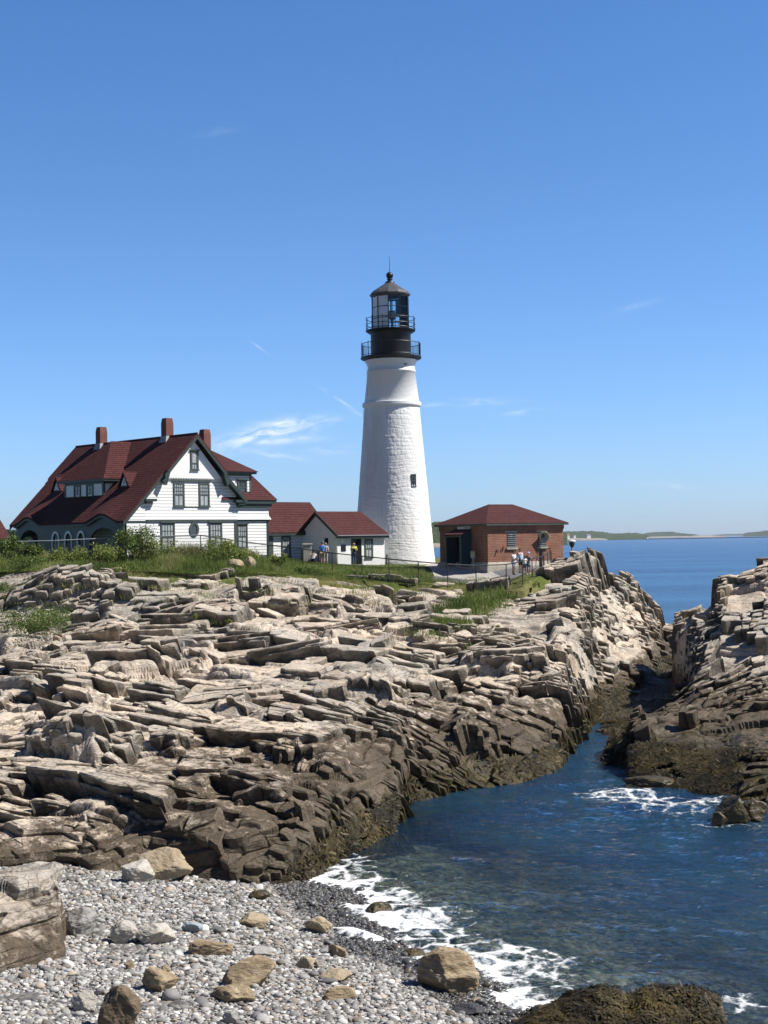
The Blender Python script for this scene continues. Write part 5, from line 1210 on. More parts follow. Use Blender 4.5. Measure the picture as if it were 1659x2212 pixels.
d1 = t.math('ABSOLUTE', t.math('SUBTRACT', t.math('FRACT', t.math('MULTIPLY', t.math('ADD', uvw, uvz), 11.0)), .5)); d2 = t.math('ABSOLUTE', t.math('SUBTRACT', t.math('FRACT', t.math('MULTIPLY', t.math('SUBTRACT', uvw, uvz), 11.0)), .5))
al = t.math('MAXIMUM', t.math('GREATER_THAN', d1, .465), t.math('GREATER_THAN', d2, .465)); t.link(al, b.inputs['Alpha'])
Vm = []; Am = []; acc_ = 0
for k, p in enumerate(tops):
    if k: acc_ += float(np.linalg.norm(p - tops[k - 1]))
    Vm += [(p[0], p[1], p[2] - 1.15), tuple(p)]; Am += [acc_, acc_]
npmesh('wire_mesh', np.array(Vm), np.array([(2 * k, 2 * k + 2, 2 * k + 3, 2 * k + 1) for k in range(len(tops) - 1)]), M_mesh, fen, attrs={'along': np.array(Am)})
# low chain barrier in front of the annexes
bar = empty('chain_barrier', (0, 0, 0), 0, 'low row of black posts with a slack chain before the white annexes', 'barrier')
bps = [onground(x, y) for x, y in ((652, 1212.5), (688, 1215), (720, 1217.5), (757, 1218), (794, 1218.8), (835, 1220))]
g = MB()
for k, p in enumerate(bps):
    fence_post(bar, p, .8, .05)
    if k:
        q = bps[k - 1]; pts = [tuple(q * (1 - s) + p * s + np.array([0, 0, .62 - .35 * s * (1 - s) * 1.2])) for s in np.linspace(0, 1, 9)]; g.path(pts, .014, 4)
g.build('chain', M_wire, bar)
# black stair gate by the whistle house
gp = np.array(at(1165, 1216, 105.8)); gt = empty('black_gate', gp, WA, 'black barred gate with curved hand rails below the horn window', 'gate')
g = MB(); g.box(-.1, 1.05, -.03, .03, 1.02, 1.08)
for k in range(6): g.box(.0 + k * .05 - .015, k * .05 + .015, -.02, .02, -.3, 1.02)
g.tube((1.02, 0, -.3), (1.02, 0, 1.06), .03); g.tube((.35, 0, -.3), (.35, 0, 1.06), .03)
g.build('frame', M_black, gt)
g = MB(); g.path([(0, 0, 1.0), (-.25, -.1, .55), (-.35, -.15, .3), (-.1, -.2, .1), (.1, -.25, -.25)], .03); g.path([(-.2, 0, .5), (-.4, -.12, .05), (-.42, -.12, -.3)], .025); g.build('hand_rail', M_black, gt)

# granite marker and bench-like table where the visitors stand
mk = onground(664, 1214); mp = empty('stone_pillar', mk, .2, 'pale square stone pillar beside the crouching visitor', 'pillar')
g = MB(); g.box(-.36, .3, -.3, .3, -.2, 1.32); g.build('shaft', M_concrete, mp, bevel=.03); g = MB(); g.box(-.42, .36, -.36, .36, 1.32, 1.46); g.build('cap', M_pave, mp, bevel=.02)
ip = onground(692, 1212); ib = empty('information_panel', ip, .25, 'tilted pale information panel on dark legs beside the stone pillar', 'sign')
g = MB(); g.hull([(-.55, -.3, 1.0), (.5, -.3, 1.0), (.5, .2, 1.28), (-.55, .2, 1.28)], [(-.55, -.32, 1.05), (.5, -.32, 1.05), (.5, .18, 1.33), (-.55, .18, 1.33)]); g.build('panel', mat('pale_pink_panel', (.55, .45, .40), .4, .4, noise=.2), ib)
g = MB(); g.tube((-.4, 0, -.2), (-.4, 0, 1.1), .04); g.tube((.35, 0, -.2), (.35, 0, 1.1), .04); g.build('leg', M_black, ib)
bb_ = onground(805, 1219.5); bx = empty('coin_viewer_box', bb_, .2, 'weathered grey box on a post beside the entrance annex window', 'post box')
g = MB(); g.box(-.25, .3, -.2, .2, .62, .98); g.box(-.28, .33, -.23, .23, .98, 1.03); g.build('box', M_lead, bx); g = MB(); g.tube((0, 0, -.2), (0, 0, .62), .07); g.build('post', M_wire, bx)

# ------------------------------------------------------------------ people
def skinmesh(name, V, E, Rr, m_, parent, root=0):
    me = bpy.data.meshes.new(name); me.from_pydata(V, E, []); me.materials.append(m_)
    o = bpy.data.objects.new(name, me); COL.objects.link(o); o.parent = parent
    sm = o.modifiers.new('skin', 'SKIN'); sm.use_smooth_shade = True
    for i, r0 in enumerate(Rr):
        s_ = me.skin_vertices[0].data[i]; s_.radius = (r0, r0) if not isinstance(r0, tuple) else r0; s_.use_root = (i == root)
    ss = o.modifiers.new('sub', 'SUBSURF'); ss.levels = 1; ss.render_levels = 1
    return o
M_skin = mat('skin', (0.45, 0.25, 0.17), .5, .3); M_skin2 = mat('tanned_skin', (0.25, 0.13, 0.085), .5, .3)
M_hair = mat('dark_hair', (0.02, 0.014, 0.01), .6, .3); M_blond = mat('fair_hair', (0.35, 0.22, 0.1), .6, .3)
def cloth(n, c): return mat(n, c, .85, .1, noise=.15, nscale=6)
def person(loc, rotz, label, H, skin_m, hair_m, shirt_m, low_m, shoe_m, arms='down', low='shorts', sleeves=.55, hat=None, pose='stand', group=None, bag=None):
    k = H / 1.75; r0 = empty('person', loc, rotz, label, 'person', group)
    J = dict(pel=(0, 0, .95), sp=(0, .0, 1.14), ch=(0, -.005, 1.34), nk=(0, 0, 1.49), h1=(0, -.012, 1.57), h2=(0, -.02, 1.645), h3=(0, -.005, 1.725))
    for s_, n in ((-1, 'l'), (1, 'r')):
        J['sh' + n] = (s_ * .185, 0, 1.415); J['hp' + n] = (s_ * .09, 0, .9); J['kn' + n] = (s_ * .1, -.02 if s_ < 0 else .03, .5); J['an' + n] = (s_ * .105, .03 if s_ < 0 else .07, .085); J['to' + n] = (s_ * .125, -.13 if s_ < 0 else -.08, .035)
        if arms == 'down': J['el' + n] = (s_ * .245, .03, 1.13); J['wr' + n] = (s_ * .25, -.04, .88)
        elif arms == 'camera': J['el' + n] = (s_ * .27, -.2, 1.24); J['wr' + n] = (s_ * .09, -.27, 1.52)
        elif arms == 'fold': J['el' + n] = (s_ * .25, -.03, 1.14); J['wr' + n] = (-s_ * .02, -.2, 1.16 + .03 * s_)
        elif arms == 'reach': J['el' + n] = (s_ * .22, -.16, 1.2); J['wr' + n] = (s_ * .14, -.4, 1.3)
    if pose == 'crouch':
        for q in ('pel', 'sp', 'ch', 'nk', 'h1', 'h2', 'h3'): J[q] = (J[q][0], J[q][1] - .35 * max(0, J[q][2] - .95), J[q][2] - .62 - .14 * max(0, J[q][2] - .95))
        for s_, n in ((-1, 'l'), (1, 'r')):
            J['sh' + n] = (s_ * .19, -.15, .73); J['hp' + n] = (s_ * .1, 0, .3); J['kn' + n] = (s_ * .17, -.38, .48); J['an' + n] = (s_ * .13, -.1, .08); J['to' + n] = (s_ * .15, -.28, .035); J['el' + n] = (s_ * .25, -.4, .55); J['wr' + n] = (s_ * .1, -.52, .55)
    P = lambda q: tuple(c * k for c in J[q])
    names = ['pel', 'sp', 'ch', 'nk', 'h1', 'h2', 'h3', 'shl', 'ell', 'wrl', 'shr', 'elr', 'wrr', 'hpl', 'knl', 'anl', 'tol', 'hpr', 'knr', 'anr', 'tor']
    rad = dict(pel=.125, sp=.115, ch=.13, nk=.052, h1=.07, h2=.092, h3=.055, sh=.062, el=.042, wr=.03, hp=.088, kn=.056, an=.04, to=.032)
    V = [P(n) for n in names]; R_ = [(rad.get(n) or rad[n[:2]]) * k for n in names]; ix = {n: i for i, n in enumerate(names)}
    Eg = [('pel', 'sp'), ('sp', 'ch'), ('ch', 'nk'), ('nk', 'h1'), ('h1', 'h2'), ('h2', 'h3')] + [(a, b) for n in 'lr' for a, b in (('ch', 'sh' + n), ('sh' + n, 'el' + n), ('el' + n, 'wr' + n), ('pel', 'hp' + n), ('hp' + n, 'kn' + n), ('kn' + n, 'an' + n), ('an' + n, 'to' + n))]
    Eg = [(ix[a], ix[b]) for a, b in Eg]
    for n, s_ in (('l', -1), ('r', 1)):                       # palm and five fingers
        w = Vector(V[ix['wr' + n]]); e = Vector(V[ix['el' + n]]); d = (w - e).normalized(); sd_ = d.cross(Vector((0, 0, 1)) if abs(d.z) < .9 else Vector((0, 1, 0))).normalized(); up_ = sd_.cross(d)
        V.append(tuple(w + d * .06 * k)); R_.append(.032 * k); pi = len(V) - 1; Eg.append((ix['wr' + n], pi)); pc = w + d * .06 * k
        for f in range(5):
            if f == 4: b1 = w + d * .02 * k + sd_ * .045 * k; b2 = b1 + d * .035 * k + up_ * .01
            else: b1 = pc + d * .045 * k + sd_ * (.027 - .018 * f) * k; b2 = b1 + d * (.034 - .004 * abs(f - 1)) * k - up_ * .018 * k
            V += [tuple(b1), tuple(b2)]; R_ += [.009 * k, .008 * k]; Eg += [(pi, len(V) - 2), (len(V) - 2, len(V) - 1)]
    h2 = Vector(P('h2')); V.append((h2.x, h2.y - .105 * k, h2.z - .015 * k)); R_.append(.012 * k); Eg.append((ix['h2'], len(V) - 1))     # nose
    skinmesh('body', V, Eg, R_, skin_m, r0)
    def lerp(a, b, t): return tuple(np.array(P(a)) * (1 - t) + np.array(P(b)) * t)
    V = [lerp('pel', 'sp', -.15), P('sp'), P('ch'), lerp('ch', 'nk', .62), P('shl'), lerp('shl', 'ell', sleeves), P('shr'), lerp('shr', 'elr', sleeves)]; R_ = [.148 * k, .14 * k, .152 * k, .075 * k, .083 * k, .07 * k, .083 * k, .07 * k]; Es = [(0, 1), (1, 2), (2, 3), (2, 4), (4, 5), (2, 6), (6, 7)]
    if sleeves > 1:
        V[5] = P('ell'); V[7] = P('elr'); V += [lerp('ell', 'wrl', .9), lerp('elr', 'wrr', .9)]; R_[5] = R_[7] = .058 * k; R_ += [.045 * k, .045 * k]; Es += [(5, 8), (7, 9)]
    skinmesh('shirt', V, Es, R_, shirt_m, r0, 1)
    ext = .85 if low == 'shorts' else 1.0
    V = [lerp('pel', 'sp', .1), P('hpl'), lerp('hpl', 'knl', ext), P('hpr'), lerp('hpr', 'knr', ext)]; R_ = [.142 * k, .108 * k, .085 * k, .108 * k, .085 * k]; Eq = [(0, 1), (1, 2), (0, 3), (3, 4)]
    if low == 'trousers': V += [lerp('knl', 'anl', .92), lerp('knr', 'anr', .92)]; R_ += [.062 * k, .062 * k]; R_[2] = R_[4] = .075 * k; Eq += [(2, 5), (4, 6)]
    if low == 'dress': V = [P('pel'), lerp('pel', 'hpl', 1.0)[:2] + (.62 * k,), (0, 0, .6 * k)]; V = [P('pel'), (0, 0, .78 * k), (0, 0, .58 * k)]; R_ = [.15 * k, .19 * k, .22 * k]; Eq = [(0, 1), (1, 2)]
    skinmesh({'shorts': 'shorts', 'trousers': 'trousers', 'dress': 'skirt'}[low], V, Eq, R_, low_m, r0)
    for n in 'lr': skinmesh('shoe', [P('an' + n), P('to' + n)], [(0, 1)], [.05 * k, .042 * k], shoe_m, r0)
    hm = MB(); c = Vector(P('h2')); rr_ = .112 * k
    for z0, z1 in ((-.2, 1.0),):
        vs = []; n_ = 14; rows = 7
        for a in range(rows + 1):
            el = -.25 + (math.pi / 2 + .25) * a / rows
            for i in range(n_):
                az = 2 * math.pi * i / n_; fr2 = max(0, -math.sin(az)); e2 = max(el, .55 * fr2)
                vs.append(c + Vector((math.cos(az) * math.cos(e2) * .92, math.sin(az) * math.cos(e2) + .1, math.sin(e2) * 1.02)) * rr_)
        hm.add(vs, [(a * n_ + i, a * n_ + (i + 1) % n_, (a + 1) * n_ + (i + 1) % n_, (a + 1) * n_ + i) for a in range(rows) for i in range(n_)])
    hm.build('hair', hair_m, r0, smooth=True)
    for s_ in (-1, 1):
        g = MB(); g.lathe([(.001, -.012 * k), (.012 * k, 0), (.001, .012 * k)], 8); e_ = g.build('eye', M_dark, r0); e_.location = c + Vector((s_ * .034 * k, -.088 * k, .005 * k))
    g = MB(); g.box(-.024 * k, .024 * k, -.004, .004, -.004 * k, .004 * k); mo = g.build('mouth', mat('lips', (.3, .1, .09), .5) if 'lips' not in MATS else MATS['lips'], r0); mo.location = c + Vector((0, -.084 * k, -.05 * k))
    if hat: g = MB(); g.lathe([(.125 * k, .02), (.12 * k, .09 * k), (.07 * k, .135 * k), (.005, .14 * k)], 16); g.hull([(-.1 * k, -.19 * k, .02), (.1 * k, -.19 * k, .02), (.12 * k, 0, .03), (-.12 * k, 0, .03)], [(-.1 * k, -.19 * k, .03), (.1 * k, -.19 * k, .03), (.12 * k, 0, .045), (-.12 * k, 0, .045)]); h_ = g.build('cap', hat, r0); h_.location = c + Vector((0, 0, .01))
    if bag: g = MB(); g.box(-.12 * k, .12 * k, .1 * k, .2 * k, 1.0 * k, 1.3 * k); g.build('shoulder_bag', bag, r0, bevel=.02)
    return r0
M_w = cloth('white_cotton', (.72, .72, .74)); M_blue = cloth('blue_cotton', (.09, .27, .62)); M_kh = cloth('khaki_cotton', (.38, .30, .19)); M_yel = cloth('yellow_cotton', (.68, .62, .16)); M_jean = cloth('blue_denim', (.06, .11, .2)); M_lb = cloth('pale_blue_cotton', (.42, .55, .72)); M_navy = cloth('navy_cotton', (.015, .022, .05)); M_teal = cloth('grey_teal_cotton', (.1, .17, .2)); M_pink = cloth('pale_pink_cotton', (.6, .48, .5)); M_shoe = cloth('dark_shoe', (.05, .04, .035)); M_wshoe = cloth('white_shoe', (.65, .62, .6)); M_lil = cloth('lilac_white_cotton', (.6, .6, .75))
def stand(vx, vy, Y=None):
    if Y: P = at(vx, vy, Y); return P
    return onground(vx, vy)
person(stand(697, 1219.5, 110), math.pi, 'man in bright blue shirt and khaki shorts holding up a camera', 1.74, M_skin, M_hair, M_blue, M_kh, M_shoe, 'camera', 'shorts', .6, hat=M_teal)
person(stand(704, 1216.5, 111.5), math.pi * .95, 'person in pale pink top and trousers half hidden beside the blue shirt man', 1.6, M_skin, M_blond, M_pink, M_pink, M_wshoe, 'down', 'trousers', 1.5)
person(stand(676, 1217, 110.5), math.pi * .9, 'crouching person in white top and dark trousers beside the stone pillar', 1.65, M_skin, M_hair, M_w, M_navy, M_shoe, 'fold', 'trousers', .6, pose='crouch')
person(stand(765, 1219.5, 111), math.pi * 1.05, 'person in yellow shirt and jeans with a dark bag facing the open doorway', 1.68, M_skin, M_blond, M_yel, M_jean, M_wshoe, 'fold', 'trousers', 1.5, bag=M_navy)
person(stand(1110, 1242.5, 100), .9, 'dark haired man in white shirt and shorts with folded arms by the fence', 1.75, M_skin2, M_hair, M_w, M_lil, M_shoe, 'fold', 'shorts', .6)
person(stand(1124.5, 1239, 102), .7, 'tall man in pale blue shirt and navy shorts behind the folded arms man', 1.8, M_skin, M_hair, M_lb, M_navy, M_shoe, 'down', 'shorts', 1.5)
person(stand(1133.5, 1241.5, 100.3), .4, 'child in white shirt and green shorts stretching both arms', 1.35, M_skin, M_hair, M_w, M_teal, M_shoe, 'reach', 'shorts', .6)
person(stand(1142.5, 1241.5, 100.4), -.3, 'woman in grey blue dress holding up a phone next to the white shirt child', 1.58, M_skin, M_blond, M_teal, M_teal, M_wshoe, 'camera', 'dress', .6, hat=M_lb)

# ------------------------------------------------------------------ vegetation
def veg_mat(name, c0, c1, c2, transl=.25):
    m = bpy.data.materials.new(name); m.use_nodes = True; t = NT(m.node_tree); b = t.n['Principled BSDF']
    ti = t.new('ShaderNodeAttribute', attribute_name='tint').outputs['Fac']
    t.link(t.ramp(ti, [(0.0, c0), (0.5, c1), (1.0, c2)]), b.inputs['Base Color']); b.inputs['Roughness'].default_value = .6; b.inputs['Specular IOR Level'].default_value = .25
    tl = t.new('ShaderNodeBsdfTranslucent'); t.link(t.ramp(ti, [(0.0, c0), (0.5, c1), (1.0, c2)]), tl.inputs[0])
    mx = t.new('ShaderNodeMixShader', inp={0: transl, 1: b.outputs[0], 2: tl.outputs[0]}); t.link(mx.outputs[0], t.n['Material Output'].inputs[0]); return m
M_weedg = veg_mat('bank_grass', (0.07, 0.11, 0.024), (0.17, 0.225, 0.052), (0.38, 0.34, 0.16))
M_leaf = veg_mat('shrub_leaves', (0.035, 0.06, 0.014), (0.105, 0.155, 0.032), (0.21, 0.26, 0.065))
M_leafy = veg_mat('yellow_green_leaves', (0.07, 0.095, 0.02), (0.19, 0.23, 0.05), (0.32, 0.34, 0.10))
M_dry = veg_mat('dry_stems', (0.08, 0.06, 0.03), (0.17, 0.14, 0.075), (0.30, 0.25, 0.15))
M_forest = veg_mat('forest_leaves', (0.015, 0.03, 0.012), (0.04, 0.07, 0.022), (0.075, 0.115, 0.035))
def blades(name, B, Ht, Wd, lean, mat_, tint, parent=None, seg=2):
    """one tapering bent blade per base point"""
    n = len(B); az = rng.uniform(0, 2 * math.pi, n); la = rng.uniform(0, 2 * math.pi, n)
    w = np.stack([np.cos(az), np.sin(az), 0 * az], 1) * Wd[:, None]; l = np.stack([np.cos(la), np.sin(la), 0 * la], 1) * (lean * Ht)[:, None]
    up = np.array([[0, 0, 1.0]])
    p0 = B; p1 = B + up * (Ht * .55)[:, None] + l * .35; p2 = B + up * Ht[:, None] + l
    V = np.concatenate([np.stack([p0 - w, p0 + w, p1 + w * .75, p1 - w * .75], 1), np.stack([p1 - w * .75, p1 + w * .75, p2 + w * .12, p2 - w * .12], 1)], 0).reshape(-1, 3)
    return npmesh(name, V, np.arange(len(V)).reshape(-1, 4), mat_, parent, attrs={'tint': np.tile(np.repeat(tint, 4), 2)})
def leafcloud(name, C, size, mat_, tint, parent=None):
    n = len(C); a = rng.normal(size=(n, 3)); a /= np.linalg.norm(a, axis=1, keepdims=True); b = np.cross(a, rng.normal(size=(n, 3))); b /= np.linalg.norm(b, axis=1, keepdims=True)
    s = (size * rng.uniform(.6, 1.3, n))[:, None]
    V = np.stack([C - a * s, C + b * s * .45, C + a * s, C - b * s * .45], 1).reshape(-1, 3)
    return npmesh(name, V, np.arange(len(V)).reshape(-1, 4), mat_, parent, attrs={'tint': np.repeat(tint, 4)})
def ptint(P, sc, seed, a=.5, b=.45): return np.clip(a + b * fbm(P, sc, 3, seed) + rng.normal(0, .12, len(P)), 0, 1)
# long weeds over the front of the bank
n = 150000
vx_ = rng.uniform(-120, 1140, n); dy_ = rng.uniform(0, 1, n) ** 1.25 * 9.0 - 1.0
yc_ = np.interp(vx_, CREST_X, CREST_Y); Y_ = yc_ + dy_; X_ = (vx_ - CX) / FPX * Y_
B = np.stack([X_, Y_, ground_z(X_, Y_) - .05], 1)
cl = fbm(B, .35, 3, 610); cl2 = fbm(B, 1.2, 3, 611)
den = np.clip(.75 + .7 * cl + .3 * cl2, .05, 1) * np.where(vx_ > 600, sstep(6.5, 2.5, dy_) * .9 + .03, 1.0) * np.where(vx_ > 930, .55, 1)
# keep the paving clear
pv = [(938, 1246), (1100, 1254), (1215, 1219), (1030, 1217), (915, 1221)]
u_, v_ = proj(B)
inside = np.zeros(n, bool)
for k in range(len(pv)):
    (x1, y1), (x2, y2) = pv[k], pv[(k + 1) % len(pv)]
    c_ = ((y1 > v_) != (y2 > v_)) & (u_ < (x2 - x1) * (v_ - y1) / (y2 - y1 + 1e-9) + x1); inside ^= c_
keep = (rng.uniform(0, 1, n) < den) & ~inside
B = B[keep]; vx_ = vx_[keep]; dy_ = dy_[keep]; cl = cl[keep]
Ht = np.interp(vx_, [-120, 60, 110, 240, 290, 480, 560, 640, 1140], [1.0, .9, .62, .66, 1.1, 1.05, .8, .36, .26]) * np.clip(.75 + .5 * cl, .35, 1.4) * rng.uniform(.5, 1.2, len(B)) * sstep(-1.2, 1.2, dy_ + .3)
tag(blades('tall_grass', B, Ht, rng.uniform(.010, .022, len(B)), rng.uniform(.05, .55, len(B)), M_weedg, ptint(B, .4, 620, .42, .5)), kind='stuff')
# mown lawn blades close to the buildings
n = 60000; vx_ = rng.uniform(540, 1000, n); Y_ = rng.uniform(104, 119, n); X_ = (vx_ - CX) / FPX * Y_; B = np.stack([X_, Y_, ground_z(X_, Y_) - .01], 1); u_, v_ = proj(B)
lw_ = (v_ < 1246) & ~((u_ > 905) & (v_ < 1226)) & ~((u_ > 925)); B = B[lw_]
tag(blades('lawn_grass', B, rng.uniform(.05, .13, len(B)), np.full(len(B), .012), rng.uniform(.1, .6, len(B)), M_weedg, ptint(B, .3, 621, .4, .5)), kind='stuff')

# rock surface lookup (nearest visible surface point through a photo position)
RLf = Ptop.reshape(-1, 3); RLu, RLv = proj(RLf)
RRf = RR.reshape(-1, 3); RRu, RRv = proj(RRf)
def onrock(vx, vy, right=False):
    U, Vv, Pn = (RRu, RRv, RRf) if right else (RLu, RLv, RLf)
    k = np.where((np.abs(U - vx) < 4) & (np.abs(Vv - vy) < 5))[0]
    return Pn[k[np.argmin(Pn[k, 1])]].astype(float) if len(k) else at(vx, vy, 90)
def bush(vx, vyb, w, h, label, mat_=None, leaf=.085, n=1500, Y=None, base=None, stems=True, group=None, flat=1.0):
    mat_ = mat_ or M_leaf
    p = np.array(base) if base is not None else (at(vx, vyb, Y) if Y else onground(vx, vyb))
    s = p[1] / FPX; W_, H_ = w * s / 2, h * s
    r0 = empty('shrub', p, 0, label, 'shrub', group)
    nb_ = max(5, int(9 * W_)); cs = []
    for i in range(nb_): a = rnd.uniform(0, 6.28); q = math.sqrt(rnd.random()) * .75; cs.append((math.cos(a) * q * W_, math.sin(a) * q * W_ * flat, H_ * rnd.uniform(.35, .78), rnd.uniform(.25, .42) * min(W_, H_ * 1.2)))
    cs = np.array(cs); k = rng.integers(0, nb_, n); d = rng.normal(size=(n, 3)); d /= np.linalg.norm(d, axis=1, keepdims=True)
    rr = cs[k, 3] * (rng.uniform(.35, 1.0, n) ** .6) * (1 + .3 * rng.normal(size=n)); C = cs[k, :3] + d * rr[:, None]; C[:, 2] = np.maximum(C[:, 2], .03 + .1 * rng.uniform(0, 1, n))
    leafcloud('foliage', C, np.full(n, leaf), mat_, np.clip(.35 + .3 * (C[:, 2] / H_ - .4) + .3 * fbm(C, 1.5, 2, int(vx)) + rng.normal(0, .13, n), 0, 1), r0)
    if stems:
        g = MB()
        for c in cs[:7]: g.tube((c[0] * .15, c[1] * .15, -.2), (c[0], c[1], c[2]), .03, .012, 5)
        g.build('stem', mat('shrub_bark', (.08, .06, .04), .9) if 'shrub_bark' not in MATS else MATS['shrub_bark'], r0)
    return r0
for a in ((22, 1212, 62, 52, 'dark green rounded shrub under the left end of the porch, half out of frame', M_leaf, .09, 1700), (66, 1214, 54, 30, 'dark leafy shrub in front of the first porch arch', M_leaf, .09, 1400), (150, 1222, 95, 31, 'wide yellow green shrub below the arched porch windows', M_leafy, .08, 2200),
          (220, 1222, 90, 33, 'light green shrub below the second porch arch', M_leafy, .08, 2200), (290, 1212, 85, 62, 'tallest green shrub rising at the corner of the gabled front', M_leaf, .09, 2600), (345, 1216, 70, 44, 'bushy green shrub beneath the left ground floor window', M_leafy, .08, 1700),
          (478, 1214, 72, 44, 'green shrub in front of the right ground floor window of the house', M_leafy, .08, 1900), (525, 1222, 60, 30, 'low green shrub in front of the right wing of the house', M_leafy, .075, 1300), (600, 1222, 40, 20, 'small bright green shrub below the link building', M_leafy, .07, 700),
          (410, 1218, 60, 36, 'brownish thin shrub in front of the round window', M_dry, .06, 900), (665, 1243, 55, 16, 'low green bush at the rock edge below the blue shirt man', M_leaf, .07, 700), (790, 1258, 60, 18, 'low green bush on the rock edge below the entrance annex', M_leaf, .07, 800), (60, 1236, 90, 26, 'low dark scrub at the left rock edge', M_leaf, .08, 1200)):
    bush(a[0], a[1] - 2, a[2] * 1.15, a[3] * 1.2, a[4], a[5], a[6], a[7], Y=np.interp(a[0], CREST_X, CREST_Y) + (3.2 if a[1] < 1230 else .8))
for vx, vy, w, h, lb, m_, n in ((80, 1378, 185, 62, 'large spreading leafy shrub on the ledge at the left edge', M_leaf, 5200), (5, 1285, 60, 30, 'small green shrub high on the rocks at the left edge', M_leaf, 800), (266, 1243, 36, 30, 'bright green plant in the cleft below the grass bank', M_leafy, 700), (430, 1337, 60, 14, 'flat green plant patch in the middle of the ledges', M_leafy, 800), (490, 1350, 20, 16, 'small yellow green tuft beside the flat plant patch', M_leafy, 300), (1160, 1270, 24, 16, 'little green plant below the fence corner', M_leafy, 300),
                             (1000, 1402, 80, 14, 'low green plant in a hollow right of the grass patch', M_leaf, 900), (1075, 1358, 24, 9, 'tiny green tuft on the pale slab', M_leafy, 200)):
    bush(vx, vy, w, h, lb, m_, .06, n, base=onrock(vx, vy - 3), stems=False, flat=1.6)
# grass patch running down the ledge left of the point
pts = []; 
for i in range(9000):
    s = rnd.random(); x = 920 + 150 * s + rnd.gauss(0, 20); y = 1360 - 78 * s + rnd.gauss(0, 10); pts.append((x, y))
gp_ = []
for i in range(0, 9000, 14): p = onrock(*pts[i]); gp_ += [p + np.array([rnd.gauss(0, .35), rnd.gauss(0, .7), 0]) for _ in range(22)]
gp_ = np.array(gp_); tag(blades('ledge_grass', gp_, rng.uniform(.14, .45, len(gp_)), rng.uniform(.012, .022, len(gp_)), rng.uniform(.1, .6, len(gp_)), M_weedg, ptint(gp_, .6, 633, .38, .45)), kind='stuff')
# thin tufts in the cracks near the top of the ledges
gp_ = []
for _ in range(150):
    p = onrock(rnd.uniform(0, 950), 1246 + abs(rnd.gauss(0, 38)))
    q = rnd.uniform(.2, .5); gp_ += [p + np.array([rnd.gauss(0, q), rnd.gauss(0, q), -.03]) for _ in range(24)]
gp_ = np.array(gp_); tag(blades('crack_grass', gp_, rng.uniform(.1, .4, len(gp_)), rng.uniform(.008, .016, len(gp_)), rng.uniform(.1, .7, len(gp_)), M_weedg, ptint(gp_, .6, 634, .45, .45)), kind='stuff')

# ------------------------------------------------------------------ foreground outcrops
OK_ = {
 -160: [(None, 31, -.5), (2140, 33.2), (2050, 34.0), (1965, 34.8), (1910, 36.0), (1895, 38.0), (1905, 40), (None, 42, 0)],
    0: [(None, 31.5, -.5), (2128, 33.5), (2050, 34.2), (1965, 35.0), (1912, 36.0), (1893, 38.2), (1902, 40), (None, 42, 0)],
   60: [(None, 32, -.5), (2102, 34.2), (2040, 34.8), (1960, 35.5), (1900, 36.5), (1880, 38.3), (1892, 40), (None, 41.5, 0)],
  115: [(None, 33, -.5), (2072, 34.9), (2020, 35.4), (1950, 36.0), (1890, 36.8), (1866, 38.0), (1885, 39.5), (None, 41, 0)],
  136: [(None, 33.6, -.5), (2056, 35.3), (2010, 35.7), (1955, 36.2), (1905, 36.8), (1876, 37.6), (1892, 39.0), (None, 40.5, 0)],
  144: [(None, 34, -.5), (2046, 35.5), (2025, 35.7), (2000, 36.1), (1975, 36.6), (1950, 37.2), (1955, 38.2), (None, 40, 0)],
  150: [(None, 34.5, -.5), (None, 35.4, .3), (None, 35.7, .4), (None, 36.1, .4), (None, 36.6, .4), (None, 37.2, .4), (None, 38.2, .3), (None, 40, 0)],
}
M_rock2 = rock_mat('grey_slab_rock', .92)
def tide_out(V): return np.clip(.42 + .30 * (V[:, 2] - 1.0) + .1 * vnoise(V, .8, 5), .3, 2)
Po = fan(OK_, -160, 150, 1.3, 1.3, smooth=3)
ro, _ = sheet('rock_outcrop', Po, M_rock2, 23, .42, tide_out, kind='thing'); tag(ro, 'tilted grey slab outcrop at the left edge of the pebble beach', 'rock')
WK = {}
for x, c in ((1085, 2240), (1110, 2204), (1150, 2180), (1190, 2160), (1235, 2140), (1300, 2128), (1340, 2140), (1360, 2150), (1395, 2130), (1450, 2126), (1515, 2134), (1552, 2152), (1562, 2190), (1572, 2240)):
    WK[x] = [(2420, 27.5), (2300, 29.2), (max(2215, c + 45), 30.4), (c + 12, 31.3), (c, 32.0), (c + 10, 32.8), (None, 33.6, -.2), (None, 34.2, -1.2)]
Pw = fan(WK, 1085, 1572, 1.3, 1.3, smooth=8)
Nw = normals(Pw); Pf = Pw.reshape(-1, 3); Nf = Nw.reshape(-1, 3)
Vw = Pf + Nf * (0.10 * fbm(Pf, 1.1, 4, 71) + .05 * fbm(Pf, 4, 3, 72))[:, None]
bare = fbm(Vw, .9, 3, 74) + .5 * sstep(.9, 1.3, Vw[:, 2])
wk = npmesh('weed_covered_rock', Vw, gridfaces(*Pw.shape[:2]), M_rock, attrs={'tide': np.where(bare > .55, .55, .05), 'blk': .5 + .2 * fbm(Vw, 2, 2, 75)}); tag(wk, 'dark seaweed covered rock at the bottom edge of the cove', 'rock')
M_kelp = veg_mat('rockweed', (0.010, 0.009, 0.004), (0.045, 0.034, 0.012), (0.12, 0.088, 0.03), .1)
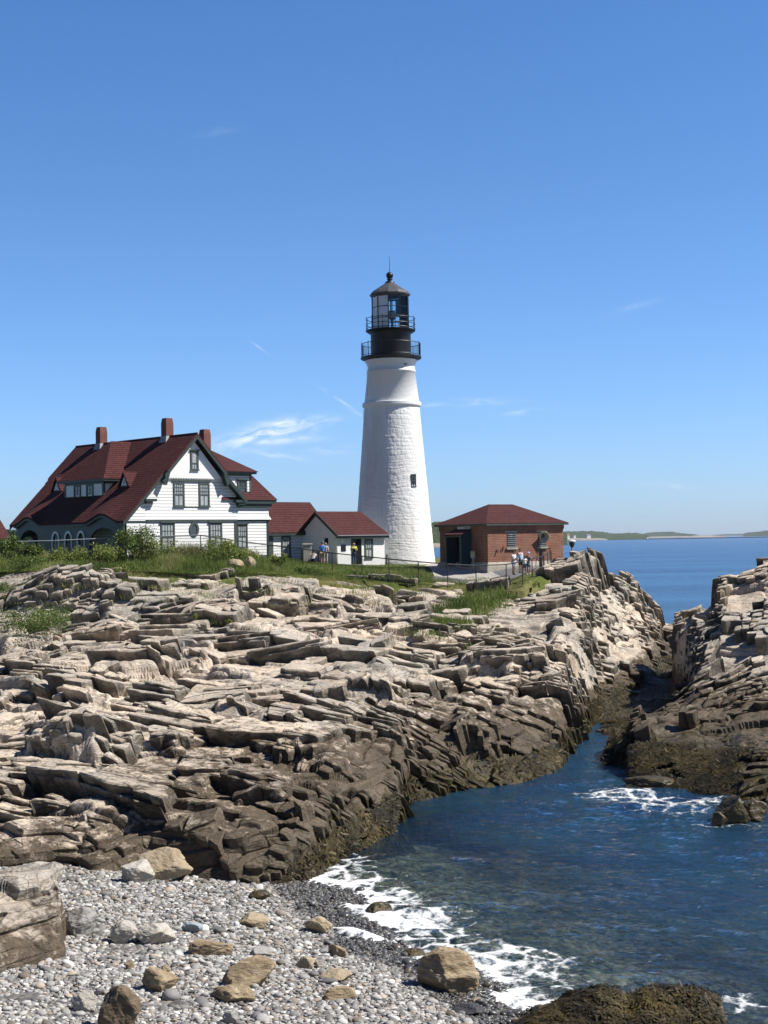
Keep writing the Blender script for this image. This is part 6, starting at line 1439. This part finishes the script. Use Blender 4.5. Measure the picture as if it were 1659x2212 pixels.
def strands(name, Pts, Nrm, n, L, mat_, parent=None, sel=None):
    k = rng.integers(0, len(Pts), n) if sel is None else rng.choice(sel, n)
    p = Pts[k] + Nrm[k] * rng.uniform(.0, .05, n)[:, None]; d = rng.normal(size=(n, 3)) + np.array([0, -.4, -.9]); d -= Nrm[k] * (d * Nrm[k]).sum(1, keepdims=True) * .85; d /= np.linalg.norm(d, axis=1, keepdims=True)
    w = np.cross(d, Nrm[k]); w /= np.maximum(np.linalg.norm(w, axis=1, keepdims=True), 1e-6); l = (L * rng.uniform(.5, 1.4, n))[:, None]; ww = .16 * l
    V = np.stack([p - w * ww, p + w * ww, p + d * l + w * ww * .4 + Nrm[k] * .02, p + d * l - w * ww * .4 + Nrm[k] * .02], 1).reshape(-1, 3)
    o = npmesh(name, V, np.arange(len(V)).reshape(-1, 4), mat_, parent, attrs={'tint': np.repeat(np.clip(.4 + .35 * fbm(p, 1.2, 3, 88) + rng.normal(0, .18, n), 0, 1), 4)}); return o
tag(strands('seaweed', Vw, Nf, 30000, .13, M_kelp, wk, np.where((bare < .5) & (Vw[:, 2] > -.1))[0]), kind='stuff')
def weed_on(name, RG, tf, lo, hi, n, L, seed, cond=None):
    P_ = RG.reshape(-1, 3).astype(float); N_ = normals(RG.astype(float)).reshape(-1, 3); td = tf(P_)
    ok = (td < .235) & (P_[:, 2] > -.15) & (fbm(P_, .7, 3, seed) > -.55)
    if cond is not None: ok &= cond(P_)
    u, v = proj(P_); ok &= (u > -20) & (u < 1700)
    o = strands(name, P_, N_, n, L, M_kelp, None, np.where(ok)[0]); return tag(o, kind='stuff')
weed_on('rockweed', Ptop, tide_left, 0, 1, 60000, .24, 701)
weed_on('rockweed', Pr + np.array([0, 0, .05]), tide_right, 0, 1, 60000, .24, 702)

# ------------------------------------------------------------------ beach stones
def onbeach(vx, vy):
    d = ray(vx, vy); Y = 40.0
    for _ in range(30): P = EYE + d * Y; Y += (P[2] - float(beach_z(P[0], P[1]))) / max(.05, -d[2]) * .8
    return EYE + d * Y
def stone_mat(name, c1, c2, streak=False, rough=.85):
    m = mat(name, c1, rough, .25); t = NT(m.node_tree); ob = t.new('ShaderNodeTexCoord').outputs['Object']
    v = t.mapping(ob, (1, 1, 4) if streak else (1, 1, 1.3), (.3, .5, .4)); n1 = t.noise(v, 1.8, 6, .65, .4); n2 = t.noise(v, 9, 5, .65)
    c = t.mix(t.ramp(n1, [(.38, 0.0), (.64, 1.0)]), c1, c2); c = t.mix(t.ramp(n2, [(.3, .5), (.45, 0.0)]), c, tuple(x * .35 for x in c2))
    t.link(c, t.n['Principled BSDF'].inputs['Base Color']); t.link(t.new('ShaderNodeBump', inp={'Strength': 1., 'Distance': .06, 'Height': t.math('ADD', n1, t.math('MULTIPLY', n2, .5))}).outputs[0], t.n['Principled BSDF'].inputs['Normal']); return m
MS = dict(tan=stone_mat('tan_boulder_stone', (.36, .30, .205), (.28, .22, .14)), brown=stone_mat('brown_boulder_stone', (.20, .145, .085), (.36, .29, .19), True), dark=stone_mat('dark_brown_boulder_stone', (.10, .075, .048), (.19, .14, .09), True), white=stone_mat('white_slab_stone', (.44, .415, .37), (.36, .32, .26), True), grey=stone_mat('grey_slab_stone', (.34, .33, .31), (.27, .255, .23), True), blue=stone_mat('blue_grey_flat_stone', (.30, .34, .37), (.26, .29, .31)), wet=stone_mat('wet_dark_stone', (.045, .038, .022), (.10, .075, .035), False, .3), black=stone_mat('black_flat_stone', (.05, .05, .055), (.07, .07, .07), False, .5), olive=stone_mat('olive_wet_stone', (.08, .075, .025), (.13, .11, .05), False, .35))
_bm = bmesh.new(); bmesh.ops.create_icosphere(_bm, subdivisions=5, radius=1); ICO_V = np.array([v.co[:] for v in _bm.verts]); ICO_F = np.array([[v.index for v in f.verts] for f in _bm.faces]); _bm.free()
def boulder(vx, vyb, w, h, kind, label, depth=.8, seed=1, sink=.25, rot=0.0, tilt=0.0, base=None, name='boulder', cuts=9, group=None, flatn=.0):
    p = onbeach(vx, vyb) if base is None else np.array(base, float); s = p[1] / FPX; W_, H_ = w * s / 2, h * s
    r_g = np.random.default_rng(seed * 7 + 3); d = ICO_V; rad_ = np.full(len(d), 1.0)
    nrm = r_g.normal(size=(cuts, 3)); nrm /= np.linalg.norm(nrm, axis=1, keepdims=True); off_ = r_g.uniform(.52, .82, cuts)
    for n_, o_ in zip(nrm, off_):
        c_ = d @ n_; rad_ = np.where(c_ > .05, np.minimum(rad_, o_ / np.maximum(c_, .05)), rad_)
    V = d * rad_[:, None]; V = V / np.abs(V).max(0)[None]
    Vn = V * 1.0; ns_ = 1 + .10 * fbm(V + seed * 9.1, 1.6, 3, 31) + .035 * fbm(V + seed * 3.3, 6, 3, 32)
    V = V * ns_[:, None]; ly = np.floor(V[:, 2] * 4.0 + .6 * fbm(V + seed, 1.2, 2, 9)); V[:, :2] *= (1 + .05 * (hsh(ly, ly * 0, ly * 0, seed) - .5))[:, None]
    V = V * np.array([W_ * 1.04, W_ * depth, H_ / (2 - sink * 2)])
    c, s_ = math.cos(tilt), math.sin(tilt); V = V @ np.array([[c, 0, -s_], [0, 1, 0], [s_, 0, c]]).T
    c, s_ = math.cos(rot), math.sin(rot); V = V @ np.array([[c, -s_, 0], [s_, c, 0], [0, 0, 1]]).T
    o = npmesh(name, V, ICO_F, MS[kind], smooth=False); o.location = (p[0], p[1] + W_ * depth * .7, p[2] + H_ * .5 - sink * H_ * .35)
    return tag(o, label, 'rock', group)
BO = [(546, 2004, 70, 28, 'tan', 'smooth tan boulder left of the craggy tan one near the middle of the beach'), (684, 2016, 66, 36, 'tan', 'craggy yellow tan boulder nearest the dark wet pebbles'), (727, 2068, 50, 28, 'brown', 'rounded brown and tan stone above the square tan block'), (660, 2096, 46, 27, 'tan', 'square tan block stone with a pale stone touching its right side'), (690, 2096, 30, 24, 'white', 'pale stone touching the right side of the square tan block'),
      (542, 2138, 130, 66, 'brown', 'largest brown streaked boulder in the middle of the beach'), (503, 2168, 100, 36, 'brown', 'long low brown stone just below the largest streaked boulder'), (733, 2166, 78, 29, 'brown', 'two toned brown and cream stone low on the right of the beach'), (725, 2124, 74, 26, 'tan', 'flat cream stone between the square block and the two toned stone'), (342, 2145, 88, 54, 'brown', 'grooved brown block resembling a short log on the pebbles'),
      (252, 2240, 112, 96, 'dark', 'big dark brown boulder cut by the bottom edge of the photo'), (180, 2184, 62, 40, 'white', 'white flat slab behind the big dark brown boulder'), (330, 2042, 90, 52, 'white', 'white and tan layered slab right of the grey outcrop'), (262, 2040, 70, 50, 'white', 'sharp edged white slab left of the layered slab'), (168, 2025, 88, 60, 'grey', 'grey tilted slab against the right side of the outcrop'),
      (415, 2013, 46, 20, 'blue', 'flat blue grey stone in the pebbles'), (566, 2068, 58, 20, 'grey', 'smooth grey flat stone in mid beach'), (455, 2068, 110, 34, 'brown', 'half buried reddish brown flat rock in mid beach'), (358, 2106, 24, 22, 'tan', 'small rust spotted stone above the grooved block'), (500, 2212, 40, 30, 'grey', 'small grey cone shaped stone at the bottom edge'), (280, 2098, 20, 26, 'brown', 'small upright brown stone left of the rust spotted one'),
      (487, 1893, 64, 36, 'tan', 'rounded tan boulder at the foot of the black hollow'), (428, 1893, 62, 40, 'tan', 'tan angular boulder left of the rounded one by the cliff foot'), (350, 1908, 150, 70, 'tan', 'large leaning tan slab at the foot of the ledges'), (290, 1912, 80, 62, 'white', 'pale greenish slab at the left end of the leaning slab'), (820, 1983, 58, 32, 'wet', 'wet dark boulder at the edge of the foam'), (842, 1950, 62, 18, 'olive', 'low olive rock awash above the wet dark boulder'),
      (968, 2148, 142, 92, 'brown', 'big brown boulder with a vertical crack standing at the water edge'), (1018, 2196, 84, 22, 'black', 'black flat stone just below the big cracked boulder'), (1030, 2170, 30, 14, 'tan', 'small orange tan stone at the right foot of the big cracked boulder'), (895, 2068, 60, 16, 'wet', 'flat wet rock just above the big cracked boulder'), (560, 1945, 50, 22, 'wet', 'black green wet stone high on the beach')]
for k, (vx, vy, w, h, kd, lb) in enumerate(BO):
    boulder(vx, vy, w * .9, h * .85, kd, lb, depth=rnd.uniform(.7, .95), seed=k + 3, sink=.34, rot=rnd.uniform(-.4, .4), tilt=rnd.uniform(-.12, .12), cuts=9 if kd not in ('blue', 'wet') else 4)
for k, (vx, vy, w, h, lb) in enumerate(((1588, 1782, 74, 56, 'weedy dark rock awash in foam right of the smaller one'), (1560, 1786, 40, 30, 'small weedy dark rock at the left of the awash pair'), (1634, 1776, 60, 44, 'weedy dark rock at the right photo edge in the surf'), (1410, 1706, 110, 22, 'flat weedy rock awash below the right headland'), (1040, 1690, 40, 14, 'low weedy rock at the foot of the left cliff'))):
    P_ = onz(vx, vy, -.05); boulder(vx, vy, w, h, 'wet', lb, seed=90 + k, base=P_, cuts=5)
for vx, vy, w, h, lb, rt in ((540, 1226, 26, 22, 'upright pale boulder perched at the grass edge', .5), (508, 1234, 44, 24, 'pale angular boulder left of the perched upright one', .2)):
    p = at(vx, vy, np.interp(vx, CREST_X, CREST_Y) + .3); boulder(vx, vy, w, h, 'tan', lb, seed=int(vx), base=p, rot=rt)

# pebbles: one mesh of many stones
_bm = bmesh.new(); bmesh.ops.create_icosphere(_bm, subdivisions=2, radius=1); PV = np.array([v.co[:] for v in _bm.verts]); PF = np.array([[v.index for v in f.verts] for f in _bm.faces]); _bm.free()
pos = []
for sp_, sz in ((.11, .056), (.08, .036), (.26, .088)):
    xs = np.arange(-17, 5.5, sp_); ys = np.arange(25.5, 49, sp_); X_, Y_ = np.meshgrid(xs, ys); X_ = X_.ravel() + rng.uniform(-.5, .5, X_.size) * sp_; Y_ = Y_.ravel() + rng.uniform(-.5, .5, Y_.size) * sp_
    d_ = beach_d(X_, Y_); vx_ = CX + FPX * X_ / Y_; vy_ = HOR + FPX * (11 - beach_z(X_, Y_)) / Y_
    ok = (d_ > -1.3) & (vx_ > -60) & (vx_ < 1200) & (vy_ < 2290)
    if sz > .12: ok &= rng.uniform(0, 1, X_.size) < .16
    X_, Y_ = X_[ok], Y_[ok]; pos.append(np.stack([X_, Y_, np.full(len(X_), sz) * np.exp(rng.normal(0, .28, len(X_)))], 1))
pos = np.concatenate(pos); n = len(pos)
z_ = beach_z(pos[:, 0], pos[:, 1]) + .05 * fbm(np.stack([pos[:, 0], pos[:, 1], 0 * pos[:, 0]], 1), .6, 3, 77)
az = rng.uniform(0, 6.28, n); fl = rng.uniform(.4, .72, n); el_ = rng.uniform(.62, .95, n); tx_ = rng.normal(0, .3, n)
V = PV[None] * np.stack([pos[:, 2], pos[:, 2] * el_, pos[:, 2] * fl * el_], 1)[:, None, :]
V = V * (1 + .16 * (hsh(np.floor(PV[None, :, 0] * 2.2 + 40 + np.arange(n)[:, None] * 3), np.floor(PV[None, :, 1] * 2.2 + 40) + 0 * np.arange(n)[:, None], np.floor(PV[None, :, 2] * 2.2 + 40) + 0 * np.arange(n)[:, None], 5) - .5))[:, :, None]
cz, sz_ = np.cos(tx_)[:, None], np.sin(tx_)[:, None]; V = np.stack([V[..., 0] * cz - V[..., 2] * sz_, V[..., 1], V[..., 0] * sz_ + V[..., 2] * cz], 2)
cz, sz_ = np.cos(az)[:, None], np.sin(az)[:, None]; V = np.stack([V[..., 0] * cz - V[..., 1] * sz_, V[..., 0] * sz_ + V[..., 1] * cz, V[..., 2]], 2)
V = V + np.stack([pos[:, 0], pos[:, 1], z_ + pos[:, 2] * rng.uniform(.1, .45, n)], 1)[:, None, :]
F_ = (PF[None] + np.arange(n)[:, None, None] * len(PV)).reshape(-1, 3)
tn = rng.uniform(0, 1, n); hue = rng.uniform(0, 1, n)
colp = np.where(hue[:, None] < .5, np.array([[.35, .342, .325]]), np.where(hue[:, None] < .82, np.array([[.50, .49, .46]]), np.array([[.36, .30, .235]]))) * (.28 + 1.0 * tn ** 1.1)[:, None]
dd_ = beach_d(pos[:, 0], pos[:, 1]) + .35 * fbm(np.stack([pos[:, 0], pos[:, 1], 0 * tn], 1), .5, 3, 91)
wet = sstep(2.0, 1.1, dd_); colp = colp * (1 - .76 * wet)[:, None]
ca = np.concatenate([np.repeat(colp, len(PV), 0), np.ones((n * len(PV), 1))], 1)
M_peb = bpy.data.materials.new('pebble_stone'); M_peb.use_nodes = True; t = NT(M_peb.node_tree); b = t.n['Principled BSDF']
vc = t.new('ShaderNodeAttribute', attribute_name='stone').outputs['Color']; wt = t.new('ShaderNodeAttribute', attribute_name='wet').outputs['Fac']
ps_ = t.new('ShaderNodeNewGeometry').outputs['Position']; n_ = t.noise(ps_, 22, 4, .65)
t.link(t.mix(t.ramp(n_, [(.35, .3), (.6, 0.0)]), vc, (.12, .115, .11)), b.inputs['Base Color']); t.link(t.math('MULTIPLY_ADD', wt, -.5, .85), b.inputs['Roughness'])
peb = npmesh('pebbles', V.reshape(-1, 3), F_, M_peb, smooth=True, attrs={'wet': np.repeat(wet, len(PV))}, cols={'stone': ca}); tag(peb, kind='stuff')

# ------------------------------------------------------------------ far shore
def hill(name, prof, Yd, depth, mat_, seed, rough=1.0, zb=0.0):
    """wooded rise: prof = [(vx, vy of the crest)] seen at distance Yd"""
    xs = [p[0] for p in prof]; vx = np.arange(xs[0], xs[-1], max(.8, 0)); ys = np.interp(vx, xs, [p[1] for p in prof])
    crest = np.array([at(a, b, Yd + depth * .5)[2] for a, b in zip(vx, ys)]); n_ = 40; tt = np.linspace(0, 1, n_)
    prof_ = np.sin(np.clip(tt * 1.05, 0, 1) * math.pi / 2) ** .6 * (tt < .55) + (tt >= .55) * (1 - (tt - .55) / .45)
    Yg = Yd + depth * tt[:, None] + 0 * vx[None]; Xg = (vx[None] - CX) / FPX * Yg
    Pz = np.stack([Xg, Yg, 0 * Xg], 2).reshape(-1, 3); sc = 3.0 / (Yd / FPX * 3068 / 100)
    nz_ = (fbm(Pz, FPX / Yd / 9, 3, seed) + .7 * fbm(Pz, FPX / Yd / 3.0, 2, seed + 5)).reshape(Yg.shape) * Yd / FPX * 1.4 * rough
    Z = zb + (crest[None] - zb) * prof_[:, None] + nz_ * np.sin(np.clip(tt * 1.3, 0, 1) * math.pi)[:, None] - 1.5 * (tt[:, None] < .02)
    V = np.stack([Xg, Yg, Z], 2).reshape(-1, 3)
    o = npmesh(name, V, gridfaces(n_, len(vx)), mat_, smooth=False); return tag(o, kind='structure')
def forest_mat(name, c1, c2, s_):
    m = mat(name, c1, .95, .05); t = NT(m.node_tree); p_ = t.new('ShaderNodeNewGeometry').outputs['Position']; n1 = t.noise(p_, s_, 4, .7); t.link(t.mix(t.ramp(n1, [(.35, 0.0), (.65, 1.0)]), c1, c2), t.n['Principled BSDF'].inputs['Base Color']); return m
FM1 = forest_mat('wooded_shore', (.018, .032, .012), (.065, .085, .028), .06); FM2 = forest_mat('distant_woods', (.02, .035, .016), (.05, .07, .028), .02)
M_shore = mat('pale_shore_rock', (.36, .32, .27), .9, .1, noise=.5, nscale=.02); M_sand = mat('pale_sand', (.60, .54, .46), .9, .1)
hill('hills', [(1190, 1150), (1215, 1147.5), (1250, 1146.5), (1272, 1146), (1312, 1149), (1320, 1153), (1365, 1155), (1398, 1156)], 4700, 900, FM1, 11, .8)
hill('hills', [(1300, 1152), (1340, 1152.5), (1358, 1150.5), (1364, 1151.5), (1372, 1150), (1385, 1153), (1395, 1155)], 5600, 700, FM1, 12, .9)
hill('hills', [(1380, 1156), (1396, 1150.5), (1415, 1148.6), (1452, 1148.3), (1470, 1151), (1498, 1154), (1512, 1156.5)], 7200, 1200, FM2, 13, .5)
hill('hills', [(1530, 1156.5), (1560, 1153.6), (1612, 1152.2), (1640, 1152)], 12500, 1500, FM2, 14, .3)
hill('hills', [(1604, 1156), (1609, 1151), (1630, 1149), (1650, 1146), (1700, 1141), (1800, 1140)], 7000, 1200, FM2, 15, .6)
hill('shore', [(1200, 1163), (1260, 1162.5), (1300, 1162.5), (1312, 1165)], 4450, 150, M_shore, 16, .25)
hill('shore', [(1300, 1162), (1330, 1161.2), (1380, 1160.4), (1400, 1160.6)], 5400, 60, M_sand, 17, .05)
hill('shore', [(1495, 1157.8), (1512, 1155.8), (1535, 1156.2), (1550, 1157), (1570, 1158)], 6400, 150, M_shore, 18, .35)
hill('shore', [(1402, 1159), (1440, 1158.4), (1500, 1158)], 6800, 100, M_shore, 19, .2)
hill('hills', [(820, 1150), (880, 1140), (925, 1128), (940, 1125), (965, 1123), (990, 1127), (1060, 1135), (1180, 1145), (1225, 1152)], 1950, 500, FM1, 20, 1.0)
hill('shore', [(870, 1178), (940, 1173), (1000, 1175), (1060, 1178)], 1880, 70, M_shore, 21, .3)
hill('hills', [(-300, 1145), (-60, 1143), (20, 1146), (60, 1150), (105, 1151), (150, 1153), (260, 1158), (420, 1164)], 430, 160, FM1, 22, .7)
# loose tree crowns along the near wooded rise behind the shed
n = 9000; vx_ = rng.uniform(-60, 330, n); u_ = rng.uniform(0, 1, n); top_ = np.interp(vx_, [-60, 20, 60, 105, 150, 260, 330], [1142, 1145, 1149, 1149, 1152, 1157, 1162])
lump = 5 * vnoise(np.stack([vx_, 0 * vx_, 0 * vx_], 1), .06, 3); Y_ = rng.uniform(425, 520, n)
vy_ = top_ + lump + u_ ** 1.2 * 42; Cc = EYE[None] + rays(vx_, vy_) * Y_[:, None]
tag(leafcloud('woods', Cc, np.full(n, .75), M_forest, ptint(Cc, .05, 77, .5, .6)), kind='stuff')
def farhouse(vx, vy, Yd, w, h, rc, label):
    p = at(vx, vy, Yd); s = Yd / FPX; r0 = empty('far_house', p, .4, label, 'house'); g = MB(); g.box(-w * s / 2, w * s / 2, -w * s * .3, w * s * .3, -4, h * s * .6); g.build('wall', M_white, r0)
    g = MB(); g.prism([(-w * s * .54, -w * s * .36, h * s * .58), (-w * s * .54, w * s * .36, h * s * .58), (-w * s * .54, 0, h * s * 1.05)], (w * s * 1.08, 0, 0)); g.build('roof', rc, r0)
M_redroof = mat('faded_red_roof', (.42, .12, .09), .8); M_greyroof = mat('grey_slate_roof', (.2, .2, .22), .8)
farhouse(1224, 1161.5, 4500, 11, 8, M_redroof, 'white house with red roof on the far shore right of the brick building')
farhouse(1241, 1160, 4600, 5, 4, M_greyroof, 'tiny white house just right of the red roofed one on the far shore')
farhouse(1271, 1160.5, 4600, 9, 6, M_greyroof, 'larger white house with grey roof farther right on the far shore')

# ------------------------------------------------------------------ air over the bay
mh = bpy.data.materials.new('sea_haze'); mh.use_nodes = True; t = NT(mh.node_tree); t.n.remove(t.n['Principled BSDF'])
pv_ = t.new('ShaderNodeVolumePrincipled', inp={'Color': (.80, .89, 1.0, 1), 'Density': 0.000042, 'Anisotropy': 0.2}); t.link(pv_.outputs[0], t.n['Material Output'].inputs[1])
g = MB(); g.box(-3000, 6500, -60, 15500, -31.5, 95); hz_ = g.build('haze', mh); tag(hz_, kind='stuff')
